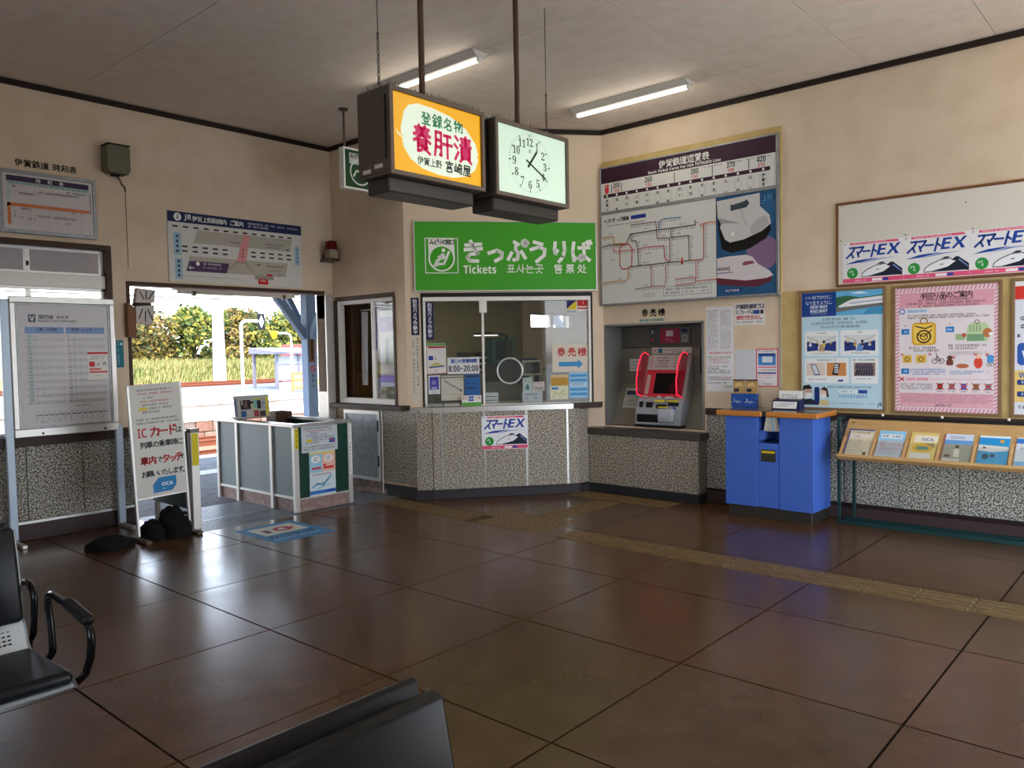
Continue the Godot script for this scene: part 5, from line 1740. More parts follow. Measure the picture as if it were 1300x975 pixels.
	paper_on("card_poster", "notice with green and red top bars on the ticket window's left pane", "notice", on_slant(0.212, 1.305, gz), DROT, 0.2, 0.312, rgb(206, 204, 200), p)
	p = Print.new(self)
	p.jp("窓口の営業時間", 0.035, 0.158, 0.044, rgb(40, 84, 158), 1, 0.15, 0.0395)
	p.latin("8:00~20:00", 0.012, 0.025, 0.062, rgb(20, 20, 22), 1, 0.315)
	paper_on("opening_hours_sign", "white opening hours sign behind the ticket window glass", "sign", on_slant(0.424, 1.29, gz), DROT, 0.34, 0.174, rgb(206, 208, 210), p)
	p = Print.new(self)
	p.rect(0.012, 0.045, 0.108, 0.18, rgb(66, 62, 150))
	p.disc(0.055, 0.12, 0.025, rgb(126, 122, 190), 2)
	p.rect(0.03, 0.05, 0.09, 0.075, rgb(150, 148, 204), 2)
	p.micro(0.03, 0.09, 0.015, 0.014, rgb(70, 70, 110), 1, 3)
	paper_on("purple_notice", "small purple picture notice at lower left of ticket window", "notice", on_slant(0.222, 1.085, gz), DROT, 0.12, 0.195, rgb(204, 204, 206), p)
	p = Print.new(self)
	p.rect(0.0, 0.235, 0.235, 0.25, rgb(120, 116, 106))
	for k in 34:
		var a := 0.02 + 0.19 * fmod(k * 0.618, 1.0)
		var b := 0.1 + 0.12 * fmod(k * 0.377, 1.0)
		p.line([Vector2(a, b), Vector2(a + 0.012, b + 0.01)], 0.004, rgb(84, 82, 78))
	p.rect(0.2, 0.09, 0.215, 0.115, rgb(40, 40, 40))
	p.micro(0.05, 0.2, 0.06, 0.01, rgb(120, 118, 112), 1, 6)
	paper_on("grey_notice", "grey dotted sheet low on the ticket window's left pane", "notice", on_slant(0.354, 1.012, gz), DROT, 0.236, 0.262, rgb(184, 180, 168), p)
	p = Print.new(self)
	p.rect(0.012, 0.205, 0.15, 0.225, rgb(62, 58, 50))
	p.micro(0.02, 0.14, 0.13, 0.018, rgb(24, 52, 96), 1, 6)
	p.rect(0.015, 0.085, 0.125, 0.1, rgb(40, 52, 84))
	paper_on("blue_notice", "mid blue sheet beside the mullion of the ticket window", "notice", on_slant(0.603, 1.048, gz), DROT, 0.165, 0.238, rgb(40, 92, 150), p)
	p = Print.new(self)
	p.rect(0.0, 0.0, 0.205, 0.035, rgb(84, 152, 66))
	p.latin("EX", 0.012, 0.065, 0.03, rgb(186, 84, 60), 1, 0.045)
	p.rect(0.07, 0.05, 0.125, 0.098, rgb(34, 74, 160))
	p.rect(0.075, 0.068, 0.12, 0.078, rgb(210, 216, 226), 2)
	p.jp("上品", 0.14, 0.098, 0.03, rgb(196, 120, 110), 1, 0.14)
	paper_on("counter_card", "small white card with green foot standing on the ticket ledge", "card", on_slant(0.563, 0.9545, 0.03), DROT, 0.208, 0.108, rgb(212, 212, 208), p, "", 0.012)
	for k in 2:
		var tr := thing("coin_tray", ["clear low coin tray at left end of the ticket ledge", "silver low tray beside the card on the ticket ledge"][k], "tray", on_slant([0.2, 0.375][k], 0.9545, 0.03), DROT)
		mb = MB.new()
		mb.b2(Vector3(0, 0, 0), Vector3(0.16, 0.035, 0.07), 0.008)
		part("dish", mb, [M.steel_dull, M.steel][k], tr)
	p = Print.new(self)
	p.poly([Vector2(0.012, 0.055), Vector2(0.012, 0.148), Vector2(0.118, 0.148)], rgb(30, 28, 92))
	p.poly([Vector2(0.012, 0.052), Vector2(0.12, 0.147), Vector2(0.12, 0.052)], rgb(210, 188, 30))
	p.latin("ALSOK", 0.014, 0.018, 0.022, rgb(32, 34, 96), 1, 0.1)
	paper_on("security_sticker", "blue and yellow security sticker in the ticket window's top right corner", "sticker", on_slant(1.712, 1.905, gz), DROT, 0.13, 0.155, rgb(206, 208, 208), p)
	p = Print.new(self)
	p.rect(0.0, 0.035, 0.13, 0.05, rgb(214, 208, 204))
	p.rect(0.0, 0.0, 0.13, 0.02, rgb(214, 208, 204))
	p.latin("1", 0.055, 0.075, 0.026, rgb(226, 196, 190), 1)
	p.micro(0.04, 0.1, 0.112, 0.012, rgb(226, 160, 150), 1, 3)
	paper_on("red_sticker", "red sticker beside the security sticker on the ticket window", "sticker", on_slant(1.844, 1.94, gz), DROT, 0.13, 0.135, rgb(178, 32, 36), p)
	p = Print.new(self)
	p.jp("券売機", 0.05, 0.265, 0.1, rgb(190, 70, 66), 1, 0.13, 0.115)
	p.poly([Vector2(0.07, 0.06), Vector2(0.28, 0.06), Vector2(0.28, 0.035), Vector2(0.34, 0.085), Vector2(0.28, 0.135), Vector2(0.28, 0.11), Vector2(0.07, 0.11)], rgb(52, 136, 190))
	paper_on("ticket_machine_arrow", "paper sign with blue arrow to the ticket machine, on right pane", "sign", on_slant(1.556, 1.283, gz), DROT, 0.398, 0.3, rgb(206, 198, 184), p)
	p = Print.new(self)
	p.rect(0.0, 0.085, 0.19, 0.115, rgb(200, 176, 140))
	for k in 4:
		p.rect(0.01, 0.012 + 0.018 * k, 0.18, 0.02 + 0.018 * k, rgb(150, 112, 30))
	paper_on("amber_notice", "small amber striped notice under the arrow sign", "notice", on_slant(1.536, 1.14, gz), DROT, 0.19, 0.116, rgb(196, 156, 62), p)
	p = Print.new(self)
	p.rrect(0.015, 0.105, 0.09, 0.132, 0.008, rgb(56, 132, 190))
	p.line([Vector2(0.03, 0.02), Vector2(0.05, 0.08), Vector2(0.1, 0.05), Vector2(0.15, 0.1)], 0.008, rgb(150, 166, 120))
	p.line([Vector2(0.12, 0.02), Vector2(0.15, 0.06), Vector2(0.18, 0.05)], 0.006, rgb(126, 150, 150))
	paper_on("map_notice", "pale map notice low on the ticket window's right pane", "notice", on_slant(1.526, 0.99, gz), DROT, 0.2, 0.146, rgb(206, 206, 176), p)
	p = Print.new(self)
	for k in 5:
		p.rect(0.012, 0.03 + 0.05 * k, 0.2, 0.058 + 0.05 * k, rgb(70, 146, 204) if k != 2 else rgb(190, 214, 230))
	p.micro(0.03, 0.18, 0.14, 0.018, rgb(60, 110, 170), 2, 5)
	paper_on("light_blue_notice", "light blue banded notice at lower right corner of ticket window", "notice", on_slant(1.737, 0.998, gz), DROT, 0.214, 0.28, rgb(150, 192, 222), p)
	p = Print.new(self)
	p.micro(0.03, 0.18, 0.085, 0.018, rgb(70, 84, 94), 1, 5)
	p.micro(0.03, 0.08, 0.045, 0.018, rgb(70, 84, 94), 1, 6)
	p.micro(0.13, 0.16, 0.045, 0.018, rgb(70, 84, 94), 1, 7)
	paper_on("grey_box", "low pale grey box standing behind the glass on the office desk", "box", on_slant(1.232, 0.955, -0.16), DROT, 0.22, 0.125, rgb(172, 184, 190), p, "", 0.08)
	p = Print.new(self)
	p.poly([Vector2(0.025, 0.02), Vector2(0.075, 0.02), Vector2(0.06, 0.075), Vector2(0.04, 0.075)], rgb(30, 110, 112))
	p.micro(0.02, 0.08, 0.11, 0.014, rgb(60, 80, 84), 1, 6)
	paper_on("teal_card", "little teal figure card standing above the grey box", "card", on_slant(1.244, 1.081, -0.13), DROT, 0.1, 0.148, rgb(176, 190, 190), p, "", 0.02)
	p = Print.new(self)
	p.micro(0.02, 0.1, 0.075, 0.012, rgb(190, 70, 70), 1, 6)
	p.rect(0.02, 0.012, 0.115, 0.05, rgb(150, 148, 144))
	paper_on("pink_card", "little red lettered card beside the teal card", "card", on_slant(1.352, 1.081, -0.13), DROT, 0.13, 0.1, rgb(196, 192, 188), p, "", 0.02)

	# ---- inside the office: desk, machines, screens, shelf, chairs, blinds
	t = thing("office_desk", "long grey desk behind the ticket window glass", "desk", on_slant(1.1, 0.0, -0.55), DROT)
	mb = MB.new()
	mb.b2(Vector3(-0.85, 0.9, -0.25), Vector3(0.85, 0.94, 0.4), 0.004)
	part("desk_top", mb, mat(rgb(150, 150, 140), 0.5), t)
	for s in [-0.83, 0.79]:
		mb = MB.new()
		mb.b2(Vector3(s, 0, -0.24), Vector3(s + 0.04, 0.9, 0.38))
		part("side_panel", mb, mat(rgb(120, 120, 112), 0.6), t)
	t = thing("ticket_terminal", "dark grey ticket terminal with tilted keyboard on the office desk", "terminal", on_slant(1.05, 0.94, -0.5), DROT)
	mb = MB.new()
	mb.prism([Vector2(-0.22, 0.0), Vector2(0.25, 0.0), Vector2(0.25, 0.16), Vector2(0.16, 0.24), Vector2(-0.22, 0.24)], -0.18, 0.1)
	part("body", mb, mat(rgb(84, 86, 76), 0.5), t)
	mb = MB.new()
	mb.b2(Vector3(-0.17, 0.245, -0.06), Vector3(0.12, 0.44, -0.03), 0.005)
	part("screen", mb, M.black_gloss, t)
	mb = MB.new()
	mb.b2(Vector3(-0.05, 0.235, -0.055), Vector3(0.0, 0.26, -0.02))
	part("neck", mb, M.black, t)
	mb = MB.new()
	mb.b2(Vector3(-0.2, 0.005, 0.12), Vector3(0.2, 0.03, 0.3), 0.004)
	part("keyboard", mb, mat(rgb(150, 150, 138), 0.5), t)
	t = thing("receipt_printer", "pale receipt printer stacked beside the mullion behind the glass", "printer", on_slant(0.95, 0.955, -0.2), DROT)
	mb = MB.new()
	mb.b2(Vector3(-0.12, 0, -0.1), Vector3(0.03, 0.12, 0.05), 0.006)
	part("body", mb, mat(rgb(176, 186, 186), 0.5), t)
	for k in 2:
		mb = MB.new()
		mb.b2(Vector3(-0.11, 0.035 + 0.04 * k, 0.049), Vector3(0.02, 0.042 + 0.04 * k, 0.052))
		part("slot", mb, M.black, t)
	t = thing("desk_monitor", "small monitor in a pale frame on the office desk by arrow sign", "monitor", on_slant(1.42, 0.94, -0.55), DROT)
	mb = MB.new()
	mb.b2(Vector3(-0.1, 0.3, -0.02), Vector3(0.12, 0.47, 0.02), 0.006)
	part("case", mb, mat(rgb(196, 192, 178), 0.5), t)
	mb = MB.new()
	mb.b2(Vector3(-0.08, 0.32, 0.018), Vector3(0.1, 0.45, 0.022))
	part("screen", mb, M.black_gloss, t)
	mb = MB.new()
	mb.b2(Vector3(-0.02, 0.02, -0.02), Vector3(0.03, 0.3, 0.01))
	mb.b2(Vector3(-0.08, 0.0, -0.07), Vector3(0.09, 0.02, 0.05), 0.004)
	part("stand", mb, mat(rgb(170, 168, 156), 0.5), t)
	t = thing("office_chair", "navy office chair seen through the ticket window's right pane", "chair", Vector3(-1.7, 0, -5.55), DROT + 0.4)
	mb = MB.new()
	mb.pad(Vector3(0, 0.48, 0), Vector3(0.5, 0.1, 0.48), 0.04)
	part("seat", mb, mat(rgb(34, 46, 82), 0.9), t)
	mb = MB.new()
	mb.pad(Vector3(0, 1.02, -0.24), Vector3(0.48, 0.8, 0.1), 0.045)
	part("backrest", mb, mat(rgb(34, 46, 82), 0.9), t)
	mb = MB.new()
	mb.rod(Vector3(0, 0.06, 0), Vector3(0, 0.44, 0), 0.03)
	for k in 5:
		mb.rod(Vector3(0, 0.08, 0), Vector3(cos(TAU * k / 5) * 0.28, 0.03, sin(TAU * k / 5) * 0.28), 0.018)
	part("stand", mb, M.black, t)
	t = thing("desk_lamp", "thin desk lamp with a white lit tube above the office desk", "lamp", Vector3(-1.75, 0.0, -5.1), DROT)
	mb = MB.new()
	mb.rod(Vector3(0, 0.0, 0), Vector3(0, 1.72, 0), 0.022)
	mb.rod(Vector3(0, 1.72, 0), Vector3(-0.3, 1.76, 0), 0.018)
	mb.lathe([Vector2(0.15, 0.0), Vector2(0.15, 0.02), Vector2(0.03, 0.03)], 16)
	part("pole", mb, M.black, t)
	mb = MB.new()
	mb.b2(Vector3(-0.42, 1.73, -0.04), Vector3(-0.1, 1.755, 0.04), 0.004)
	part("lamp_head", mb, M.black, t)
	mb = MB.new()
	mb.b2(Vector3(-0.41, 1.715, -0.03), Vector3(-0.11, 1.728, 0.03))
	part("tube", mb, glow(rgb(250, 246, 234), 1.3), t)
	t = thing("green_monitor", "teal backed monitor on a grey cabinet deep in the office", "monitor", Vector3(-2.25, 0, -5.65), PI / 2)
	mb = MB.new()
	mb.b2(Vector3(-0.32, 1.33, -0.1), Vector3(0.12, 1.7, 0.05), 0.02)
	part("case", mb, mat(rgb(30, 92, 92), 0.5), t)
	mb = MB.new()
	mb.b2(Vector3(-0.26, 1.4, 0.05), Vector3(0.06, 1.66, 0.056))
	part("screen", mb, mat(rgb(12, 50, 54), 0.2), t)
	mb = MB.new()
	mb.b2(Vector3(-0.2, 1.25, -0.08), Vector3(0.02, 1.33, 0.04))
	part("foot", mb, M.black, t)
	t = thing("filing_cabinet", "row of low grey cabinets under the blinds in the office", "cabinet", Vector3(-2.58, 0, -4.2), PI / 2)
	for k in 5:
		mb = MB.new()
		mb.b2(Vector3(0.56 * k + 0.005, 0, 0.02), Vector3(0.56 * k + 0.555, 1.25, 0.48), 0.006)
		var cb := part("body", mb, mat(rgb(140, 142, 126), 0.55), t)
		for j in 3:
			mb = MB.new()
			mb.b2(Vector3(0.56 * k + 0.03, 0.06 + 0.4 * j, 0.48), Vector3(0.56 * k + 0.53, 0.42 + 0.4 * j, 0.492), 0.003)
			part("drawer", mb, mat(rgb(150, 152, 136), 0.5), cb)
	t = thing("paper_sorter", "black paper sorter standing on the grey cabinets in the office", "sorter", Vector3(-2.45, 1.252, -5.2), PI / 2)
	for k in 4:
		mb = MB.new()
		mb.b2(Vector3(-0.2, 0.08 * k, -0.1), Vector3(0.16, 0.08 * k + 0.012, 0.15))
		part("shelf", mb, M.black, t)
	for s in [-0.2, 0.15]:
		mb = MB.new()
		mb.b2(Vector3(s, 0, -0.1), Vector3(s + 0.01, 0.26, 0.15))
		part("side", mb, M.black, t)
	for k in 3:
		mb = MB.new()
		mb.b2(Vector3(-0.17, 0.08 * k + 0.0125, -0.08), Vector3(0.13, 0.08 * k + 0.04, 0.14))
		part("papers", mb, M.paper, t)
	t = thing("dark_cupboard", "dark brown wooden cupboard inside the side window's open half", "cupboard", Vector3(-2.59, 0, -3.8), PI / 2)
	mb = MB.new()
	mb.b2(Vector3(-0.56, 0, 0.0), Vector3(-0.02, 2.15, 0.16), 0.004)
	part("body", mb, mat(rgb(64, 44, 22), 0.5), t)
	mb = MB.new()
	mb.b2(Vector3(-0.54, 0.1, 0.16), Vector3(-0.04, 1.3, 0.172), 0.002)
	part("door", mb, mat(rgb(84, 58, 24), 0.45), t)
	# venetian blinds before the platform windows, and the windows themselves
	for spec in [[-6.1, -3.9, "window_3"], [-7.62, -6.6, "window_4"]]:
		mb = MB.new()
		var wy0 := 1.0 if spec[0] > -7.0 else 1.84
		var wy1 := 2.2 if spec[0] > -7.0 else 2.08
		for r in [[spec[0], wy1 - 0.03, spec[1], wy1], [spec[0], wy0, spec[1], wy0 + 0.03], [spec[0], wy0 + 0.03, spec[0] + 0.03, wy1 - 0.03], [spec[1] - 0.03, wy0 + 0.03, spec[1], wy1 - 0.03], [lerpf(spec[0], spec[1], 0.45) - 0.04, wy0 + 0.03, lerpf(spec[0], spec[1], 0.45) + 0.04, wy1 - 0.03]]:
			mb.b2(Vector3(LW_X - 0.1, r[1], r[0]), Vector3(LW_X - 0.05, r[3], r[2]))
		var w := struct(spec[2], mb, M.aluminium)
		mb = MB.new()
		mb.b2(Vector3(LW_X - 0.077, wy0 + 0.03, spec[0] + 0.03), Vector3(LW_X - 0.073, wy1 - 0.03, spec[1] - 0.03))
		part("pane", mb, M.glass, w)
	t = thing("venetian_blind", "olive beige venetian blind lowered inside the office behind ticket window", "blind", Vector3(LW_X + 0.05, 0, -3.85), PI / 2)
	mb = MB.new()
	mb.b2(Vector3(0, 2.2, -0.03), Vector3(2.5, 2.26, 0.03), 0.004)
	part("head_rail", mb, mat(rgb(150, 142, 108), 0.6), t)
	var slat := MB.new()
	slat.obox(Transform3D(Basis(Vector3(1, 0, 0), 1.15), Vector3(1.25, 0, 0)), Vector3(2.5, 0.002, 0.036))
	var slat_mesh := slat.mesh()
	var sm := mat(rgb(132, 122, 84), 0.6)
	for k in 29:
		part("slat", slat_mesh, sm, t).position = Vector3(0, 2.185 - 0.032 * k, 0)
	for q in [0.5, 1.25, 2.0]:
		mb = MB.new()
		mb.rod(Vector3(q, 1.28, 0.02), Vector3(q, 2.2, 0.02), 0.0015, 5)
		part("cord", mb, sm, t)
	# unseen office ceiling lamps, placed to light the room behind the glass
	for q in [[-0.9, -5.4], [0.6, -6.4]]:
		var f := thing("unseen_office_lamp", ["unseen ceiling tube lamp lighting the ticket office near the window", "unseen ceiling tube lamp lighting the depth of the ticket office"][0 if q[0] < 0 else 1], "lamp", Vector3(q[0], 2.75, q[1]), PI / 2)
		mb = MB.new()
		mb.b2(Vector3(-0.62, -0.05, -0.06), Vector3(0.62, 0.0, 0.06), 0.006)
		part("housing", mb, M.white_paint, f)
		mb = MB.new()
		mb.rod(Vector3(-0.6, -0.066, 0), Vector3(0.6, -0.066, 0), 0.015)
		part("tube", mb, glow(rgb(255, 250, 236), 2.0), f)
		area("unseen_office_light", Vector3(q[0], 2.655, q[1]), Vector2(0.06, 1.2), 0.5, rgb(255, 248, 232))

	# ---- the side window beside the gateway: frame, one pane slid open, and the curtain behind
	wf = MB.new()
	for r in [[-2.56, 2.12, -1.53, 2.165], [-1.555, 0.97, -1.52, 2.13], [-2.58, 0.97, -2.545, 2.13]]:
		wf.b2(Vector3(r[0], r[1], SW_Z - 0.11), Vector3(r[2], r[3], SW_Z + 0.012), 0.003)
	win = struct("window_5", wf, M.wood_dark)
	al = MB.new()
	for r in [[-2.545, 2.075, -1.555, 2.12], [-2.545, 0.97, -1.555, 1.03], [-2.545, 1.03, -2.515, 2.075], [-1.58, 1.03, -1.555, 2.075]]:
		al.b2(Vector3(r[0], r[1], SW_Z - 0.09), Vector3(r[2], r[3], SW_Z - 0.01), 0.003)
	part("sash_frame", al, M.white_paint, win)
	for k in 2:
		al = MB.new()
		al.b2(Vector3(-1.99 + 0.065 * k, 1.03, SW_Z - 0.075 + 0.03 * k), Vector3(-1.955 + 0.065 * k, 2.075, SW_Z - 0.045 + 0.03 * k), 0.003)
		part("mullion", al, M.white_paint, win)
	gm = MB.new()
	gm.b2(Vector3(-1.955, 1.03, SW_Z - 0.034), Vector3(-1.58, 2.075, SW_Z - 0.03))
	part("pane", gm, M.glass, win)
	t = thing("white_curtain", "thin white curtain gathered behind the side window's middle bar", "curtain", Vector3(-2.42, 1.15, SW_Z - 0.25))
	var rows := []
	for i in 8:
		var row := []
		for j in 13:
			row.append(Vector3(-0.11 + 0.018 * j * (1.0 - 0.02 * i), 0.85 - 0.12 * i, 0.018 * sin(j * 1.9)))
		rows.append(row)
	mb = MB.new()
	mb.sheet(rows)
	part("cloth", mb, mat(rgb(206, 206, 212), 0.8), t)
	mb = MB.new()
	mb.rod(Vector3(-0.18, 0.87, 0), Vector3(0.95, 0.87, 0), 0.008)
	part("curtain_rail", mb, M.white_paint, t)
	p = Print.new(self)
	p.rect(0.0, 0.70, 0.4, 0.86, rgb(150, 132, 196))
	p.disc(0.07, 0.79, 0.032, rgb(196, 190, 220), 2)
	p.latin("IGA-UENO", 0.13, 0.74, 0.05, rgb(104, 90, 150), 2, 0.24)
	p.micro(0.13, 0.36, 0.81, 0.02, rgb(196, 190, 216), 2, 4)
	p.rect(0.0, 0.66, 0.4, 0.70, rgb(198, 204, 216))
	p.rect(0.07, 0.33, 0.37, 0.63, rgb(186, 208, 186))
	p.rect(0.1, 0.34, 0.15, 0.62, rgb(110, 150, 162), 2)
	p.rect(0.0, 0.14, 0.4, 0.22, rgb(128, 96, 206))
	p.rect(0.09, 0.24, 0.16, 0.3, rgb(206, 212, 220), 2)
	for k in 3:
		p.rect(0.0, 0.225 + 0.03 * k, 0.4, 0.229 + 0.03 * k, rgb(172, 180, 196), 2)
	paper_on("train_stand_in", "white and purple painted banner standing behind the side window pane", "stand_in", Vector3(-1.98, 1.06, SW_Z - 0.16), 0.0, 0.42, 0.93, rgb(204, 212, 222), p, "", 0.004)  # painted panel standing in for a train seen in the glass
	p = Print.new(self)
	p.rect(0.008, 0.04, 0.068, 0.19, rgb(120, 118, 184))
	for k in 6:
		p.micro(0.02, 0.05, 0.44 - 0.045 * k, 0.03, rgb(214, 214, 232), 1, k)
	paper_on("purple_strip", "tall purple grey strip stuck inside the side window pane", "sticker", Vector3(-1.945, 1.56, SW_Z - 0.029), 0.0, 0.075, 0.46, rgb(112, 110, 168), p)
	for k in 2:
		var bx := thing("desk_carton", ["small cream carton inside the side window's lower corner", "dark olive box inside the side window beside the carton"][k], "carton", Vector3([-1.84, -1.68][k], 1.03, SW_Z - 0.1))
		mb = MB.new()
		mb.b2(Vector3(-0.05, 0, -0.03), Vector3(0.05 + 0.03 * k, 0.13, 0.03), 0.003)
		part("body", mb, mat([rgb(190, 186, 168), rgb(84, 88, 66)][k], 0.6), bx)
		mb = MB.new()
		mb.b2(Vector3(-0.04, 0.05, 0.03), Vector3(0.04, 0.09, 0.031))
		part("print_label", mb, mat([rgb(120, 130, 110), rgb(130, 134, 96)][k], 0.6), bx)
	var bd2 := MB.new()
	bd2.b2(Vector3(-2.54, 0.9, SW_Z - 0.3), Vector3(-1.75, 1.0, SW_Z - 0.121), 0.004)
	t = thing("side_counter", "brown counter inside the office below the side window", "counter", Vector3.ZERO)
	part("counter_top", bd2, M.wood_brown, t)
	mb = MB.new()
	mb.b2(Vector3(-2.5, 0, SW_Z - 0.29), Vector3(-1.8, 0.9, SW_Z - 0.25))
	part("front_panel", mb, M.wood_brown, t)
	# ledge, steel hatch and the stone under the side window
	var lg := MB.new()
	lg.b2(Vector3(LW_X + 0.01, 0.925, SW_Z - 0.02), Vector3(-1.34, 0.972, SW_Z + 0.11), 0.005)
	struct("trim_9", lg, M.rail_wood)
	t = thing("steel_hatch", "steel hatch door with hinges under the side window ledge", "hatch", Vector3(-2.4, 0, SW_Z))
	for r in [[0.0, 0.86, 0.62, 0.905], [0.0, 0.14, 0.62, 0.175], [0.0, 0.175, 0.035, 0.86], [0.585, 0.175, 0.62, 0.86]]:
		mb = MB.new()
		mb.b2(Vector3(r[0], r[1], 0.001), Vector3(r[2], r[3], 0.05), 0.003)
		part("frame_bar", mb, M.aluminium, t)
	mb = MB.new()
	mb.b2(Vector3(0.035, 0.175, 0.001), Vector3(0.585, 0.86, 0.035))
	part("door", mb, M.steel_dull, t)
	for y in [0.3, 0.68]:
		mb = MB.new()
		mb.rod(Vector3(0.605, y, 0.056), Vector3(0.605, y + 0.12, 0.056), 0.009)
		part("hinge", mb, M.black, t)
	mb = MB.new()
	mb.rod(Vector3(0.645, 0.02, 0.03), Vector3(0.645, 0.9, 0.03), 0.008)
	part("conduit", mb, M.aluminium, t)
	# small bricks under the hatch
	var wall := get_node("wall_office_side") as Node3D
	for row in 2:
		for k in 6:
			mb = MB.new()
			var bx0 := -2.5 + 0.135 * k - (0.06 if row == 1 else 0.0)
			mb.b2(Vector3(bx0, 0.004 + 0.068 * row, SW_Z + 0.001), Vector3(bx0 + 0.13, 0.068 + 0.068 * row, SW_Z + 0.03), 0.003)
			part("brick", mb, M.pink_stone, wall)
	var bs := MB.new()
	bs.b2(Vector3(-1.75, 0, SW_Z), Vector3(-1.22, 0.12, SW_Z + 0.03), 0.004)
	struct("baseboard_office", bs, mat(rgb(48, 46, 50), 0.5))


func build_right():
	var p: Print
	var mb: MB
	# ---- the fare board: wooden backing, fare strip, route map and a photograph of trains
	var t := thing("fare_board", "large fare board with purple title bar, route map and train photographs", "sign", on_right(-0.01, 1.985))
	var W := 1.965
	var H := 1.465
	mb = MB.new()
	mb.prism([Vector2(-0.005, 0.02), Vector2(W + 0.01, 0.02), Vector2(W + 0.012, H + 0.062), Vector2(0.02, H + 0.062), Vector2(-0.005, H + 0.02)], 0.0, 0.03)
	part("wood_backing", mb, M.wood_board, t)
	mb = MB.new()
	mb.b2(Vector3(0.01, 0.01, 0.03), Vector3(W - 0.01, H - 0.01, 0.05))
	part("panel", mb, mat(rgb(206, 208, 206), 0.5), t)
	var split := 0.985
	for r in [[0.0, 0.0, W, 0.022], [0.0, H - 0.016, W, H], [0.0, 0.022, 0.018, H - 0.016], [W - 0.026, 0.022, W, H - 0.016], [0.018, split - 0.02, W - 0.026, split + 0.012]]:
		mb = MB.new()
		mb.b2(Vector3(r[0], r[1], 0.03), Vector3(r[2], r[3], 0.058), 0.003)
		part("frame_bar", mb, M.steel_dull, t)
	p = Print.new(self)
	var plum := rgb(52, 22, 44)
	var ink := rgb(32, 32, 34)
	var red := rgb(196, 52, 48)
	var white := rgb(226, 226, 224)
	p.rect(0.018, 1.295, W - 0.026, H - 0.016, plum)
	p.jp("伊賀鉄道運賃表", 0.72, 1.425, 0.082, white, 2, 0.12, 0.08)
	p.latin("Basic Ticket Fares For IGA TETSUDO Line", 0.6, 1.308, 0.026, white, 2, 0.8)
	var y := 1.16
	p.rect(0.05, y - 0.018, W - 0.08, y + 0.018, plum)
	var names := ["伊賀上野", "新居", "西大手", "上野市", "広小路", "茅町", "桑町", "四十九", "猪田道", "市部", "依那古", "丸山", "上林", "比土", "伊賀神戸"]
	for k in 15:
		var x := 0.09 + 0.1235 * k
		p.disc(x, y, 0.012, white, 2, -1, 14)
		var nm: String = names[k]
		var gap: float = 0.042 if nm.length() > 3 else (0.062 if nm.length() == 3 else 0.1)
		p.jp(nm, x - 0.018, y - 0.035, 0.036, ink, 1, 0.12, gap, true)
		for j in 7:
			p.micro(x + 0.026, x + 0.036, y - 0.055 - 0.014 * j, 0.009, rgb(90, 90, 92), 1, k * 9 + j)
			p.micro(x - 0.036, x - 0.028, y - 0.055 - 0.017 * j, 0.009, rgb(90, 90, 92), 1, k * 11 + j)
	p.rrect(0.066, y + 0.028, 0.114, y + 0.118, 0.01, red, 1)
	p.micro(0.078, 0.1, y + 0.085, 0.022, white, 2, 3)
	p.micro(0.078, 0.1, y + 0.05, 0.022, white, 2, 4)
	for q in [["200", "100", 0.21], ["260", "130", 0.6], ["300", "150", 1.12], ["370", "190", 1.5], ["420", "210", 1.8]]:
		p.latin(q[0], q[2] - 0.042, y + 0.07, 0.052, ink, 1, 0.085)
		p.latin(q[1], q[2] - 0.034, y + 0.026, 0.034, red, 1, 0.068)
	for x in [0.15, 0.275, 0.9, 1.31, 1.68]:
		p.rect(x - 0.004, y + 0.025, x + 0.004, y + 0.115, ink)
	p.micro(1.22, 1.42, 1.268, 0.013, rgb(96, 96, 98), 1, 6)
	p.micro(1.46, 1.62, 1.268, 0.013, rgb(96, 96, 98), 1, 7)
	p.micro(1.65, 1.9, 1.268, 0.013, rgb(96, 96, 98), 1, 8)
	# lower left: the route map
	p.rect(0.055, 0.885, 0.075, 0.905, ink)
	p.latin("JR", 0.085, 0.878, 0.036, ink, 1, 0.06)
	p.jp("きっぷ運賃", 0.15, 0.92, 0.046, ink, 1, 0.13, 0.042)
	p.rect(0.385, 0.878, 0.565, 0.918, rgb(30, 58, 140))
	p.micro(0.09, 0.55, 0.835, 0.016, rgb(70, 70, 72), 1, 9)
	var mx := func(a: float) -> float: return 0.018 + (a - 62.0) / (1115.0 - 62.0) * 1.33
	var my := func(a: float, b: float) -> float:
		var fx: float = (a - 62.0) / (1115.0 - 62.0)
		var top := lerpf(180.0, 25.0, fx)
		var bot := lerpf(960.0, 905.0, fx)
		return lerpf(0.965, 0.022, (b - top) / (bot - top))
	var route := func(pts: Array, w: float, c: Color, layer: int, ticks: float):
		var out := []
		for q in pts:
			out.append(Vector2(mx.call(q[0]), my.call(q[0], q[1])))
		p.line(out, w, c, layer)
		if ticks > 0.0:
			var rng := RandomNumberGenerator.new()
			rng.seed = int(pts[0][0] * 3 + pts[0][1])
			for i in out.size() - 1:
				var a: Vector2 = out[i]
				var b: Vector2 = out[i + 1]
				var n := int(a.distance_to(b) / 0.022)
				for k in n:
					var m := a.lerp(b, (k + 0.5) / n)
					var h := rng.randf_range(0.014, 0.03)
					if absf(b.x - a.x) > absf(b.y - a.y):
						p.rect(m.x - 0.003, m.y - 0.01 - h, m.x + 0.003, m.y - 0.008, rgb(96, 96, 98), 1)
					else:
						p.rect(m.x + 0.012, m.y - 0.003, m.x + 0.014 + h, m.y + 0.003, rgb(96, 96, 98), 1)
	var dk := rgb(58, 60, 64)
	var orange := rgb(196, 130, 50)
	var rust := rgb(176, 84, 48)
	route.call([[65, 378], [172, 362], [178, 432], [295, 420]], 0.011, orange, 1, 1.0)
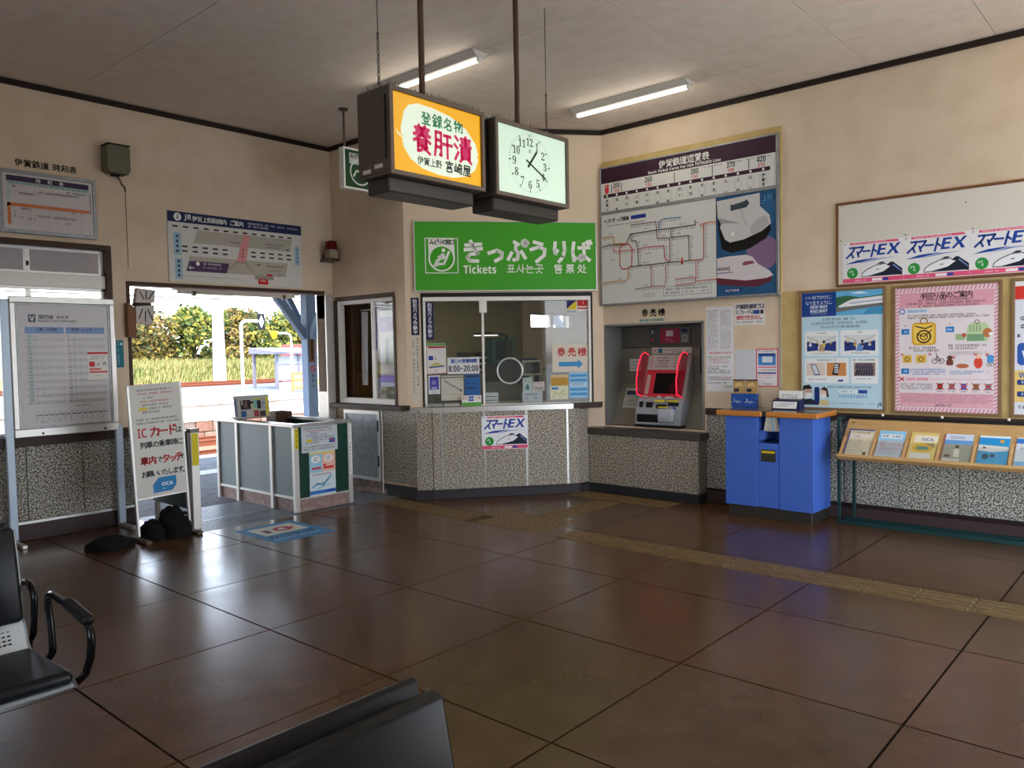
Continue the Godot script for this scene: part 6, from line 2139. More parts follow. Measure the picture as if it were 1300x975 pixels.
	route.call([[65, 455], [178, 436], [300, 432], [345, 342], [595, 305], [730, 290], [938, 262], [936, 225]], 0.011, dk, 2, 1.0)
	route.call([[352, 345], [352, 402], [400, 402], [415, 480], [420, 625]], 0.01, dk, 1, 1.0)
	route.call([[350, 262], [590, 230], [598, 380], [640, 378], [712, 375], [712, 590]], 0.009, rgb(98, 62, 58), 2, 1.0)
	route.call([[614, 300], [618, 228], [660, 205], [812, 192]], 0.01, rgb(52, 110, 176), 2, 1.0)
	route.call([[722, 292], [724, 372], [880, 355], [884, 580]], 0.01, rgb(70, 78, 74), 1, 1.0)
	route.call([[1008, 250], [1008, 560], [985, 572], [880, 578]], 0.011, rust, 1, 1.0)
	route.call([[975, 262], [1052, 240], [1113, 238]], 0.01, rgb(206, 104, 46), 2, 1.0)
	route.call([[240, 470], [262, 440], [330, 432], [360, 470], [355, 620], [320, 645], [262, 652], [240, 620], [240, 470]], 0.012, rgb(188, 46, 60), 3, 0.0)
	route.call([[172, 440], [174, 492], [240, 492], [390, 478]], 0.009, rgb(196, 70, 100), 2, 1.0)
	route.call([[415, 478], [470, 460], [660, 445], [664, 548], [708, 588]], 0.01, rgb(190, 60, 88), 2, 1.0)
	route.call([[330, 632], [420, 622], [536, 612], [700, 594], [820, 585], [884, 578]], 0.011, rgb(66, 78, 72), 3, 1.0)
	route.call([[65, 776], [170, 762], [300, 755], [318, 720], [320, 648]], 0.01, orange, 1, 1.0)
	route.call([[536, 618], [538, 805], [650, 803], [672, 780], [672, 608]], 0.009, rgb(168, 80, 92), 1, 1.0)
	route.call([[385, 828], [540, 810]], 0.009, rgb(110, 84, 80), 1, 1.0)
	route.call([[940, 575], [942, 720], [935, 775], [760, 798]], 0.009, rust, 1, 1.0)
	route.call([[760, 744], [940, 728]], 0.009, rust, 2, 1.0)
	route.call([[945, 762], [1113, 748]], 0.009, rust, 2, 1.0)
	p.rect(mx.call(814), my.call(820, 612), mx.call(828), my.call(820, 552), rgb(206, 44, 50), 4)
	p.frame(0.76, 0.06, 1.29, 0.155, 0.004, rgb(110, 110, 110))
	p.micro(0.79, 1.26, 0.115, 0.018, rgb(66, 66, 68), 1, 20)
	p.micro(0.79, 1.1, 0.08, 0.018, rgb(66, 66, 68), 1, 21)
	p.micro(1.17, 1.26, 0.08, 0.018, rgb(66, 66, 68), 1, 22)
	p.rect(0.47, 0.06, 0.505, 0.1, rgb(206, 206, 204), 1)
	for k in 3:
		p.micro(0.525, 0.67, 0.062 + 0.016 * k, 0.01, rgb(120, 120, 122), 1, 30 + k)
	for q in [[110, 436, 0.06], [480, 300, 0.07], [800, 262, 0.07], [640, 365, 0.05], [770, 345, 0.05], [470, 600, 0.06], [490, 520, 0.06], [130, 350, 0.05], [470, 445, 0.05], [760, 568, 0.05], [470, 800, 0.05], [220, 745, 0.05], [155, 575, 0.05], [880, 720, 0.04]]:
		var ax: float = mx.call(q[0])
		p.micro(ax, ax + q[2], my.call(q[0], q[1]), 0.013, rgb(60, 60, 64), 5, int(q[0]))
	# lower right: the photograph, a white nose from the front and a train from the side
	var x0 := 1.345
	var x1 := W - 0.026
	p.rect(x0, 0.022, x1, 0.965, rgb(34, 82, 122))
	p.rect(x0, 0.022, x0 + 0.006, 0.965, rgb(20, 30, 44), 2)
	for k in 9:
		p.line([Vector2(x1 - 0.16, 0.88 - 0.028 * k), Vector2(x1, 0.86 - 0.02 * k)], 0.006, rgb(58, 118, 160), 2)
	p.latin("JR", x1 - 0.13, 0.875, 0.05, rgb(70, 128, 170), 3, 0.1)
	p.disc(x1 - 0.13, 0.4, 0.16, rgb(124, 100, 134), 2)
	p.poly([Vector2(x0, 0.9), Vector2(x0 + 0.03, 0.62), Vector2(x0 + 0.06, 0.47), Vector2(x0 + 0.16, 0.425), Vector2(x0 + 0.34, 0.45), Vector2(x0 + 0.5, 0.53), Vector2(x0 + 0.545, 0.6), Vector2(x0 + 0.53, 0.7), Vector2(x0 + 0.3, 0.7)], rgb(14, 14, 18), 3)
	p.poly([Vector2(x0 + 0.01, 0.9), Vector2(x0 + 0.02, 0.76), Vector2(x0 + 0.06, 0.72), Vector2(x0 + 0.04, 0.68), Vector2(x0 + 0.09, 0.56), Vector2(x0 + 0.14, 0.525), Vector2(x0 + 0.28, 0.54), Vector2(x0 + 0.46, 0.6), Vector2(x0 + 0.545, 0.66), Vector2(x0 + 0.53, 0.74), Vector2(x0 + 0.44, 0.83), Vector2(x0 + 0.44, 0.95), Vector2(x0 + 0.01, 0.93)], rgb(196, 196, 196), 4)
	p.poly([Vector2(x0 + 0.02, 0.77), Vector2(x0 + 0.12, 0.74), Vector2(x0 + 0.25, 0.69), Vector2(x0 + 0.12, 0.71), Vector2(x0 + 0.05, 0.71)], rgb(150, 152, 156), 5)
	p.poly([Vector2(x0 + 0.36, 0.57), Vector2(x0 + 0.46, 0.61), Vector2(x0 + 0.53, 0.665), Vector2(x0 + 0.5, 0.74), Vector2(x0 + 0.42, 0.72), Vector2(x0 + 0.34, 0.64)], rgb(172, 172, 174), 5)
	p.poly([Vector2(x0 + 0.15, 0.82), Vector2(x0 + 0.31, 0.835), Vector2(x0 + 0.34, 0.87), Vector2(x0 + 0.31, 0.91), Vector2(x0 + 0.29, 0.895), Vector2(x0 + 0.17, 0.875), Vector2(x0 + 0.15, 0.885)], rgb(56, 70, 80), 5)
	p.line([Vector2(x0 + 0.25, 0.83), Vector2(x0 + 0.31, 0.66)], 0.004, rgb(110, 110, 112), 5)
	p.disc(x0 + 0.17, 0.6, 0.018, rgb(228, 228, 224), 5)
	p.poly([Vector2(x0, 0.21), Vector2(x0, 0.14), Vector2(x0 + 0.18, 0.11), Vector2(x0 + 0.4, 0.09), Vector2(x0 + 0.54, 0.13), Vector2(x0 + 0.56, 0.2)], rgb(96, 40, 58), 3)
	p.poly([Vector2(x0 + 0.006, 0.2), Vector2(x0 + 0.006, 0.385), Vector2(x0 + 0.12, 0.395), Vector2(x0 + 0.3, 0.395), Vector2(x0 + 0.36, 0.375), Vector2(x0 + 0.42, 0.3), Vector2(x0 + 0.53, 0.23), Vector2(x0 + 0.565, 0.185), Vector2(x0 + 0.5, 0.165), Vector2(x0 + 0.3, 0.155)], rgb(206, 200, 206), 4)
	p.poly([Vector2(x0 + 0.26, 0.315), Vector2(x0 + 0.29, 0.335), Vector2(x0 + 0.37, 0.335), Vector2(x0 + 0.39, 0.31), Vector2(x0 + 0.28, 0.295)], rgb(136, 74, 92), 5)
	for k in 7:
		p.rect(x0 + 0.012 + 0.016 * k, 0.265, x0 + 0.022 + 0.016 * k, 0.295, rgb(70, 70, 84), 5)
	p.rect(x0 + 0.125, 0.255, x0 + 0.14, 0.3, rgb(120, 118, 130), 5)
	p.rect(x0 + 0.006, 0.238, x0 + 0.17, 0.246, rgb(60, 70, 120), 5)
	p.poly([Vector2(x0 + 0.05, 0.055), Vector2(x0 + 0.1, 0.085), Vector2(x0 + 0.27, 0.085), Vector2(x0 + 0.25, 0.055)], rgb(24, 46, 110), 4)
	p.latin("N700", x0 + 0.09, 0.06, 0.02, rgb(196, 206, 220), 5, 0.14, true, 0.3)
	shown("print", p, t, Vector3(0, 0, 0.0502))

	# ---- recess and ticket machine
	var nm := MB.new()
	nm.b2(Vector3(-0.0, 0.66, RW_Z - 0.42), Vector3(1.17, 0.70, RW_Z - 0.001))
	nm.b2(Vector3(0.0, 0.70, RW_Z - 0.42), Vector3(1.17, 1.78, RW_Z - 0.40))
	nm.b2(Vector3(-0.012, 0.70, RW_Z - 0.42), Vector3(0.003, 1.78, RW_Z + 0.004))
	nm.b2(Vector3(1.15, 0.70, RW_Z - 0.42), Vector3(1.172, 1.78, RW_Z + 0.008))
	nm.b2(Vector3(0.0, 1.765, RW_Z - 0.42), Vector3(1.17, 1.785, RW_Z + 0.008))
	struct("trim_10", nm, mat(rgb(128, 130, 128), 0.4, 0.4))
	t = thing("ticket_machine", "grey ticket machine with glowing red side visors set in a wall recess", "ticket machine", Vector3(0.0, 0.70, RW_Z - 0.30))
	var dkg := mat(rgb(86, 84, 78), 0.5, 0.2)
	mb = MB.new()
	mb.b2(Vector3(0.004, 0.83, -0.09), Vector3(1.148, 1.062, -0.005), 0.003)
	part("header_panel", mb, dkg, t)
	mb = MB.new()
	mb.b2(Vector3(0.38, 0.86, -0.004), Vector3(0.86, 1.04, 0.006), 0.002)
	var blk := part("display_panel", mb, M.black_gloss, t)
	p = Print.new(self)
	p.rect(0.5, 0.872, 0.74, 1.03, rgb(140, 34, 66))
	p.rect(0.575, 0.945, 0.66, 1.005, rgb(196, 180, 184), 2)
	p.micro(0.57, 0.64, 0.91, 0.014, rgb(206, 150, 166), 2, 3)
	p.micro(0.57, 0.68, 0.888, 0.012, rgb(196, 120, 140), 2, 4)
	p.rect(0.395, 0.9, 0.425, 0.925, rgb(190, 60, 40))
	p.rect(0.4, 0.975, 0.415, 1.01, rgb(200, 200, 200))
	p.rect(0.76, 0.985, 0.83, 1.02, rgb(26, 32, 78))
	p.rect(0.76, 0.885, 0.83, 0.96, rgb(150, 148, 150))
	p.micro(0.775, 0.82, 0.91, 0.025, rgb(40, 40, 44), 2, 5)
	shown("display_print", p, blk, Vector3(0, 0, 0.0062))
	mb = MB.new()
	mb.b2(Vector3(0.004, 0.44, -0.09), Vector3(1.148, 0.826, -0.008), 0.003)
	part("fascia", mb, mat(rgb(112, 110, 100), 0.5, 0.2), t)
	mb = MB.new()
	mb.with(Transform3D(Basis(Vector3(0, 0, -1), Vector3(0, 1, 0), Vector3(1, 0, 0)), Vector3(0.004, 0, 0)))
	mb.prism([Vector2(0.09, 0.0), Vector2(-0.20, 0.0), Vector2(0.005, 0.44), Vector2(0.09, 0.44)], 0.0, 1.144)
	part("sloped_shelf", mb, mat(rgb(122, 118, 106), 0.5, 0.25), t)
	mb = MB.new()
	mb.b2(Vector3(0.40, 0.758, -0.007), Vector3(0.87, 0.828, 0.004), 0.002)
	var sp := part("card_strip", mb, mat(rgb(190, 186, 180), 0.5), t)
	p = Print.new(self)
	p.latin("IC", 0.415, 0.775, 0.03, rgb(150, 26, 40), 1, 0.05)
	p.rect(0.475, 0.77, 0.53, 0.815, rgb(24, 104, 126))
	p.micro(0.55, 0.74, 0.79, 0.018, rgb(110, 108, 104), 1, 5)
	p.micro(0.65, 0.84, 0.768, 0.016, rgb(50, 48, 46), 1, 6)
	shown("strip_print", p, sp, Vector3(0, 0, 0.0042))
	mb = MB.new()
	mb.b2(Vector3(0.11, 0.575, -0.008), Vector3(0.25, 0.708, -0.003))
	var nt := part("side_notice", mb, mat(rgb(194, 200, 202), 0.5), t)
	p = Print.new(self)
	for k in 3:
		p.micro(0.12, 0.24, 0.595 + 0.035 * k, 0.016, rgb(50, 54, 60), 1, k)
	shown("notice_print", p, nt, Vector3(0, 0, -0.0028))
	mb = MB.new()
	mb.b2(Vector3(0.965, 0.55, -0.008), Vector3(1.1, 0.82, -0.002))
	var nr := part("dark_notice", mb, mat(rgb(40, 42, 48), 0.4), t)
	p = Print.new(self)
	for k in 3:
		p.rect(0.985, 0.575 + 0.08 * k, 1.08, 0.63 + 0.08 * k, rgb(96, 104, 116))
	shown("notice_print", p, nr, Vector3(0, 0, -0.0018))
	# sloped lower panel: notice on the left
	var slope := atan2(0.205, 0.44)
	var on_slope := Transform3D(Basis(Vector3(1, 0, 0), -slope), Vector3(0, 0.22, 0.0985))
	mb = MB.new()
	mb.with(on_slope).b2(Vector3(0.085, -0.045, 0.001), Vector3(0.31, 0.185, 0.003))
	var pn := part("fare_notice", mb, mat(rgb(170, 170, 160), 0.5), t)
	p = Print.new(self)
	p.rect(0.1, 0.105, 0.31, 0.155, rgb(44, 54, 92))
	for k in 5:
		p.micro(0.1, 0.29, 0.08 - 0.025 * k, 0.014, rgb(70, 70, 70), 1, k)
	var po := shown("notice_print", p, pn)
	po.transform = on_slope.translated_local(Vector3(0, 0, 0.0032))
	# the projecting unit with screen, money slots and ticket outlet
	var unit := atan2(0.16, 0.44)
	var lean := Transform3D(Basis(Vector3(1, 0, 0), -unit), Vector3(0.0, 0.30, 0.20))
	mb = MB.new()
	mb.with(Transform3D(Basis(Vector3(0, 0, -1), Vector3(0, 1, 0), Vector3(1, 0, 0)), Vector3(0.37, 0, 0)))
	mb.prism([Vector2(0.0, 0.28), Vector2(-0.205, 0.28), Vector2(-0.04, 0.745), Vector2(0.0, 0.745)], 0.0, 0.53)
	part("screen_housing", mb, mat(rgb(150, 148, 146), 0.45), t)
	mb = MB.new()
	mb.with(lean).b2(Vector3(0.40, 0.01, 0.002), Vector3(0.86, 0.305, 0.012), 0.003)
	var bez := part("red_bezel", mb, glow(rgb(176, 42, 60), 0.1), t)
	mb = MB.new()
	mb.with(lean).b2(Vector3(0.52, 0.045, 0.012), Vector3(0.82, 0.27, 0.016), 0.002)
	part("screen", mb, M.black_gloss, bez)
	mb = MB.new()
	mb.with(lean).b2(Vector3(0.42, 0.04, 0.012), Vector3(0.46, 0.25, 0.014))
	part("bezel_label", mb, mat(rgb(170, 160, 152), 0.5), bez)
	mb = MB.new()
	mb.with(lean).b2(Vector3(0.40, 0.31, 0.002), Vector3(0.86, 0.475, 0.01), 0.003)
	var tp := part("top_plate", mb, mat(rgb(190, 184, 180), 0.5), t)
	p = Print.new(self)
	p.rect(0.435, 0.325, 0.442, 0.465, rgb(170, 26, 44))
	for k in 4:
		p.micro(0.49, 0.66 - 0.03 * (k % 2), 0.335 + 0.032 * k, 0.018, rgb(50, 44, 46), 1, k)
		p.micro(0.7, 0.78, 0.335 + 0.032 * k, 0.016, rgb(90, 84, 84), 1, k + 9)
	po = shown("plate_print", p, tp)
	po.transform = lean.translated_local(Vector3(0, 0, 0.0102))
	# red visors
	var visor := mat(Color(0.5, 0.08, 0.16, 0.5), 0.2)
	visor.transparency = BaseMaterial3D.TRANSPARENCY_ALPHA
	visor.emission_enabled = true
	visor.emission = rgb(200, 26, 56)
	visor.emission_energy_multiplier = 0.1
	var edge := glow(rgb(255, 40, 70), 1.25)
	for sx in [0.395, 0.865]:
		var prof := [Vector2(-0.03, 0.47), Vector2(-0.11, 0.47), Vector2(-0.165, 0.42), Vector2(-0.19, 0.3), Vector2(-0.175, 0.14), Vector2(-0.12, 0.01), Vector2(-0.01, 0.01)]
		mb = MB.new()
		mb.with(lean * Transform3D(Basis(Vector3(0, 0, -1), Vector3(0, 1, 0), Vector3(1, 0, 0)), Vector3(sx - 0.003, 0, 0)))
		mb.prism(prof, 0.0, 0.006)
		var v := part("visor", mb, visor, t)
		mb = MB.new()
		mb.with(lean)
		var path := []
		for q in prof:
			path.append(Vector3(sx, q.y, -q.x))
		mb.tube(path, 0.006, 6)
		part("visor_edge", mb, edge, v)
	var vl := OmniLight3D.new()
	vl.name = "visor_light"
	vl.light_color = rgb(255, 50, 80)
	vl.light_energy = 0.005
	vl.light_size = 0.06
	vl.shadow_enabled = true
	add_child(vl)
	vl.position = Vector3(0.64, 1.22, RW_Z + 0.06)
	# lower body
	var plastic := mat(rgb(150, 156, 164), 0.4)
	mb = MB.new()
	mb.with(Transform3D(Basis(Vector3(0, 0, -1), Vector3(0, 1, 0), Vector3(1, 0, 0)), Vector3(0.36, 0, 0)))
	mb.prism([Vector2(-0.05, 0.03), Vector2(-0.30, 0.03), Vector2(-0.275, 0.2), Vector2(-0.235, 0.285), Vector2(-0.05, 0.285)], 0.0, 0.54)
	part("money_unit", mb, plastic, t)
	mb = MB.new()
	mb.b2(Vector3(0.365, 0.0, 0.06), Vector3(0.895, 0.03, 0.315), 0.004)
	part("foot", mb, M.black, t)
	mb = MB.new()
	mb.b2(Vector3(0.38, 0.05, 0.285), Vector3(0.64, 0.135, 0.305), 0.012)
	part("ticket_outlet", mb, M.black_gloss, t)
	mb = MB.new()
	mb.pad(Vector3(0.735, 0.125, 0.29), Vector3(0.19, 0.15, 0.08), 0.03)
	part("coin_cup", mb, mat(rgb(166, 172, 182), 0.35), t)
	for r in [[0.40, 0.2, 0.44, 0.265, 0], [0.48, 0.2, 0.56, 0.26, 0], [0.6, 0.195, 0.72, 0.24, 0], [0.74, 0.225, 0.86, 0.26, 0]]:
		mb = MB.new()
		mb.b2(Vector3(r[0], r[1], 0.235), Vector3(r[2], r[3], 0.278), 0.006)
		part("slot", mb, M.black, t)
	for r in [[0.585, 0.262, 0.7, 0.282], [0.735, 0.27, 0.85, 0.285], [0.63, 0.205, 0.74, 0.218]]:
		mb = MB.new()
		mb.b2(Vector3(r[0], r[1], 0.24), Vector3(r[2], r[3], 0.282), 0.003)
		part("yellow_lip", mb, mat(rgb(214, 204, 40), 0.4), t)
	mb = MB.new()
	mb.b2(Vector3(0.8, 0.185, 0.276), Vector3(0.83, 0.215, 0.28))
	part("blue_mark", mb, mat(rgb(30, 70, 170), 0.4), t)
	for q in [[0.43, 0.31], [0.6, 0.31], [0.72, 0.305]]:
		mb = MB.new()
		mb.pad(Vector3(q[0], q[1], 0.2), Vector3(0.1 if q[0] > 0.7 else 0.05, 0.03, 0.04), 0.012)
		part("button", mb, mat(rgb(176, 178, 180), 0.35), t)

	# counter below the machine
	t = thing("machine_counter", "speckled stone counter with dark steel top under the ticket machine", "counter", Vector3(-0.1, 0, RW_Z))
	mb = MB.new()
	mb.b2(Vector3(0.01, 0.08, 0.0), Vector3(1.29, 0.61, 0.18))
	part("core", mb, M.groove, t)
	for r in [[0.0, 0.16], [0.163, 0.56], [0.563, 0.975], [0.978, 1.30]]:
		mb = MB.new()
		mb.b2(Vector3(r[0], 0.09, 0.178), Vector3(r[1], 0.612, 0.195), 0.002)
		part("granite_panel", mb, M.granite_warm, t)
	mb = MB.new()
	mb.b2(Vector3(1.288, 0.09, 0.0), Vector3(1.30, 0.612, 0.178))
	part("granite_panel", mb, M.granite_warm, t)
	mb = MB.new()
	mb.b2(Vector3(0.0, 0.0, 0.0), Vector3(1.31, 0.088, 0.2), 0.003)
	part("base", mb, mat(rgb(40, 42, 46), 0.5), t)
	mb = MB.new()
	mb.b2(Vector3(-0.02, 0.614, 0.0), Vector3(1.325, 0.684, 0.215), 0.006)
	part("steel_top", mb, M.steel_dark, t)

	# ---- lettering and papers between the machine and the notice boards
	p = Print.new(self)
	p.jp("券売機", 0.03, 0.145, 0.082, rgb(34, 30, 26), 1, 0.14, 0.098)
	p.rect(0.0, 0.012, 0.3, 0.042, rgb(150, 170, 168))
	p.micro(0.01, 0.12, 0.017, 0.02, rgb(30, 84, 92), 2, 3)
	p.micro(0.15, 0.29, 0.017, 0.02, rgb(30, 60, 80), 2, 4)
	paper_on("machine_name_plate", "cream name plate above the ticket machine recess", "sign", on_right(0.43, 1.785), 0.0, 0.305, 0.155, rgb(206, 190, 162), p)
	p = Print.new(self)
	for k in 24:
		var yy := 0.78 - 0.0155 * k
		p.micro(0.012, 0.135 - 0.03 * fmod(k * 0.7, 1.0), yy, 0.0085, rgb(92, 92, 98) if k % 5 else rgb(30, 30, 34), 1, k)
		p.micro(0.15, 0.275 - 0.03 * fmod(k * 0.4, 1.0), yy, 0.0085, rgb(92, 92, 98), 1, k + 50)
	p.rect(0.005, 0.41, 0.28, 0.412, rgb(120, 120, 124))
	p.micro(0.03, 0.26, 0.365, 0.02, rgb(190, 50, 50), 1, 90)
	for q in [[0.02, 0.26, 0.325, 0], [0.03, 0.23, 0.3, 1], [0.03, 0.25, 0.275, 1], [0.015, 0.23, 0.235, 0], [0.015, 0.14, 0.215, 0], [0.015, 0.25, 0.195, 0], [0.015, 0.26, 0.175, 0], [0.015, 0.15, 0.13, 0], [0.16, 0.27, 0.13, 1], [0.015, 0.25, 0.11, 0], [0.015, 0.21, 0.075, 0], [0.19, 0.27, 0.04, 0]]:
		p.micro(q[0], q[1], q[2], 0.014, rgb(180, 50, 54) if q[3] == 1 else rgb(50, 50, 54), 1, int(q[2] * 1000))
	paper_on("long_notice", "tall white sheet of small print beside the ticket machine", "notice", on_right(1.195, 1.09), 0.0, 0.288, 0.822, rgb(214, 214, 218), p)
	p = Print.new(self)
	p.jp("伊賀鉄道線では", 0.008, 0.2, 0.05, rgb(64, 58, 92), 1, 0.12, 0.041)
	p.latin("IC", 0.012, 0.105, 0.034, rgb(64, 58, 92), 1, 0.036)
	p.jp("カードは", 0.052, 0.145, 0.045, rgb(64, 58, 92), 1, 0.12, 0.034)
	p.rect(0.19, 0.1, 0.25, 0.138, rgb(36, 78, 150))
	p.rect(0.257, 0.1, 0.288, 0.138, rgb(70, 40, 60))
	p.jp("使用できません。", 0.014, 0.092, 0.044, rgb(190, 54, 56), 1, 0.13, 0.035)
	p.micro(0.02, 0.18, 0.02, 0.015, rgb(60, 60, 84), 1, 3)
	p.micro(0.2, 0.28, 0.02, 0.015, rgb(60, 60, 84), 1, 4)
	paper_on("card_notice", "white notice that cards cannot be used, above the blank sheet", "notice", on_right(1.495, 1.725), 0.0, 0.298, 0.208, rgb(214, 212, 212), p)
	paper_on("blank_sheet", "blank pale sheet on the wall above the brochure boxes", "paper", on_right(1.495, 1.16), 0.0, 0.208, 0.335, rgb(196, 198, 206), null)
	p = Print.new(self)
	p.frame(0.0, 0.0, 0.214, 0.355, 0.01, rgb(206, 70, 110))
	p.rect(0.022, 0.2, 0.19, 0.31, rgb(64, 130, 196))
	p.rect(0.022, 0.285, 0.19, 0.312, rgb(34, 72, 140), 2)
	p.rect(0.06, 0.225, 0.16, 0.282, rgb(206, 214, 222), 2)
	p.micro(0.02, 0.18, 0.325, 0.012, rgb(70, 70, 84), 1, 3)
	p.rect(0.02, 0.178, 0.195, 0.188, rgb(206, 70, 110))
	p.micro(0.02, 0.1, 0.15, 0.012, rgb(190, 60, 70), 1, 4)
	p.micro(0.11, 0.19, 0.15, 0.012, rgb(60, 60, 80), 1, 5)
	p.rect(0.015, 0.12, 0.195, 0.135, rgb(70, 74, 136))
	p.micro(0.02, 0.19, 0.1, 0.011, rgb(196, 70, 110), 1, 6)
	p.micro(0.02, 0.15, 0.08, 0.011, rgb(196, 70, 110), 1, 7)
	p.micro(0.07, 0.16, 0.018, 0.014, rgb(70, 50, 60), 1, 8)
	paper_on("pink_notice", "pink bordered notice with blue screens beside the blank sheet", "notice", on_right(1.707, 1.143), 0.0, 0.214, 0.355, rgb(218, 214, 218), p)

	# ---- the wooden notice wall with three framed posters
	mb = MB.new()
	mb.b2(Vector3(1.955, 0.927, RW_Z), Vector3(5.55, 2.012, RW_Z + 0.012))
	var nw := struct("trim_11", mb, M.wood_board)
	mb = MB.new()
	mb.b2(Vector3(1.948, 0.927, RW_Z), Vector3(1.958, 2.02, RW_Z + 0.018))
	part("edge_strip", mb, M.aluminium, nw)
	poster_new_way()
	poster_luggage()
	poster_third()
	# the long white board above them with its bullet-train posters
	t = board("notice_panel", "long white notice panel in brown wooden frame above the framed posters", "notice board", on_right(2.45, 2.022), 0.0, 2.6, 0.725, 0.02, 0.022, M.wood_brown, rgb(206, 202, 192))
	var pin := MB.new()
	pin.lathe([Vector2(0.006, 0), Vector2(0.004, 0.004), Vector2(0, 0.005)], 8)
	var pin_mesh := pin.mesh()
	for q in [[0.05, 0.695], [0.2, 0.7], [0.04, 0.4], [0.56, 0.395], [1.05, 0.39], [1.0, 0.6]]:
		var o := part("pin", pin_mesh, M.steel_dark, t)
		o.position = Vector3(q[0], q[1], 0.0175)
		o.rotation.x = PI / 2
	var lab := ["leftmost bullet train poster on the long white notice panel", "middle bullet train poster on the long white notice panel", "bullet train poster cut off by the right edge of the picture"]
	for k in 3:
		paper_on("train_poster", lab[k], "poster", on_right(2.51 + 0.4865 * k, 2.046, 0.0185), 0.0, 0.486, 0.352, rgb(218, 218, 220), smart_print(), "bullet train posters")

	build_cabinet()
	build_rack()


func poster_new_way():
	var t := board("framed_poster", "light blue framed railway travel poster behind the blue cabinet", "poster", on_right(2.13, 0.945, 0.013), 0.0, 0.735, 1.065, 0.022, 0.024, M.wood_frame, rgb(176, 206, 220), "framed posters on the wooden wall")
	var p := Print.new(self)
	var navy := rgb(26, 62, 134)
	p.rect(0.024, 0.83, 0.325, 1.04, navy)
	p.jp("いいおでかけに、", 0.055, 1.015, 0.034, rgb(206, 216, 230), 2, 0.1, 0.032)
	p.jp("なりますように。", 0.055, 0.968, 0.034, rgb(206, 216, 230), 2, 0.1, 0.032)
	p.latin("NEW WAY", 0.1, 0.9, 0.028, rgb(216, 224, 234), 2, 0.15, true, 0.1)
	p.latin("RAILWAY", 0.1, 0.864, 0.028, rgb(216, 224, 234), 2, 0.15, true, 0.1)
	p.rect(0.1, 0.85, 0.245, 0.852, rgb(206, 216, 230), 2)
	p.rect(0.325, 0.83, 0.711, 1.04, rgb(96, 168, 210))
	p.poly([Vector2(0.325, 0.9), Vector2(0.325, 0.99), Vector2(0.42, 1.0), Vector2(0.52, 0.98), Vector2(0.711, 0.995), Vector2(0.711, 0.9)], rgb(52, 98, 70), 2)
	p.poly([Vector2(0.34, 0.91), Vector2(0.42, 0.95), Vector2(0.46, 0.965), Vector2(0.711, 0.985), Vector2(0.711, 0.925), Vector2(0.36, 0.9)], rgb(220, 222, 224), 3)
	p.line([Vector2(0.44, 0.932), Vector2(0.711, 0.952)], 0.006, rgb(60, 90, 150), 4)
	p.poly([Vector2(0.325, 0.86), Vector2(0.711, 0.9), Vector2(0.711, 0.925), Vector2(0.325, 0.895)], rgb(104, 106, 104), 3)
	p.poly([Vector2(0.54, 0.83), Vector2(0.6, 0.885), Vector2(0.711, 0.895), Vector2(0.711, 0.83)], rgb(66, 140, 186), 4)
	p.poly([Vector2(0.44, 1.02), Vector2(0.52, 1.03), Vector2(0.6, 1.015), Vector2(0.52, 1.008)], rgb(206, 224, 232), 3)
	for q in [[0.21, 0.5, 0.79], [0.11, 0.62, 0.757], [0.19, 0.54, 0.724]]:
		p.micro(q[0], q[1], q[2], 0.02, rgb(66, 88, 116), 1, int(q[2] * 100))
	for r in [[0.05, 0.48, 0.345, 0.70], [0.362, 0.48, 0.675, 0.70], [0.05, 0.24, 0.432, 0.46], [0.452, 0.24, 0.675, 0.46]]:
		p.rrect(r[0], r[1], r[2], r[3], 0.016, rgb(220, 224, 226), 1)
	p.micro(0.16, 0.25, 0.675, 0.014, rgb(80, 80, 84), 2, 1)
	p.micro(0.49, 0.54, 0.675, 0.014, rgb(80, 80, 84), 2, 2)
	p.micro(0.12, 0.29, 0.497, 0.011, rgb(120, 120, 124), 2, 3)
	p.micro(0.44, 0.6, 0.497, 0.011, rgb(120, 120, 124), 2, 4)
	for k in 2:
		var x := 0.07 + 0.325 * k
		p.rect(x, 0.52, x + 0.255, 0.66, rgb(206, 208, 210), 2)
		p.poly([Vector2(x, 0.52), Vector2(x, 0.61), Vector2(x + 0.09, 0.59), Vector2(x + 0.1, 0.53)], rgb(36, 54, 120), 3)
		p.poly([Vector2(x + 0.255, 0.52), Vector2(x + 0.255, 0.61), Vector2(x + 0.165, 0.59), Vector2(x + 0.15, 0.53)], rgb(36, 54, 120), 3)
		p.poly([Vector2(x + 0.1, 0.52), Vector2(x + 0.115, 0.585), Vector2(x + 0.14, 0.585), Vector2(x + 0.16, 0.52)], rgb(176, 146, 114) if k == 0 else rgb(92, 138, 190), 3)
		p.line([Vector2(x, 0.65), Vector2(x + 0.1, 0.61)], 0.006, rgb(150, 154, 160), 4)
		p.line([Vector2(x + 0.255, 0.65), Vector2(x + 0.155, 0.61)], 0.006, rgb(150, 154, 160), 4)
		for j in 4:
			p.disc(x + 0.03 + 0.06 * j, 0.605 - 0.012 * (j % 2), 0.012, rgb(196, 168, 148) if j != 2 else rgb(40, 36, 40), 4, 0.014, 10)
			p.rect(x + 0.018 + 0.06 * j, 0.565, x + 0.042 + 0.06 * j, 0.59, [rgb(206, 206, 210), rgb(30, 34, 60), rgb(206, 180, 70), rgb(60, 66, 90)][(j + k) % 4], 4)
	p.micro(0.16, 0.32, 0.435, 0.015, rgb(80, 80, 84), 2, 5)
	p.micro(0.47, 0.65, 0.435, 0.015, rgb(80, 80, 84), 2, 6)
	p.rect(0.066, 0.305, 0.23, 0.42, rgb(210, 196, 184), 2)
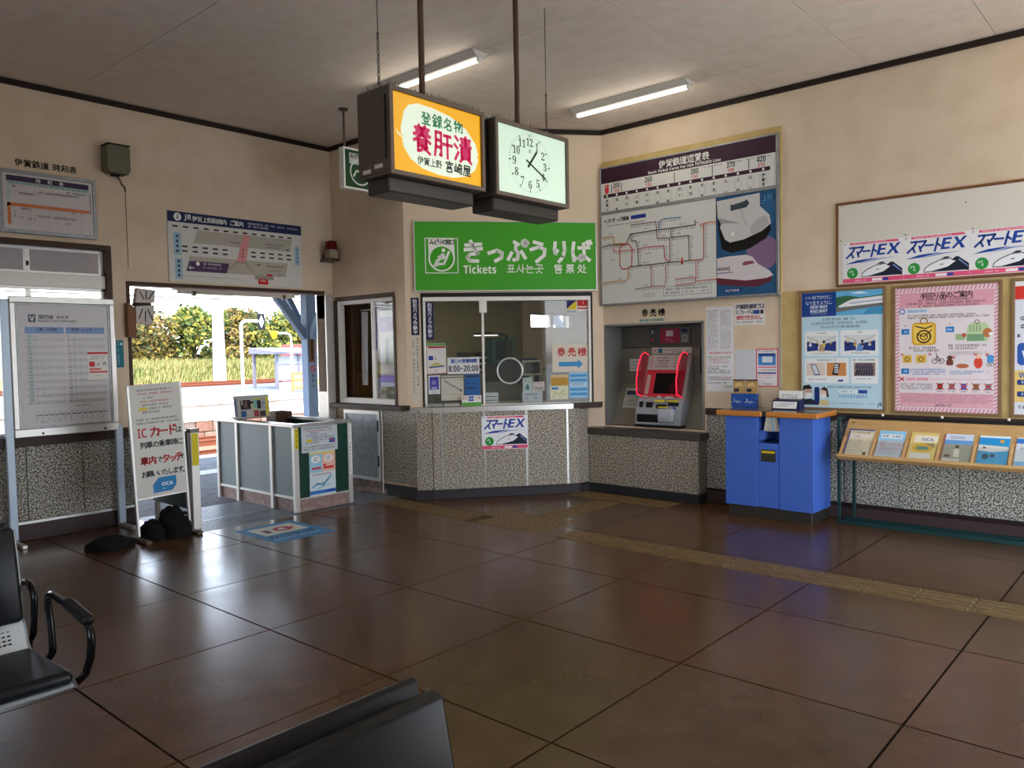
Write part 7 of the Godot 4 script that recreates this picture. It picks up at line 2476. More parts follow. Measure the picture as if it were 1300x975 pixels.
	p.poly([Vector2(0.1, 0.41), Vector2(0.15, 0.405), Vector2(0.19, 0.31), Vector2(0.135, 0.31)], rgb(72, 84, 120), 3)
	p.poly([Vector2(0.11, 0.4), Vector2(0.146, 0.398), Vector2(0.178, 0.32), Vector2(0.14, 0.32)], rgb(196, 206, 216), 4)
	p.rect(0.245, 0.305, 0.41, 0.42, rgb(196, 132, 76), 2)
	p.poly([Vector2(0.31, 0.415), Vector2(0.36, 0.41), Vector2(0.34, 0.31), Vector2(0.29, 0.315)], rgb(40, 40, 50), 3)
	for k in 4:
		p.rect(0.31, 0.332 + 0.02 * k, 0.345, 0.344 + 0.02 * k, rgb(206, 214, 222), 4)
	p.rect(0.475, 0.305, 0.65, 0.42, rgb(140, 118, 104), 2)
	for k in 7:
		p.poly([Vector2(0.48 + 0.022 * k, 0.31), Vector2(0.5 + 0.022 * k, 0.31), Vector2(0.515 + 0.02 * k, 0.36 + 0.008 * (k % 3)), Vector2(0.5 + 0.02 * k, 0.37)], rgb(52, 52, 74), 3)
		p.poly([Vector2(0.485 + 0.022 * k, 0.37), Vector2(0.505 + 0.022 * k, 0.37), Vector2(0.51 + 0.018 * k, 0.415), Vector2(0.5 + 0.018 * k, 0.415)], rgb(60, 58, 80), 3)
	p.micro(0.08, 0.24, 0.268, 0.011, rgb(120, 120, 124), 2, 7)
	p.rect(0.34, 0.255, 0.385, 0.272, rgb(36, 70, 150), 2)
	p.micro(0.5, 0.62, 0.275, 0.011, rgb(120, 120, 124), 2, 8)
	p.micro(0.25, 0.62, 0.2, 0.016, rgb(70, 88, 116), 1, 9)
	p.rect(0.35, 0.155, 0.58, 0.185, rgb(214, 224, 230))
	p.rect(0.51, 0.155, 0.585, 0.185, rgb(36, 70, 150), 2)
	p.micro(0.37, 0.46, 0.162, 0.015, rgb(90, 96, 110), 2, 10)
	p.micro(0.35, 0.58, 0.115, 0.024, rgb(66, 128, 190), 1, 11)
	p.micro(0.24, 0.66, 0.06, 0.012, rgb(120, 140, 156), 1, 12)
	p.latin("JR", 0.665, 0.05, 0.03, rgb(26, 40, 76), 1, 0.04)
	# two travellers with masks at the lower left
	p.poly([Vector2(0.024, 0.045), Vector2(0.024, 0.09), Vector2(0.1, 0.1), Vector2(0.17, 0.075), Vector2(0.22, 0.045)], rgb(36, 40, 52), 2)
	p.disc(0.075, 0.155, 0.04, rgb(206, 176, 158), 3, 0.05)
	p.poly([Vector2(0.03, 0.165), Vector2(0.035, 0.215), Vector2(0.09, 0.225), Vector2(0.118, 0.195), Vector2(0.1, 0.185), Vector2(0.055, 0.185)], rgb(34, 30, 32), 4)
	p.poly([Vector2(0.045, 0.105), Vector2(0.055, 0.15), Vector2(0.112, 0.152), Vector2(0.115, 0.12), Vector2(0.09, 0.1)], rgb(222, 224, 224), 5)
	p.ring(0.068, 0.168, 0.013, 0.003, rgb(40, 36, 36), 5, 12)
	p.ring(0.098, 0.168, 0.013, 0.003, rgb(40, 36, 36), 5, 12)
	p.rrect(0.135, 0.06, 0.18, 0.205, 0.015, rgb(28, 48, 108), 3)
	p.disc(0.215, 0.15, 0.034, rgb(214, 182, 166), 3, 0.044)
	p.poly([Vector2(0.19, 0.185), Vector2(0.22, 0.21), Vector2(0.25, 0.19), Vector2(0.262, 0.12), Vector2(0.243, 0.115), Vector2(0.24, 0.17)], rgb(48, 34, 32), 4)
	p.poly([Vector2(0.188, 0.115), Vector2(0.185, 0.145), Vector2(0.235, 0.15), Vector2(0.238, 0.12), Vector2(0.215, 0.1)], rgb(222, 224, 224), 5)
	p.poly([Vector2(0.17, 0.045), Vector2(0.19, 0.09), Vector2(0.245, 0.092), Vector2(0.275, 0.045)], rgb(206, 184, 128), 4)
	shown("print", p, t, Vector3(0, 0, 0.0195), M.print_paper)


func poster_luggage():
	var t := board("framed_poster", "pink bordered hand luggage guide poster in a brown frame", "poster", on_right(2.915, 0.94, 0.013), 0.0, 0.79, 1.06, 0.022, 0.024, M.wood_frame, rgb(214, 206, 210), "framed posters on the wooden wall")
	var p := Print.new(self)
	var pink := rgb(206, 136, 154)
	var ink := rgb(44, 38, 40)
	p.rect(0.055, 0.87, 0.735, 0.995, rgb(210, 152, 166))
	# candy-striped border
	for k in 26:
		var u := 0.024 + 0.0286 * k
		p.poly([Vector2(u, 1.0), Vector2(u + 0.015, 1.0), Vector2(u + 0.0286, 1.036), Vector2(u + 0.0136, 1.036)], pink, 1)
		p.poly([Vector2(u, 0.024), Vector2(u + 0.015, 0.024), Vector2(u + 0.0286, 0.055), Vector2(u + 0.0136, 0.055)], pink, 1)
	for k in 33:
		var v := 0.055 + 0.0286 * k
		p.poly([Vector2(0.024, v), Vector2(0.024, v + 0.015), Vector2(0.054, v + 0.0286), Vector2(0.054, v + 0.0136)], pink, 1)
		p.poly([Vector2(0.736, v), Vector2(0.736, v + 0.015), Vector2(0.766, v + 0.0286), Vector2(0.766, v + 0.0136)], pink, 1)
	p.jp("手回り品のご案内", 0.21, 0.99, 0.054, ink, 2, 0.12, 0.047)
	for q in [[0.2, 0.6, 0.918], [0.11, 0.69, 0.895], [0.17, 0.64, 0.873]]:
		p.micro(q[0], q[1], q[2], 0.016, ink, 2, int(q[2] * 1000))
	p.ring(0.075, 0.845, 0.024, 0.008, rgb(36, 108, 180), 3)
	p.rect(0.11, 0.828, 0.27, 0.862, rgb(196, 208, 218), 2)
	p.micro(0.12, 0.26, 0.835, 0.018, rgb(36, 108, 180), 3, 5)
	p.micro(0.12, 0.62, 0.8, 0.013, ink, 1, 6)
	p.micro(0.12, 0.71, 0.782, 0.013, ink, 1, 7)
	# bag with a bicycle
	p.rrect(0.15, 0.565, 0.33, 0.75, 0.03, rgb(206, 160, 50), 1)
	p.rrect(0.165, 0.58, 0.315, 0.735, 0.022, rgb(226, 190, 84), 2)
	p.ring(0.24, 0.758, 0.03, 0.008, rgb(150, 100, 40), 1, 18)
	p.ring(0.24, 0.635, 0.055, 0.012, ink, 3, 22)
	p.ring(0.24, 0.635, 0.03, 0.008, ink, 3, 18)
	p.line([Vector2(0.18, 0.72), Vector2(0.25, 0.7), Vector2(0.3, 0.72)], 0.01, ink, 3)
	p.line([Vector2(0.19, 0.66), Vector2(0.24, 0.635), Vector2(0.3, 0.69)], 0.008, ink, 3)
	p.rect(0.07, 0.655, 0.13, 0.7, rgb(36, 120, 190))
	p.micro(0.078, 0.122, 0.67, 0.014, rgb(206, 220, 230), 2, 4)
	p.rect(0.4, 0.665, 0.46, 0.71, rgb(36, 120, 190))
	p.micro(0.408, 0.452, 0.68, 0.014, rgb(206, 220, 230), 2, 5)
	p.micro(0.095, 0.11, 0.72, 0.014, ink, 1, 8)
	p.micro(0.425, 0.445, 0.725, 0.014, rgb(190, 50, 50), 1, 9)
	# pet carrier
	p.poly([Vector2(0.545, 0.59), Vector2(0.555, 0.71), Vector2(0.58, 0.735), Vector2(0.68, 0.735), Vector2(0.7, 0.7), Vector2(0.695, 0.59)], rgb(176, 196, 150), 1)
	p.rect(0.55, 0.592, 0.67, 0.645, rgb(110, 150, 110), 2)
	p.disc(0.692, 0.655, 0.032, rgb(176, 110, 66), 2, 0.036)
	p.disc(0.714, 0.645, 0.014, rgb(232, 226, 220), 3)
	p.ring(0.62, 0.742, 0.018, 0.006, rgb(126, 90, 60), 1, 14)
	for k in 4:
		p.rect(0.57 + 0.022 * k, 0.665, 0.578 + 0.022 * k, 0.715, rgb(126, 150, 116), 2)
	p.rrect(0.47, 0.6, 0.54, 0.65, 0.012, rgb(150, 172, 130), 1)
	p.disc(0.53, 0.64, 0.016, rgb(176, 80, 66), 2)
	for q in [[0.13, 0.33, 0.535], [0.13, 0.35, 0.512], [0.42, 0.7, 0.55], [0.42, 0.62, 0.527]]:
		p.micro(q[0], q[1], q[2], 0.017, ink, 1, int(q[0] * 100 + q[2] * 1000))
	p.micro(0.42, 0.69, 0.5, 0.009, rgb(130, 126, 128), 1, 3)
	p.micro(0.42, 0.66, 0.485, 0.009, rgb(130, 126, 128), 1, 4)
	# what goes, and what does not
	for k in 2:
		p.rrect(0.08 + 0.1 * k, 0.42, 0.15 + 0.11 * k, 0.485, 0.008, rgb(214, 176, 76))
		p.ring(0.115 + 0.105 * k, 0.45, 0.02, 0.006, ink, 2, 14)
	p.ring(0.32, 0.435, 0.022, 0.005, ink, 1, 14)
	p.ring(0.37, 0.435, 0.022, 0.005, ink, 1, 14)
	p.line([Vector2(0.32, 0.435), Vector2(0.34, 0.475), Vector2(0.37, 0.435), Vector2(0.345, 0.44), Vector2(0.33, 0.5)], 0.005, ink, 2)
	p.disc(0.43, 0.46, 0.02, rgb(92, 60, 50), 1)
	p.rrect(0.405, 0.4, 0.455, 0.445, 0.012, rgb(120, 60, 56), 1)
	p.disc(0.52, 0.395, 0.045, rgb(176, 100, 70), 1, 0.018)
	p.disc(0.63, 0.42, 0.03, rgb(204, 66, 50), 1, 0.045)
	p.disc(0.63, 0.47, 0.018, rgb(226, 190, 160), 2)
	p.rrect(0.69, 0.42, 0.735, 0.48, 0.012, rgb(64, 140, 200), 1)
	p.ring(0.7, 0.405, 0.014, 0.004, ink, 2, 12)
	p.ring(0.728, 0.405, 0.014, 0.004, ink, 2, 12)
	for q in [[0.075, 0.49], [0.285, 0.49], [0.46, 0.465], [0.61, 0.485], [0.69, 0.485]]:
		p.line([Vector2(q[0] - 0.01, q[1] - 0.01), Vector2(q[0] + 0.01, q[1] + 0.01)], 0.005, rgb(196, 36, 44), 4)
		p.line([Vector2(q[0] - 0.01, q[1] + 0.01), Vector2(q[0] + 0.01, q[1] - 0.01)], 0.005, rgb(196, 36, 44), 4)
	p.rect(0.07, 0.33, 0.13, 0.375, rgb(36, 120, 190))
	p.micro(0.076, 0.124, 0.345, 0.015, rgb(206, 220, 230), 2, 4)
	for k in 3:
		p.micro(0.14, 0.4, 0.36 - 0.018 * k, 0.013, rgb(40, 110, 180), 1, k)
	p.micro(0.43, 0.71, 0.345, 0.012, rgb(40, 110, 180), 1, 8)
	p.micro(0.43, 0.6, 0.328, 0.012, rgb(40, 110, 180), 1, 9)
	p.line([Vector2(0.06, 0.275), Vector2(0.09, 0.302)], 0.009, rgb(196, 36, 44), 3)
	p.line([Vector2(0.06, 0.302), Vector2(0.09, 0.275)], 0.009, rgb(196, 36, 44), 3)
	p.rect(0.105, 0.272, 0.28, 0.304, rgb(224, 190, 198), 2)
	p.micro(0.115, 0.27, 0.28, 0.016, rgb(190, 50, 60), 3, 10)
	p.rect(0.28, 0.286, 0.73, 0.29, rgb(206, 136, 154), 2)
	for k in 3:
		p.micro(0.065, 0.3, 0.24 - 0.018 * k, 0.012, ink, 1, k + 20)
	for k in 5:
		var cx := 0.36 + 0.085 * k
		p.rrect(cx - 0.02, 0.205, cx + 0.02, 0.255, 0.008, [rgb(90, 60, 50), rgb(120, 116, 120), rgb(50, 96, 170), rgb(96, 120, 80), rgb(110, 120, 130)][k], 2)
		p.line([Vector2(cx - 0.028, 0.205), Vector2(cx + 0.028, 0.257)], 0.007, rgb(196, 36, 44), 3)
		p.line([Vector2(cx - 0.028, 0.257), Vector2(cx + 0.028, 0.205)], 0.007, rgb(196, 36, 44), 3)
		p.micro(cx - 0.02, cx + 0.025, 0.186, 0.01, ink, 2, k + 30)
	p.rect(0.055, 0.06, 0.735, 0.175, rgb(212, 160, 172))
	for k in 6:
		p.micro(0.07, 0.72 - 0.02 * (k % 3), 0.158 - 0.0125 * k, 0.0075, rgb(150, 92, 104), 2, k + 60)
	p.latin("JR", 0.32, 0.066, 0.018, ink, 2, 0.03, true, 0.2)
	p.jp("グループ", 0.352, 0.088, 0.024, ink, 2, 0.14, 0.022)
	shown("print", p, t, Vector3(0, 0, 0.0195), M.print_gloss)


func poster_third():
	var t := board("framed_poster", "framed poster with red top and blue panels at the right edge", "poster", on_right(3.765, 0.94, 0.013), 0.0, 0.79, 1.06, 0.022, 0.024, M.wood_frame, rgb(206, 208, 218), "framed posters on the wooden wall")
	var p := Print.new(self)
	p.rect(0.024, 0.9, 0.766, 1.0, rgb(196, 52, 46))
	p.rect(0.024, 1.0, 0.766, 1.036, rgb(214, 214, 216))
	p.jp("【", 0.035, 0.64, 0.03, rgb(50, 50, 54), 1, 0.1)
	p.rrect(0.04, 0.4, 0.4, 0.57, 0.03, rgb(44, 84, 160))
	p.latin("W", 0.07, 0.45, 0.06, rgb(214, 220, 230), 2)
	p.rect(0.024, 0.12, 0.74, 0.36, rgb(216, 186, 110))
	p.latin("W", 0.05, 0.305, 0.04, rgb(44, 84, 160), 2)
	for k in 2:
		p.rrect(0.04, 0.16 + 0.09 * k, 0.3, 0.2 + 0.09 * k, 0.01, rgb(34, 56, 120), 2)
		p.micro(0.07, 0.26, 0.172 + 0.09 * k, 0.018, rgb(206, 214, 226), 3, k)
	for k in 3:
		p.micro(0.06, 0.7, 0.8 - 0.06 * k, 0.03, rgb(60, 60, 70), 1, k + 4)
	p.micro(0.05, 0.6, 0.07, 0.025, rgb(60, 60, 70), 1, 9)
	shown("print", p, t, Vector3(0, 0, 0.0195))


func build_cabinet():
	var t := thing("blue_cabinet", "bright blue writing counter cabinet with an orange edged top", "cabinet", Vector3(1.62, 0, RW_Z))
	var fz := 0.465
	var mb := MB.new()
	mb.b2(Vector3(0.02, 0, 0.06), Vector3(0.775, 0.1, fz - 0.02), 0.002)
	part("kick_plate", mb, mat(rgb(74, 72, 66), 0.3, 0.6), t)
	# two side bodies, the middle bay with its opening and its door
	for r in [[0.0, 0.305], [0.50, 0.795]]:
		mb = MB.new()
		mb.b2(Vector3(r[0], 0.1, 0.06), Vector3(r[1], 0.905, fz), 0.003)
		part("body", mb, M.blue_paint, t)
	mb = MB.new()
	mb.b2(Vector3(0.305, 0.1, 0.06), Vector3(0.5, 0.66, fz - 0.02))
	mb.b2(Vector3(0.305, 0.66, 0.06), Vector3(0.5, 0.905, 0.075))
	part("middle_bay", mb, M.blue_paint, t)
	mb = MB.new()
	mb.b2(Vector3(0.309, 0.104, fz - 0.02), Vector3(0.496, 0.672, fz - 0.003), 0.003)
	var door := part("door", mb, M.blue_paint, t)
	mb = MB.new()
	mb.b2(Vector3(0.335, 0.51, fz - 0.003), Vector3(0.468, 0.615, fz))
	part("dark_plate", mb, mat(rgb(52, 50, 42), 0.5), door)
	mb = MB.new()
	mb.b2(Vector3(0.342, 0.585, fz), Vector3(0.462, 0.605, fz + 0.002))
	part("yellow_label", mb, mat(rgb(206, 176, 30), 0.5), door)
	mb = MB.new()
	mb.b2(Vector3(0.308, 0.70, 0.2), Vector3(0.36, 0.78, fz - 0.006), 0.003)
	part("inner_block", mb, M.blue_paint, t)
	# two top boards with a notch between them
	for r in [[-0.07, 0.362], [0.398, 0.835]]:
		mb = MB.new()
		mb.b2(Vector3(r[0] + 0.006, 0.907, 0.055), Vector3(r[1] - 0.006, 0.953, fz + 0.03))
		var tb := part("top_board", mb, mat(rgb(104, 98, 92), 0.16), t)
		mb = MB.new()
		mb.b2(Vector3(r[0], 0.905, fz + 0.03), Vector3(r[1], 0.952, fz + 0.05), 0.01)
		if r[1] > 0.5:
			mb.b2(Vector3(r[1] - 0.006, 0.905, 0.055), Vector3(r[1] + 0.014, 0.952, fz + 0.05), 0.01)
		part("wood_edge", mb, M.wood_orange, tb)
	mb = MB.new()
	mb.b2(Vector3(0.362, 0.907, 0.055), Vector3(0.398, 0.95, fz - 0.08))
	part("notch_board", mb, M.black, t)
	# leaflets hanging in the opening
	var cols := [rgb(206, 200, 186), rgb(196, 190, 176), rgb(190, 186, 176), rgb(150, 186, 214), rgb(206, 204, 196), rgb(186, 176, 164)]
	for k in 6:
		var s := thing("hanging_leaflet", ["leftmost cream leaflet drooping in the blue cabinet's opening", "second cream leaflet drooping in the blue cabinet's opening", "third grey cream leaflet drooping in the blue cabinet's opening", "light blue leaflet drooping in the blue cabinet's opening", "pale leaflet right of the light blue one in the opening", "rightmost tan leaflet drooping in the blue cabinet's opening"][k], "leaflet", Vector3(1.62 + 0.375 + 0.016 * k, 0.905, RW_Z + fz - 0.04), 0.0, "leaflets in the cabinet opening")
		mb = MB.new()
		mb.with(Transform3D(Basis(Vector3(0, 0, 1), -0.16 + 0.075 * k), Vector3()))
		mb.b2(Vector3(-0.008, -0.13, -0.001 + 0.002 * k), Vector3(0.012, 0, 0.0005 + 0.002 * k))
		part("sheet", mb, mat(cols[k], 0.6), s)
	# things on top
	for k in 2:
		var b := thing("brochure_box", ["left blue and gold brochure box on the blue cabinet", "right blue and gold brochure box on the blue cabinet"][k], "brochure box", Vector3(1.53 + 0.125 * k, 0.9535, RW_Z + 0.10), 0.0, "brochure boxes")
		mb = MB.new()
		mb.b2(Vector3(0, 0, 0), Vector3(0.118, 0.13, 0.06), 0.002)
		part("box", mb, mat(rgb(34, 76, 152), 0.4), b)
		mb = MB.new()
		mb.b2(Vector3(0.004, 0.006, 0.008), Vector3(0.114, 0.25, 0.022))
		part("brochures", mb, mat(rgb(176, 140, 84), 0.5), b)
		mb = MB.new()
		mb.b2(Vector3(0.004, 0.25, 0.006), Vector3(0.114, 0.26, 0.03))
		part("rim", mb, M.black, b)
		var p := Print.new(self)
		p.line([Vector2(0.014, 0.045), Vector2(0.03, 0.055), Vector2(0.036, 0.082), Vector2(0.028, 0.08), Vector2(0.034, 0.06), Vector2(0.046, 0.052), Vector2(0.052, 0.064), Vector2(0.046, 0.05), Vector2(0.06, 0.05), Vector2(0.064, 0.064), Vector2(0.06, 0.038), Vector2(0.072, 0.052), Vector2(0.08, 0.064), Vector2(0.078, 0.05), Vector2(0.1, 0.054)], 0.004, rgb(206, 216, 230), 1)
		shown("lettering", p, b, Vector3(0, 0, 0.0602))
		p = Print.new(self)
		p.rect(0.012, 0.145, 0.06, 0.175, rgb(32, 36, 56))
		p.poly([Vector2(0.02, 0.19), Vector2(0.1, 0.2), Vector2(0.08, 0.235), Vector2(0.03, 0.225)], rgb(206, 178, 126))
		shown("cover_print", p, b, Vector3(0, 0, 0.0222))
	var c := thing("card_holder", "navy card holder with white slips on the blue cabinet top", "card holder", Vector3(1.96, 0.9535, RW_Z + 0.17))
	mb = MB.new()
	mb.with(Transform3D(Basis(Vector3(0, 0, -1), Vector3(0, 1, 0), Vector3(1, 0, 0)), Vector3()))
	mb.prism([Vector2(0.04, 0.0), Vector2(-0.08, 0.0), Vector2(-0.05, 0.08), Vector2(0.04, 0.1)], 0.0, 0.25)
	part("tray", mb, mat(rgb(28, 34, 72), 0.4), c)
	mb = MB.new()
	mb.with(Transform3D(Basis(Vector3(1, 0, 0), -0.36), Vector3(0.0, 0.012, 0.079)))
	mb.b2(Vector3(0.012, 0.0, 0.0), Vector3(0.225, 0.062, 0.003))
	var slip := part("front_slip", mb, M.paper, c)
	var p := Print.new(self)
	p.micro(0.025, 0.2, 0.035, 0.012, rgb(80, 130, 150), 1, 3)
	p.micro(0.025, 0.16, 0.015, 0.012, rgb(80, 130, 150), 1, 4)
	var po := shown("slip_print", p, slip)
	po.transform = Transform3D(Basis(Vector3(1, 0, 0), -0.36), Vector3(0.0, 0.012, 0.079)).translated_local(Vector3(0, 0, 0.0032))
	mb = MB.new()
	mb.b2(Vector3(0.03, 0.09, -0.03), Vector3(0.24, 0.165, -0.022))
	mb.b2(Vector3(0.04, 0.09, -0.015), Vector3(0.235, 0.15, -0.008))
	part("rear_slips", mb, M.paper, c)
	p = Print.new(self)
	p.micro(0.06, 0.21, 0.12, 0.012, rgb(90, 90, 100), 1, 5)
	p.micro(0.06, 0.2, 0.1, 0.012, rgb(90, 90, 100), 1, 6)
	shown("slip_print", p, c, Vector3(0, 0, -0.0078))


func build_rack():
	var t := thing("brochure_rack", "sloping pale wooden brochure rack on dark green steel legs", "brochure rack", Vector3(2.58, 0, RW_Z))
	var Lx := 2.9
	# frame: legs at the wall and in front, rails along the floor
	for x in [-0.035, 1.6, 2.87]:
		for z in [0.09, 0.225]:
			var mb := MB.new()
			mb.b2(Vector3(x - 0.012 + (0.08 if z < 0.1 else 0.0), 0.0, z - 0.012), Vector3(x + 0.012 + (0.08 if z < 0.1 else 0.0), 0.86 if z < 0.1 else 0.905, z + 0.012), 0.002)
			part("leg", mb, M.green_frame, t)
	for z in [0.09, 0.225]:
		var mb := MB.new()
		mb.b2(Vector3(-0.035, 0.0, z - 0.015), Vector3(Lx, 0.03, z + 0.015), 0.002)
		part("floor_rail", mb, M.green_frame, t)
	var mb := MB.new()
	mb.b2(Vector3(-0.04, 0.885, 0.055), Vector3(Lx, 0.91, 0.08), 0.002)
	part("back_rail", mb, M.black, t)
	mb = MB.new()
	mb.b2(Vector3(-0.045, 0.88, 0.06), Vector3(-0.025, 0.905, 0.24), 0.002)
	part("end_rail", mb, M.green_frame, t)
	# the sloping board: rises from front (y .59, z .36) to back (y .885, z .07)
	var ang := atan2(0.295, 0.29)
	var slope := Transform3D(Basis(Vector3(1, 0, 0), -(PI / 2 - ang)), Vector3(0, 0.59, 0.36))
	var dl := 0.414
	mb = MB.new()
	mb.with(slope).b2(Vector3(0.0, 0.0, -0.02), Vector3(Lx, dl, 0.0), 0.003)
	part("board", mb, M.wood_pale, t)
	mb = MB.new()
	mb.with(slope).b2(Vector3(-0.005, -0.018, -0.022), Vector3(Lx, 0.012, 0.026), 0.004)
	part("front_lip", mb, M.wood_pale, t)
	for k in 12:
		var x := 0.005 + 0.2425 * k if k > 0 else 0.005
		mb = MB.new()
		mb.with(slope).b2(Vector3(x, 0.012, 0.0), Vector3(x + 0.02, 0.20, 0.018), 0.003)
		part("divider", mb, M.wood_pale, t)
	for x in [0.27, 0.72, 1.18, 1.65]:
		mb = MB.new()
		mb.lathe([Vector2(0.0, -0.012), Vector2(0.01, -0.008), Vector2(0.012, 0), Vector2(0.008, 0.009), Vector2(0, 0.011)], 10, Vector3(x, 0.925, 0.07))
		part("knob", mb, M.white_paint, t)
	# the brochures
	var spec := [
		[rgb(206, 196, 168), "brochure with blue spine, leftmost in the sloping rack"],
		[rgb(176, 184, 190), "grey and light blue brochure, second from left in the rack"],
		[rgb(214, 190, 116), "yellow card brochure, third from left in the sloping rack"],
		[rgb(150, 150, 134), "brochure with a person by the sea, fourth from left"],
		[rgb(60, 146, 188), "teal blue brochure, fifth from left in the sloping rack"],
		[rgb(196, 202, 204), "pale brochure in the rack at the picture's right edge"]]
	for k in 6:
		var b := thing("brochure", spec[k][1], "brochure", Vector3(2.58, 0, RW_Z), 0.0, "brochures in the sloping rack")
		var x := 0.03 + 0.2425 * k
		mb = MB.new()
		mb.with(slope).b2(Vector3(x + 0.01, 0.014, 0.001), Vector3(x + 0.21, 0.29, 0.01), 0.001)
		part("booklet", mb, mat(spec[k][0], 0.4), b)
		var p := Print.new(self)
		var w := 0.2
		var h := 0.276
		if k == 0:
			p.rect(0, 0, 0.01, h, rgb(34, 62, 150))
			p.rect(0.01, h - 0.012, w, h, rgb(34, 62, 150))
			p.micro(0.03, 0.18, h - 0.04, 0.018, rgb(90, 84, 60), 1, 1)
			p.rect(0.02, h - 0.09, w - 0.01, h - 0.055, rgb(214, 208, 196))
			p.micro(0.03, 0.1, h - 0.085, 0.018, rgb(170, 60, 54), 2, 2)
			for j in 6:
				p.micro(0.02, 0.12 + 0.01 * j, 0.15 - 0.025 * j, 0.008, rgb(120, 110, 90), 1, j)
			p.rect(0.15, 0.01, 0.175, 0.04, rgb(50, 46, 44))
		elif k == 1:
			p.rect(0, h - 0.1, w, h, rgb(140, 196, 226))
			p.rect(0.02, h - 0.08, w - 0.02, h - 0.035, rgb(222, 228, 230), 2)
			p.micro(0.03, 0.18, h - 0.07, 0.024, rgb(40, 60, 110), 3, 3)
			p.ring(0.045, h - 0.14, 0.02, 0.005, rgb(196, 70, 84))
			p.micro(0.075, 0.19, h - 0.15, 0.018, rgb(206, 120, 126), 1, 4)
			p.micro(0.03, 0.17, h - 0.19, 0.012, rgb(206, 140, 146), 1, 5)
			for j in 3:
				p.micro(0.03, 0.16, 0.09 - 0.025 * j, 0.008, rgb(110, 114, 120), 1, j + 6)
		elif k == 2:
			p.rect(0.03, h - 0.1, w, h - 0.03, rgb(222, 216, 196))
			p.latin("OCA", 0.085, h - 0.085, 0.03, rgb(30, 104, 170), 2, 0.085)
			p.disc(0.1, 0.12, 0.075, rgb(206, 170, 50), 1, 0.045)
			p.rrect(0.055, 0.1, 0.145, 0.135, 0.012, rgb(94, 136, 112), 2)
			p.poly([Vector2(0.1, 0.17), Vector2(0.18, 0.17), Vector2(0.19, 0.12), Vector2(0.16, 0.14)], rgb(150, 140, 100), 2)
			p.rrect(0.02, 0.015, 0.17, 0.065, 0.01, rgb(206, 204, 196), 3)
		elif k == 3:
			p.rect(0, h - 0.06, w, h, rgb(196, 206, 220))
			p.micro(0.04, 0.16, h - 0.045, 0.022, rgb(130, 116, 140), 2, 5)
			p.rect(0, h - 0.1, w, h - 0.06, rgb(96, 150, 200))
			p.rect(0, 0, 0.008, h, rgb(150, 80, 84), 2)
			p.disc(0.1, 0.15, 0.016, rgb(70, 50, 44), 2)
			p.poly([Vector2(0.085, 0.05), Vector2(0.08, 0.12), Vector2(0.1, 0.138), Vector2(0.12, 0.12), Vector2(0.125, 0.05)], rgb(206, 196, 180), 2)
			p.disc(0.04, 0.06, 0.02, rgb(90, 60, 54), 2, 0.014)
			p.rect(0.01, 0.01, 0.13, 0.032, rgb(196, 190, 180), 2)
		elif k == 4:
			p.rect(0, h - 0.02, w, h, rgb(206, 220, 226))
			p.rect(0, h - 0.08, w, h - 0.02, rgb(40, 140, 200))
			p.disc(0.15, h - 0.05, 0.016, rgb(206, 160, 70), 2)
			p.poly([Vector2(0, 0.13), Vector2(0, h - 0.09), Vector2(w, h - 0.1), Vector2(w, 0.14), Vector2(0.1, 0.12)], rgb(206, 206, 200), 2)
			p.disc(0.055, 0.075, 0.022, rgb(46, 76, 90), 2, 0.028)
			p.rect(0.085, 0.07, 0.115, 0.1, rgb(50, 60, 74), 2)
			p.rect(0.03, 0.15, 0.05, 0.165, rgb(60, 56, 60), 3)
		else:
			p.rect(0, h - 0.06, w, h - 0.015, rgb(52, 116, 190))
			p.micro(0.03, 0.17, 0.16, 0.018, rgb(90, 110, 120), 1, 5)
			p.rect(0.0, 0.01, w, 0.05, rgb(120, 170, 200))
		var o := shown("cover_print", p, b)
		o.transform = slope.translated_local(Vector3(x + 0.01, 0.014, 0.0102))
		var pocket := MB.new()
		pocket.with(slope).b2(Vector3(x - 0.003, 0.012, 0.016), Vector3(x + 0.222, 0.17, 0.018))
		part("clear_pocket", pocket, M.glass, t)


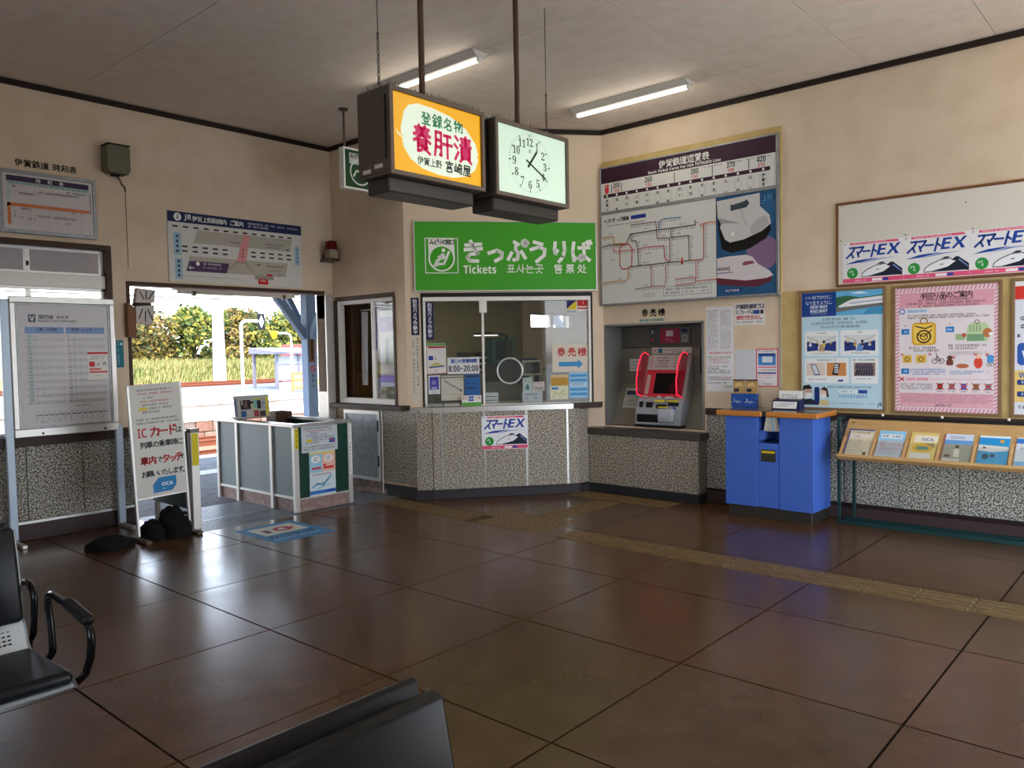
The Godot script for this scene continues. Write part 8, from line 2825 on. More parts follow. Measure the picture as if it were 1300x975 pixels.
func build_hanging():
	var mb: MB
	var p: Print
	# ---- the lit advertisement box and the clock box, hung side by side on poles and chains
	var S := 0.846
	var X := 1.6
	var Y0 := 2.487
	var TOP := (CEIL - 2.487) / 0.846
	var deep := 0.315
	var boxes := [
		["advert_box", "lit yellow advertisement box with pink pickle lettering hanging from ceiling", "lit sign", -0.444, 0.87],
		["clock_box", "lit square clock box hanging beside the yellow advertisement", "clock", -1.277, 0.87]]
	for k in 2:
		var b: Array = boxes[k]
		var t := thing(b[0], b[1], b[2], Vector3(X, Y0, b[3]), PI / 2)
		t.scale = Vector3.ONE * S
		var w: float = b[4]
		var h := 0.558
		# casing: back, sides, face rim
		for r in [[0.0, 0.0, w, 0.018], [0.0, h - 0.018, w, h]]:
			mb = MB.new()
			mb.b2(Vector3(r[0], r[1], -deep), Vector3(r[2], r[3], -0.001), 0.003)
			part("casing", mb, M.sign_grey, t)
		for r in [[0.0, 0.018], [w - 0.018, w]]:
			mb = MB.new()
			mb.b2(Vector3(r[0], 0.018, -deep), Vector3(r[1], h - 0.018, -0.001))
			part("casing", mb, M.sign_grey, t)
		mb = MB.new()
		mb.b2(Vector3(0.018, 0.018, -deep), Vector3(w - 0.018, h - 0.018, -deep + 0.01))
		part("back_face", mb, mat(rgb(180, 184, 176), 0.5), t)
		for r in [[0.0, 0.0, w, 0.03], [0.0, h - 0.03, w, h], [0.0, 0.03, 0.03, h - 0.03], [w - 0.03, 0.03, w, h - 0.03]]:
			mb = MB.new()
			mb.b2(Vector3(r[0], r[1], -0.001), Vector3(r[2], r[3], 0.014), 0.003)
			part("frame_bar", mb, mat(rgb(112, 98, 86), 0.5, 0.1), t)
		p = Print.new(self)
		p.step = 0.0006
		if k == 0:
			p.rect(0.03, 0.03, w - 0.03, h - 0.03, rgb(236, 170, 14), 0)
			var cream := rgb(222, 236, 214)
			var pts := []
			for q in [[0.1, 0.31], [0.13, 0.42], [0.17, 0.465], [0.25, 0.49], [0.38, 0.487], [0.55, 0.465], [0.7, 0.405], [0.79, 0.32], [0.812, 0.25], [0.8, 0.235], [0.812, 0.21], [0.78, 0.14], [0.7, 0.085], [0.56, 0.055], [0.42, 0.055], [0.28, 0.075], [0.18, 0.12], [0.12, 0.19], [0.11, 0.24], [0.12, 0.255], [0.1, 0.27]]:
				pts.append(Vector2(q[0], q[1]))
			p.poly(pts, cream, 1)
			p.poly([Vector2(0.055, 0.3), Vector2(0.075, 0.26), Vector2(0.115, 0.24), Vector2(0.105, 0.255), Vector2(0.075, 0.275)], cream, 1)
			p.jp("登録名物", 0.275, 0.455, 0.092, rgb(36, 120, 84), 2, 0.115, 0.1)
			p.jp("養肝漬", 0.19, 0.365, 0.195, rgb(190, 26, 90), 2, 0.118, 0.19, false, 0.94)
			p.jp("伊賀上野", 0.235, 0.155, 0.058, rgb(44, 52, 50), 2, 0.11, 0.055)
			p.jp("宮崎屋", 0.485, 0.165, 0.082, rgb(30, 38, 40), 2, 0.125, 0.085)
		else:
			var face := rgb(206, 228, 208)
			p.rect(0.03, 0.03, w - 0.03, h - 0.03, face, 0)
			var ink := rgb(24, 34, 30)
			var cx := 0.4
			var cy := 0.285
			for m in 60:
				var a := PI / 2 - TAU * m / 60.0
				var r0 := 0.197 if m % 5 == 0 else 0.208
				p.line([Vector2(cx + cos(a) * r0 * 1.1, cy + sin(a) * r0), Vector2(cx + cos(a) * 0.222 * 1.1, cy + sin(a) * 0.222)], 0.009 if m % 5 == 0 else 0.0035, ink if m % 5 == 0 else rgb(96, 110, 100), 1, 0.0)
			for m in range(1, 13):
				var a := PI / 2 - TAU * m / 12.0
				var s := str(m)
				var ww := 0.04 * s.length()
				p.latin(s, cx + cos(a) * 0.165 * 1.1 - ww / 2, cy + sin(a) * 0.16 - 0.03, 0.06, ink, 1, ww * (0.8 if s == "1" else 1.0), true, 0.0, true)
			p.jp("キ", cx - 0.018, cy + 0.11, 0.034, rgb(110, 130, 118), 1, 0.12)
			var hand := func(angle: float, length: float, tail: float, wd: float, layer: int):
				var d := Vector2(sin(angle), cos(angle))
				p.line([Vector2(cx, cy) - d * tail, Vector2(cx, cy) + d * length], wd, ink, layer, 0.0)
			hand.call(TAU * (1.0 + 19.0 / 60.0) / 12.0, 0.135, 0.04, 0.02, 3)
			hand.call(TAU * 19.3 / 60.0, 0.21, 0.05, 0.015, 4)
			p.disc(cx, cy, 0.013, ink, 5)
		var o := MeshInstance3D.new()
		o.name = "lit_face"
		o.mesh = p.lit_mesh(0.5)
		t.add_child(o, true)
		o.position = Vector3(0, 0, -0.004)
		# an inner pane edge on the clock, the lower trough, the pole and the spikes against birds
		mb = MB.new()
		mb.b2(Vector3(0.04, -0.1, -deep + 0.03), Vector3(w - 0.05, -0.001, -0.06), 0.01)
		part("trough", mb, mat(rgb(70, 66, 62), 0.35, 0.3), t)
		if k == 0:
			mb = MB.new()
			mb.b2(Vector3(w + 0.001, 0.04, -deep + 0.04), Vector3(w + 0.114, h - 0.02, -0.06))
			part("joint_plate", mb, M.black, t)
			for q in [0, 1]:
				mb = MB.new()
				mb.b2(Vector3(-0.002, 0.03 + 0.02 * q, -0.27 + 0.12 * q), Vector3(-0.0005, 0.055 + 0.02 * q, -0.19 + 0.12 * q))
				part("side_label", mb, mat(rgb(196, 192, 186), 0.6), t)
			mb = MB.new()
			mb.rod(Vector3(-0.004, 0.1, -0.03), Vector3(-0.004, 0.5, -0.03), 0.006)
			part("hinge", mb, M.black, t)
		var pz := -0.16
		mb = MB.new()
		mb.rod(Vector3([0.437, 0.445][k], h, pz), Vector3([0.437, 0.445][k], TOP, pz), 0.021, 12)
		part("pole", mb, mat(rgb(84, 66, 54), 0.45, 0.2), t)
		# the chain or wire at the outer end
		var cxn: float = [0.06, 0.805][k]
		mb = MB.new()
		mb.rod(Vector3(cxn, h + 0.36, pz), Vector3(cxn, TOP, pz), 0.0035, 6)
		mb.rod(Vector3(cxn, h, pz), Vector3(cxn, h + 0.02, pz), 0.006, 6)
		var yy := h + 0.015
		var turn := 0
		while yy < h + 0.36:
			var path := []
			for j in 10:
				var a := TAU * j / 10.0
				path.append(Vector3(cxn + (cos(a) * 0.008 if turn % 2 == 0 else 0.0), yy + 0.02 + sin(a) * 0.022, pz + (cos(a) * 0.008 if turn % 2 == 1 else 0.0)))
			mb.tube(path, 0.0035, 5, true)
			yy += 0.036
			turn += 1
		part("chain", mb, M.steel_dark, t)
		mb = MB.new()
		var rng := RandomNumberGenerator.new()
		rng.seed = 7 + k
		for row in 5:
			var xx := 0.012
			while xx < w - 0.01:
				var zz := -0.02 - 0.068 * row
				var top := Vector3(xx + rng.randf_range(-0.012, 0.012), h + rng.randf_range(0.022, 0.04), zz + rng.randf_range(-0.012, 0.012))
				mb.tube([Vector3(xx, h, zz), top], 0.0028, 4, false, 0.0008)
				xx += 0.016
		part("bird_spikes", mb, M.black, t).set_meta("kind", "stuff")
		area("box_light", Vector3(X + 0.03, Y0 + h * S / 2, b[3] - w * S / 2), Vector2(0.66, 0.42), [0.08, 0.1][k], [rgb(255, 206, 90), rgb(226, 244, 226)][k], Vector3(1, 0, 0))

	# ---- ceiling lamps: two in view, the rest unseen and placed to brighten the right side
	var spots := [[-0.64, -2.22], [0.22, -3.97], [2.9, -2.22], [4.2, -3.97], [3.8, 0.9], [3.8, 3.4]]
	for k in spots.size():
		var x: float = spots[k][0]
		var z: float = spots[k][1]
		var lab: String = ["ceiling tube lamp partly behind the hanging lit boxes", "ceiling tube lamp near the corner above the fare board"][k] if k < 2 else "unseen ceiling tube lamp placed to brighten the right of the room"
		var t := thing("tube_lamp", lab, "lamp", Vector3(x, CEIL, z), 0.0, "ceiling tube lamps")
		mb = MB.new()
		mb.with(Transform3D(Basis(Vector3(0, 0, -1), Vector3(0, 1, 0), Vector3(1, 0, 0)), Vector3()))
		mb.prism([Vector2(-0.085, 0.0), Vector2(-0.085, -0.006), Vector2(-0.04, -0.045), Vector2(0.04, -0.045), Vector2(0.085, -0.006), Vector2(0.085, 0.0)], 0.0, 1.25)
		part("housing", mb, mat(rgb(206, 200, 190), 0.5), t)
		mb = MB.new()
		mb.pad(Vector3(0.625, -0.062, 0), Vector3(1.2, 0.034, 0.036), 0.016)
		part("tube", mb, glow(rgb(255, 250, 238), 2.4), t)
		for e in [0.018, 1.232]:
			mb = MB.new()
			mb.b2(Vector3(e - 0.012, -0.075, -0.016), Vector3(e + 0.012, -0.04, 0.016), 0.003)
			part("end_socket", mb, M.white_paint, t)
		# a tube shines round its axis, not along it: one strip of light to either side
		for sg in [-1.0, 1.0]:
			area("lamp_light", Vector3(x + 0.625, CEIL - 0.088, z + 0.022 * sg), Vector2(1.2, 0.035), LAMP, rgb(255, 245, 228), Vector3(0, -0.68, sg * 0.733))

	# ---- benches
	bench(Vector3(1.47, 0, 1.29), "black padded waiting bench with looped arms at the lower left")
	bench(Vector3(3.875, 0, 1.26), "black padded waiting bench whose backrest rises at the bottom edge")


func bench(where: Vector3, label: String):
	var t := thing("waiting_bench", label, "bench", where, 0.0, "waiting benches")
	var mb := MB.new()
	mb.b2(Vector3(0.08, 0.3, 0.02), Vector3(0.15, 0.345, 1.72), 0.005)
	part("beam", mb, M.black_gloss, t)
	for z in [0.3, 1.4]:
		mb = MB.new()
		mb.b2(Vector3(0.085, 0.04, z - 0.025), Vector3(0.145, 0.3, z + 0.025), 0.004)
		mb.b2(Vector3(-0.14, 0.0, z - 0.025), Vector3(0.42, 0.04, z + 0.025), 0.008)
		part("leg", mb, M.black_gloss, t)
	var prof := [Vector2(-0.125, 0.855), Vector2(-0.1, 0.75), Vector2(-0.075, 0.62), Vector2(-0.045, 0.5), Vector2(-0.01, 0.42), Vector2(0.04, 0.385), Vector2(0.13, 0.375), Vector2(0.3, 0.385), Vector2(0.44, 0.4), Vector2(0.475, 0.385)]
	for k in 3:
		var z0 := 0.035 + 0.555 * k
		var z1 := z0 + 0.5
		for side in 1:
			var rows := []
			for j in 2:
				var row := []
				for q in prof:
					row.append(Vector3(q.x, q.y, z0 + 0.004 if j == 0 else z1 - 0.004))
				rows.append(row)
			mb = MB.new()
			mb.sheet(rows)
			var rows2 := []
			for r in rows:
				var row := []
				for q in r:
					row.append(q + Vector3(-0.006, -0.006, 0))
				rows2.append(row)
			mb.sheet(rows2)
			part("shell", mb, mat(rgb(196, 202, 204), 0.4, 0.35), t)
		mb = MB.new()
		for e in [z0, z1]:
			var path := []
			for q in prof:
				path.append(Vector3(q.x - 0.003, q.y - 0.003, e))
			mb.tube(path, 0.007, 6)
		part("shell_rim", mb, M.steel_dull, t)
		# small holes punched through the low back
		mb = MB.new()
		for r in 4:
			for c in 7:
				var y := 0.435 + 0.014 * r
				var x := lerpf(-0.018, -0.04, r / 3.0)
				for e in [z0 + 0.06, z0 + 0.32]:
					mb.obox(Transform3D(Basis(Vector3(0, 0, 1), 0.35), Vector3(x + 0.004, y, e + 0.018 * c)), Vector3(0.002, 0.006, 0.011))
		part("perforation", mb, M.black, t).set_meta("kind", "stuff")
		mb = MB.new()
		mb.with(Transform3D(Basis(Vector3(0, 0, 1), 0.2), Vector3(-0.065, 0.69, (z0 + z1) / 2)))
		mb.pad(Vector3(0, 0, 0), Vector3(0.055, 0.37, 0.485), 0.024)
		part("back_pad", mb, M.leather, t)
		mb = MB.new()
		mb.with(Transform3D(Basis(Vector3(0, 0, 1), 0.2), Vector3(-0.125, 0.705, (z0 + z1) / 2)))
		mb.pad(Vector3(0, 0, 0), Vector3(0.03, 0.36, 0.47), 0.013)
		part("back_cover", mb, M.black, t)
		mb = MB.new()
		mb.with(Transform3D(Basis(Vector3(0, 0, 1), 0.04), Vector3(0.26, 0.41, (z0 + z1) / 2)))
		mb.pad(Vector3(0, 0, 0), Vector3(0.44, 0.05, 0.49), 0.024)
		part("seat_pad", mb, M.leather, t)
	for k in 4:
		var z := 0.005 + 0.555 * k
		mb = MB.new()
		mb.tube([Vector3(0.05, 0.33, z), Vector3(0.075, 0.355, z), Vector3(0.16, 0.42, z), Vector3(0.165, 0.445, z), Vector3(0.15, 0.53, z), Vector3(0.132, 0.6, z), Vector3(0.142, 0.628, z), Vector3(0.165, 0.643, z), Vector3(0.2, 0.645, z), Vector3(0.35, 0.632, z), Vector3(0.5, 0.61, z), Vector3(0.535, 0.59, z), Vector3(0.545, 0.55, z), Vector3(0.53, 0.49, z), Vector3(0.48, 0.42, z), Vector3(0.4, 0.37, z), Vector3(0.3, 0.345, z)], 0.0135, 10)
		part("arm_loop", mb, M.black_gloss, t)
		mb = MB.new()
		mb.with(Transform3D(Basis(Vector3(0, 0, 1), -0.13), Vector3(0.43, 0.632, z)))
		mb.pad(Vector3(0, 0, 0), Vector3(0.21, 0.036, 0.045), 0.016)
		part("arm_pad", mb, M.black, t)
		mb = MB.new()
		mb.tube([Vector3(-0.14, 0.63, z), Vector3(-0.1, 0.645, z), Vector3(-0.05, 0.635, z), Vector3(-0.02, 0.61, z), Vector3(-0.015, 0.58, z), Vector3(-0.03, 0.5, z), Vector3(-0.045, 0.44, z), Vector3(-0.1, 0.4, z), Vector3(-0.1, 0.33, z), Vector3(0.06, 0.325, z)], 0.0125, 10)
		part("back_stay", mb, M.black_gloss, t)


func leaf_mesh(s: float) -> ArrayMesh:
	var st := SurfaceTool.new()
	st.begin(Mesh.PRIMITIVE_TRIANGLES)
	for k in 2:
		var b := Basis(Vector3.UP, k * 1.57)
		for q in [Vector3(-0.5, 0, 0), Vector3(0, 0.62, 0.1), Vector3(0.5, 0, 0), Vector3(-0.5, 0, 0), Vector3(0.5, 0, 0), Vector3(0, -0.62, 0.1)]:
			st.set_normal(b * Vector3(0, 0, 1))
			st.add_vertex(b * q * s)
	return st.commit()


func tree(where: Vector3, h: float, w: float, key: int, label: String, tones: Array):
	var t := thing("bushy_tree", label, "tree", where, 0.0, "trees behind the far tracks")
	var rng := RandomNumberGenerator.new()
	rng.seed = key
	var mb := MB.new()
	mb.tube([Vector3(0, -0.6, 0), Vector3(0.1, h * 0.35, 0.1), Vector3(0.0, h * 0.7, -0.1)], 0.16, 7, false, 0.05)
	for k in 4:
		var a := rng.randf() * TAU
		mb.tube([Vector3(0.05, h * 0.3, 0.05), Vector3(cos(a) * w * 0.25, h * 0.55, sin(a) * w * 0.25), Vector3(cos(a) * w * 0.4, h * 0.75, sin(a) * w * 0.4)], 0.07, 6, false, 0.02)
	part("trunk", mb, mat(rgb(92, 78, 64), 0.9), t)
	var lobes := []
	for k in 16:
		var a := rng.randf() * TAU
		var r := rng.randf_range(0.05, 0.45) * w
		lobes.append([Vector3(cos(a) * r, h * rng.randf_range(0.08, 0.86), sin(a) * r), rng.randf_range(0.16, 0.26) * w])
	for tone in tones.size():
		var mm := MultiMesh.new()
		mm.transform_format = MultiMesh.TRANSFORM_3D
		mm.mesh = leaf_mesh(0.2)
		mm.instance_count = 1500
		for i in 1500:
			var l: Array = lobes[rng.randi() % lobes.size()]
			var d: Vector3 = Vector3(rng.randfn(), rng.randfn(), rng.randfn()).normalized() * pow(rng.randf(), 0.4) * l[1]
			mm.set_instance_transform(i, Transform3D(Basis.from_euler(Vector3(rng.randf() * 6, rng.randf() * 6, rng.randf() * 6)).scaled(Vector3.ONE * rng.randf_range(0.7, 1.5)), l[0] + d))
		var o := MultiMeshInstance3D.new()
		o.name = "foliage"
		o.multimesh = mm
		var m := mat(tones[tone], 0.7)
		m.backlight_enabled = true
		m.backlight = tones[tone] * 0.5
		o.material_override = m
		t.add_child(o, true)
		o.set_meta("kind", "stuff")


func build_outside():
	var mb: MB
	var asphalt := tri_mat(noise_tex(0.05, [[0.0, rgb(88, 88, 92)], [1.0, rgb(122, 122, 126)]], 256, FastNoiseLite.TYPE_SIMPLEX_SMOOTH, 4, 91), 2.0, 0.9)
	var pave := tri_mat(noise_tex(0.04, [[0.0, rgb(146, 142, 136)], [1.0, rgb(176, 172, 166)]], 256, FastNoiseLite.TYPE_SIMPLEX_SMOOTH, 4, 92), 3.0, 0.9)
	var ballast := tri_mat(noise_tex(0.09, [[0.0, rgb(92, 64, 44)], [0.5, rgb(126, 92, 66)], [1.0, rgb(156, 120, 90)]], 256, FastNoiseLite.TYPE_SIMPLEX, 3, 93), 1.2, 0.95)
	var concrete := tri_mat(noise_tex(0.02, [[0.0, rgb(176, 172, 164)], [0.6, rgb(206, 203, 196)], [1.0, rgb(216, 214, 208)]], 256, FastNoiseLite.TYPE_SIMPLEX_SMOOTH, 4, 94), 4.0, 0.9)
	# near platform, track bed, far platform, land beyond
	mb = MB.new()
	mb.b2(Vector3(-6.77, -1.4, 30), Vector3(LW_X - 0.15, -0.012, -40))
	var plat := struct("ground_platform", mb, asphalt)
	mb = MB.new()
	mb.b2(Vector3(-5.2, -0.011, 30), Vector3(-4.85, -0.004, -40))
	part("white_line", mb, mat(rgb(206, 206, 202), 0.8), plat)
	mb = MB.new()
	mb.b2(Vector3(-6.8, -0.2, 30), Vector3(-6.4, -0.002, -40), 0.01)
	part("edge_stone", mb, concrete, plat)
	mb = MB.new()
	mb.b2(Vector3(-20.1, -1.5, 60), Vector3(-6.7, -1.15, -90))
	struct("ground_track_bed", mb, ballast)
	mb = MB.new()
	mb.b2(Vector3(-34, -1.5, 60), Vector3(-20.3, -0.02, -90))
	struct("ground_far_platform", mb, asphalt)
	mb = MB.new()
	mb.b2(Vector3(-140, -1.5, 90), Vector3(-34, -0.12, -120))
	struct("ground_beyond", mb, ballast)
	# unseen forecourt on the street side, kept pale to bounce daylight indoors
	mb = MB.new()
	mb.b2(Vector3(EAST + 0.15, -0.3, 40), Vector3(70, -0.02, -40))
	struct("ground_unseen_forecourt", mb, concrete)
	mb = MB.new()
	mb.b2(Vector3(LW_X - 0.15, -0.3, 40), Vector3(EAST + 0.15, -0.02, SOUTH + 0.15))
	struct("ground_side", mb, concrete)
	# canopies: over the platform, and an added one, out of view, blocking direct sun indoors
	var roof := mat(rgb(120, 122, 124), 0.7)
	mb = MB.new()
	mb.prism([Vector2(-7.0, 2.6), Vector2(-7.0, 2.68), Vector2(LW_X - 0.15, 2.98), Vector2(LW_X - 0.15, 2.9)], -16.0, 14.0)
	struct("ceiling_platform_canopy", mb, roof)
	mb = MB.new()
	mb.b2(Vector3(EAST + 0.15, 3.0, 5), Vector3(EAST + 1.65, 3.1, -6))
	struct("ceiling_added_sun_block", mb, roof)
	for k in 12:
		var bm := thing("canopy_beam", "grey timber beam under the platform canopy", "beam", Vector3(-4.8, 2.672, 8.5 - 2.2 * k), 0.0, "canopy beams")
		bm.rotation.z = 0.0705
		mb = MB.new()
		mb.b2(Vector3(-2.0, 0, -0.05), Vector3(2.0, 0.09, 0.05), 0.004)
		part("timber", mb, mat(rgb(112, 122, 132), 0.7), bm)
	# pillars with braces
	var pill := mat(rgb(120, 142, 168), 0.6)
	for z in [-4.73, 1.87, 8.4, -11.3]:
		var t := thing("canopy_pillar", "blue grey timber platform pillar with slanting braces" + (" seen through the gateway" if z == -4.73 else ", out of the gateway's view"), "pillar", Vector3(-5.5, -0.012, z), 0.0, "canopy pillars")
		mb = MB.new()
		mb.b2(Vector3(-0.085, 0, -0.085), Vector3(0.085, 2.68, 0.085), 0.008)
		part("post", mb, pill, t)
		for q in [Vector3(0, 0, 1), Vector3(0, 0, -1), Vector3(1, 0, 0), Vector3(-1, 0, 0)]:
			mb = MB.new()
			var d: Vector3 = q * 0.75 + Vector3.UP * 0.95
			mb.with(Transform3D(Basis.looking_at(-d.normalized(), q.cross(Vector3.UP)), q * 0.06 + Vector3.UP * 1.8))
			mb.b2(Vector3(-0.055, -0.05, 0.0), Vector3(0.055, 0.05, 1.08), 0.006)
			part("brace", mb, pill, t)
		if z == -4.73:
			mb = MB.new()
			mb.b2(Vector3(0.086, 1.42, -0.03), Vector3(0.1, 1.86, 0.06), 0.004)
			part("thermometer_board", mb, M.wood_brown, t)
			mb = MB.new()
			mb.b2(Vector3(0.1, 1.45, 0.0), Vector3(0.104, 1.83, 0.03))
			part("dark_gauge", mb, M.black, t)
			var p := Print.new(self)
			p.ring(0.0, 0.3, 0.05, 0.014, rgb(186, 40, 46))
			p.line([Vector2(-0.03, 0.33), Vector2(0.03, 0.27)], 0.012, rgb(186, 40, 46), 2)
			for k in 3:
				p.jp("中口上"[k], -0.03, 0.22 - 0.075 * k, 0.055, rgb(30, 34, 44), 1, 0.14)
			var o := shown("stencil", p, t, Vector3(0.0865, 1.02, 0.0))
			o.rotation.y = PI / 2
	# the long tube lamp under the canopy outside the gateway
	var t := thing("canopy_lamp", "long white tube lamp under the canopy just outside the gateway", "lamp", Vector3(-3.3, 2.2, -1.6))
	mb = MB.new()
	mb.b2(Vector3(-0.04, 0.03, -1.5), Vector3(0.04, 0.065, 0.02), 0.004)
	part("housing", mb, M.white_paint, t)
	mb = MB.new()
	mb.rod(Vector3(0, 0.012, -1.45), Vector3(0, 0.012, -0.02), 0.016)
	part("tube", mb, mat(rgb(226, 224, 206), 0.4), t)
	mb = MB.new()
	for z in [-0.2, -1.3]:
		mb.b2(Vector3(-0.02, -0.02, z - 0.02), Vector3(0.02, 0.03, z + 0.02))
		mb.rod(Vector3(0, 0.065, z), Vector3(0, 0.62, z), 0.012)
	part("hanger", mb, M.steel_dark, t)

	# far platform wall: a pale coping above courses of stone blocks
	mb = MB.new()
	mb.b2(Vector3(-20.35, -0.62, 60), Vector3(-20.1, -0.02, -90))
	var fw := struct("wall_far_platform", mb, concrete)
	mb = MB.new()
	mb.b2(Vector3(-20.4, -0.1, 60), Vector3(-20.0, 0.0, -90), 0.02)
	part("coping", mb, concrete, fw)
	mb = MB.new()
	mb.b2(Vector3(-20.35, -1.4, 60), Vector3(-20.2, -0.62, -90))
	part("wall_core", mb, M.joint, fw)
	var stones := []
	for k in 3:
		stones.append(tri_mat(noise_tex(0.05, [[0.0, [rgb(112, 80, 66), rgb(122, 98, 84), rgb(104, 88, 80)][k]], [1.0, [rgb(136, 104, 88), rgb(146, 124, 110), rgb(126, 112, 104)][k]]], 128, FastNoiseLite.TYPE_SIMPLEX_SMOOTH, 3, 100 + k), 1.5, 0.9))
	var sm := MB.new()
	sm.b2(Vector3(-0.12, 0.01, 0.015), Vector3(0.0, 0.36, 0.58), 0.02)
	var smesh := sm.mesh()
	for row in 2:
		for k in 30:
			var o := part("stone", smesh, stones[(k * 7 + row * 3) % 3], fw)
			o.position = Vector3(-20.12, -1.0 + 0.37 * row - 0.36, -1.5 - 0.6 * k - 0.3 * row)
	# rails
	var rm := mat(rgb(118, 66, 44), 0.6, 0.2)
	var spots := [[-9.2, -1.15], [-10.27, -1.15], [-14.2, -1.15], [-15.27, -1.15], [-17.6, -1.15], [-18.67, -1.15], [-34.8, -0.12], [-35.87, -0.12], [-38.4, -0.12], [-39.47, -0.12]]
	var lab := ["rusty rail just below the near platform edge", "second rusty rail below the near platform", "rusty rail in the middle of the track bed", "rusty rail beyond the middle of the track bed", "rusty rail before the far platform wall", "rusty rail nearest the far platform's stone wall", "rusty rail behind the far platform, nearer pair", "rusty rail behind the far platform, far side of nearer pair", "rusty rail before the grass bank, nearer rail", "rusty rail nearest to the grass bank"]
	for k in spots.size():
		t = thing("rail", lab[k], "rail", Vector3(spots[k][0], spots[k][1], 0), 0.0, "rails")
		mb = MB.new()
		mb.b2(Vector3(-0.07, 0, 50), Vector3(0.07, 0.02, -80))
		mb.b2(Vector3(-0.012, 0.02, 50), Vector3(0.012, 0.13, -80))
		mb.b2(Vector3(-0.035, 0.13, 50), Vector3(0.035, 0.17, -80), 0.008)
		part("steel_bar", mb, rm, t)
	# poles
	t = thing("white_pole", "tall white catenary pole before the trees", "pole", Vector3(-40.6, -0.12, -22.1))
	mb = MB.new()
	mb.tube([Vector3(0, 0, 0), Vector3(0, 9.5, 0)], 0.4, 14, false, 0.24)
	part("shaft", mb, mat(rgb(206, 206, 204), 0.7), t)
	mb = MB.new()
	for y in [6.1, 6.9]:
		mb.b2(Vector3(-1.6, y, -0.05), Vector3(1.6, y + 0.1, 0.05))
	part("crossarm", mb, M.steel_dull, t)
	t = thing("signal_post", "white bent post carrying a black board with white diamond", "post", Vector3(-24.6, -0.02, -14.5))
	mb = MB.new()
	mb.tube([Vector3(0, 0, 0), Vector3(0, 2.75, 0), Vector3(0.0, 2.9, -0.06), Vector3(0.0, 2.96, -0.2), Vector3(0, 2.96, -0.75)], 0.065, 10)
	part("post", mb, mat(rgb(214, 216, 214), 0.6), t)
	mb = MB.new()
	mb.b2(Vector3(-0.03, 2.6, -1.08), Vector3(0.03, 3.28, -0.74), 0.01)
	var sb := part("board", mb, M.black, t)
	var dp := Print.new(self)
	dp.poly([Vector2(0, -0.26), Vector2(0.12, 0), Vector2(0, 0.26), Vector2(-0.12, 0)], rgb(226, 228, 230), 3)
	dp.poly([Vector2(0, -0.1), Vector2(0.05, 0), Vector2(0, 0.1), Vector2(-0.05, 0)], rgb(70, 100, 130), 6)
	var od := shown("diamond", dp, sb, Vector3(0.032, 2.94, -0.91))
	od.rotation.y = PI / 2
	t = thing("lamp_post", "white bent post with an orange lamp beside the shelter", "post", Vector3(-25.8, -0.02, -17.6))
	mb = MB.new()
	mb.tube([Vector3(0, 0, 0), Vector3(0, 2.3, 0), Vector3(0, 2.45, 0.08), Vector3(0, 2.5, 0.25), Vector3(0, 2.5, 0.7)], 0.045, 10)
	part("post", mb, mat(rgb(214, 216, 214), 0.6), t)
	mb = MB.new()
	mb.lathe([Vector2(0, -0.2), Vector2(0.08, -0.14), Vector2(0.2, 0.16), Vector2(0.16, 0.2), Vector2(0, 0.2)], 12, Vector3(0, 2.4, 0.85))
	part("lamp", mb, mat(rgb(226, 160, 40), 0.4), t)
	# shelter on the far platform
	t = thing("platform_shelter", "glass sided platform shelter with grey violet roof across the tracks", "shelter", Vector3(-27.8, -0.02, -18.6))
	mb = MB.new()
	mb.prism([Vector2(-1.0, 1.62), Vector2(-1.0, 1.9), Vector2(1.3, 1.68), Vector2(1.3, 1.58)], -1.35, 1.35)
	part("roof", mb, mat(rgb(112, 108, 128), 0.6), t)
	for q in [[-0.9, -1.15], [-0.9, 1.15], [1.0, -1.15], [1.0, 1.15], [1.0, 0.0]]:
		mb = MB.new()
		mb.b2(Vector3(q[0] - 0.06, 0, q[1] - 0.06), Vector3(q[0] + 0.06, 1.62, q[1] + 0.06))
		part("post", mb, mat(rgb(110, 108, 120), 0.6), t)
	for q in [[0.06, 0.4, 1.5, -1.1, -0.06], [0.06, 0.4, 1.5, 0.06, 1.1]]:
		mb = MB.new()
		mb.b2(Vector3(0.99, q[1], q[3]), Vector3(1.01, q[2], q[4]))
		part("pane", mb, mat(rgb(150, 156, 164), 0.3), t)
	mb = MB.new()
	mb.b2(Vector3(0.96, 0.36, -1.15), Vector3(1.04, 0.4, 1.15))
	mb.b2(Vector3(0.96, 1.1, -1.15), Vector3(1.04, 1.14, 1.15))
	part("side_rail", mb, mat(rgb(110, 108, 120), 0.6), t)
	mb = MB.new()
	mb.b2(Vector3(1.1, 0, 0.2), Vector3(1.5, 0.3, 1.1))
	part("bin_row", mb, mat(rgb(206, 206, 202), 0.7), t)
	# orange fence
	t = thing("orange_fence", "orange barrier fence across the tracks beside the shelter", "fence", Vector3(-23.8, -0.02, -16.3))
	mb = MB.new()
	for k in 11:
		mb.b2(Vector3(-0.03, 0, -0.62 * k - 0.03), Vector3(0.03, 0.8, -0.62 * k + 0.03))
	part("fence_posts", mb, mat(rgb(206, 116, 60), 0.6), t)
	for y in [0.12, 0.45, 0.74]:
		mb = MB.new()
		mb.b2(Vector3(-0.015, y, -6.3), Vector3(0.015, y + 0.06, 0.0))
		part("fence_rail", mb, mat(rgb(214, 120, 62), 0.6), t)
	mb = MB.new()
	mb.b2(Vector3(-0.008, 0.1, -6.25), Vector3(0.0, 0.78, -0.05))
	part("net", mb, mat(rgb(214, 150, 108), 0.8), t)
	t = thing("warning_board", "white warning board with red circle and yellow panel beyond pillar", "sign", Vector3(-19.0, -1.0, -14.9), PI / 2)
	t.position = Vector3(-20.8, -0.02, -15.4)
	mb = MB.new()
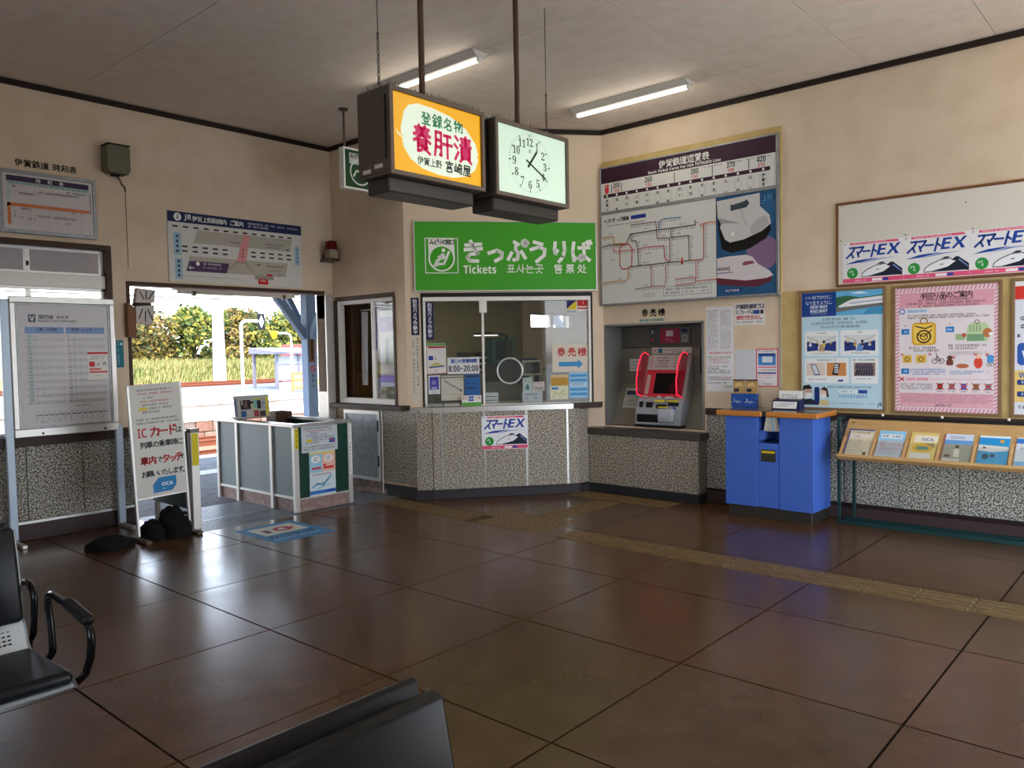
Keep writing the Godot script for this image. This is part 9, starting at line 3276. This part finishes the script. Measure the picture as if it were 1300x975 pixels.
	mb.b2(Vector3(-0.22, 0.25, -0.02), Vector3(0.22, 1.05, 0.02), 0.01)
	mb.b2(Vector3(-0.18, 0, -0.03), Vector3(-0.12, 0.25, 0.03))
	mb.b2(Vector3(0.12, 0, -0.03), Vector3(0.18, 0.25, 0.03))
	part("panel", mb, mat(rgb(226, 226, 226), 0.5), t)
	var wp := Print.new(self)
	wp.ring(0, 0.82, 0.14, 0.03, rgb(206, 60, 70), 3)
	wp.rect(-0.012, 0.76, 0.012, 0.9, rgb(90, 60, 120), 3)
	wp.rect(-0.16, 0.36, 0.16, 0.62, rgb(240, 206, 40), 3)
	shown("print", wp, t, Vector3(0, 0, 0.021))
	# reddish freight container, pale sheds, and the red and white masts far off
	t = thing("red_container", "rust red freight container beyond the far platform", "container", Vector3(-32.6, -0.12, -23.0))
	mb = MB.new()
	mb.b2(Vector3(-1.0, 0.1, -1.0), Vector3(1.0, 2.2, 1.0), 0.03)
	part("body", mb, mat(rgb(160, 80, 70), 0.6), t)
	mb = MB.new()
	for k in 7:
		mb.b2(Vector3(1.0, 0.2, -0.95 + 0.28 * k), Vector3(1.05, 2.1, -0.83 + 0.28 * k))
	part("rib", mb, mat(rgb(150, 72, 62), 0.6), t)
	t = thing("yellow_shed", "pale yellow shed behind the pillar beyond the tracks", "shed", Vector3(-30.5, -0.02, -23.6))
	mb = MB.new()
	mb.b2(Vector3(-0.9, 0, -1.3), Vector3(0.9, 1.75, 1.3))
	part("wall", mb, mat(rgb(226, 206, 130), 0.7), t)
	mb = MB.new()
	mb.prism([Vector2(-1.0, 1.75), Vector2(0, 2.1), Vector2(1.0, 1.75)], -1.4, 1.4)
	part("roof", mb, mat(rgb(176, 96, 78), 0.7), t)
	for k in 3:
		t = thing("red_mast", ["left red and white mast far beyond the trees", "middle red and white mast far beyond the trees", "right red and white mast far beyond the trees"][k], "mast", Vector3(-98, -0.12, [-62.0, -64.2, -45.0][k]), 0.0, "red and white masts")
		for j in 6:
			mb = MB.new()
			mb.tube([Vector3(0, 1.7 * j, 0), Vector3(0, 1.7 * j + 1.7, 0)], 0.55 - 0.04 * j, 10)
			part("band", mb, mat(rgb(226, 150, 140) if j % 2 == 1 else rgb(230, 228, 224), 0.6), t)
	# overhead wires
	for k in 5:
		t = thing("overhead_wire", ["lowest overhead wire above the tracks", "second overhead wire above the tracks", "middle overhead wire above the tracks", "fourth overhead wire above the tracks", "highest overhead wire above the tracks"][k], "wire", Vector3([-14.7, -18.1, -36.0, -30.0, -39.0][k], [2.95, 3.3, 4.95, 4.2, 4.6][k], 0), 0.0, "overhead wires")
		mb = MB.new()
		mb.rod(Vector3(0, 0, 40), Vector3(0, 0, -80), [0.014, 0.016, 0.03, 0.025, 0.03][k], 5)
		part("strand", mb, mat(rgb(120, 122, 126), 0.6), t)
	# grass bank
	mb = MB.new()
	mb.prism([Vector2(-46, -0.3), Vector2(-40.9, -0.3), Vector2(-42.0, 0.5), Vector2(-46, 1.0)], -60.0, 30.0)
	struct("ground_bank", mb, tri_mat(noise_tex(0.06, [[0.0, rgb(110, 112, 52)], [0.5, rgb(166, 152, 84)], [1.0, rgb(206, 186, 120)]], 256, FastNoiseLite.TYPE_SIMPLEX_SMOOTH, 4, 95), 3.0, 0.95))
	var rng := RandomNumberGenerator.new()
	rng.seed = 77
	for tone in 3:
		var st := SurfaceTool.new()
		st.begin(Mesh.PRIMITIVE_TRIANGLES)
		for k in 3:
			var b := Basis(Vector3.UP, k * 2.1)
			for q in [Vector3(-0.05, 0, 0), Vector3(0.1, 0.4, 0.08), Vector3(0.05, 0, 0)]:
				st.set_normal(b * Vector3(0, 0.3, 1).normalized())
				st.add_vertex(b * q)
		var mm := MultiMesh.new()
		mm.transform_format = MultiMesh.TRANSFORM_3D
		mm.mesh = st.commit()
		mm.instance_count = 3200
		for i in 3200:
			var x := rng.randf_range(-45.5, -40.8)
			var y := lerpf(-0.3, 0.55, clampf((-40.9 - x) / 1.1, 0, 1)) + maxf(0.0, (-42.0 - x) * 0.11)
			mm.set_instance_transform(i, Transform3D(Basis(Vector3.UP, rng.randf() * 6).scaled(Vector3(1.4, rng.randf_range(0.6, 1.7), 1.4)), Vector3(x, y - 0.05, rng.randf_range(-34, -12))))
		var g := MultiMeshInstance3D.new()
		g.name = "tall_grass" if tone == 0 else "tall_grass_%03d" % tone
		g.multimesh = mm
		var gm := mat([rgb(120, 120, 66), rgb(160, 144, 92), rgb(100, 108, 58)][tone], 0.8)
		g.material_override = gm
		add_child(g)
		g.set_meta("kind", "stuff")
		g.set_meta("label", ["green tall grass on the bank below the trees", "straw coloured tall grass on the bank below the trees", "dark green tall grass on the bank below the trees"][tone])
		g.set_meta("category", "grass")
	var green := [rgb(110, 122, 62), rgb(170, 158, 76), rgb(70, 88, 50)]
	var autumn := [rgb(140, 118, 72), rgb(168, 148, 76), rgb(88, 92, 58)]
	var labs := ["leftmost bushy tree with mixed green and yellow leaves", "second bushy tree from left, brownish crown", "bushy tree left of the white pole", "green yellow tree just right of white pole", "tree behind the diamond signal board", "brownish tree behind the orange lamp", "tree behind the shelter roof", "small tree beyond the pillar's right side"]
	var ts := [[-47.5, -17.0, 3.3, 4.6], [-47.0, -20.5, 3.9, 5.0], [-46.5, -23.6, 4.6, 4.2], [-47.0, -26.8, 4.5, 4.4], [-46.5, -29.8, 4.1, 4.8], [-47.5, -33.2, 4.3, 4.4], [-47.0, -36.2, 3.2, 4.0], [-52.0, -47.0, 3.6, 4.6]]
	for k in ts.size():
		var q: Array = ts[k]
		tree(Vector3(q[0], 0.3, q[1]), q[2], q[3], 200 + k, labs[k], green if k % 2 == 0 else autumn)


func _ready():
	setup_view()
	make_materials()
	fill_glyphs()
	build_shell()
	build_left()
	build_office()
	build_right()
	build_hanging()
	build_outside()
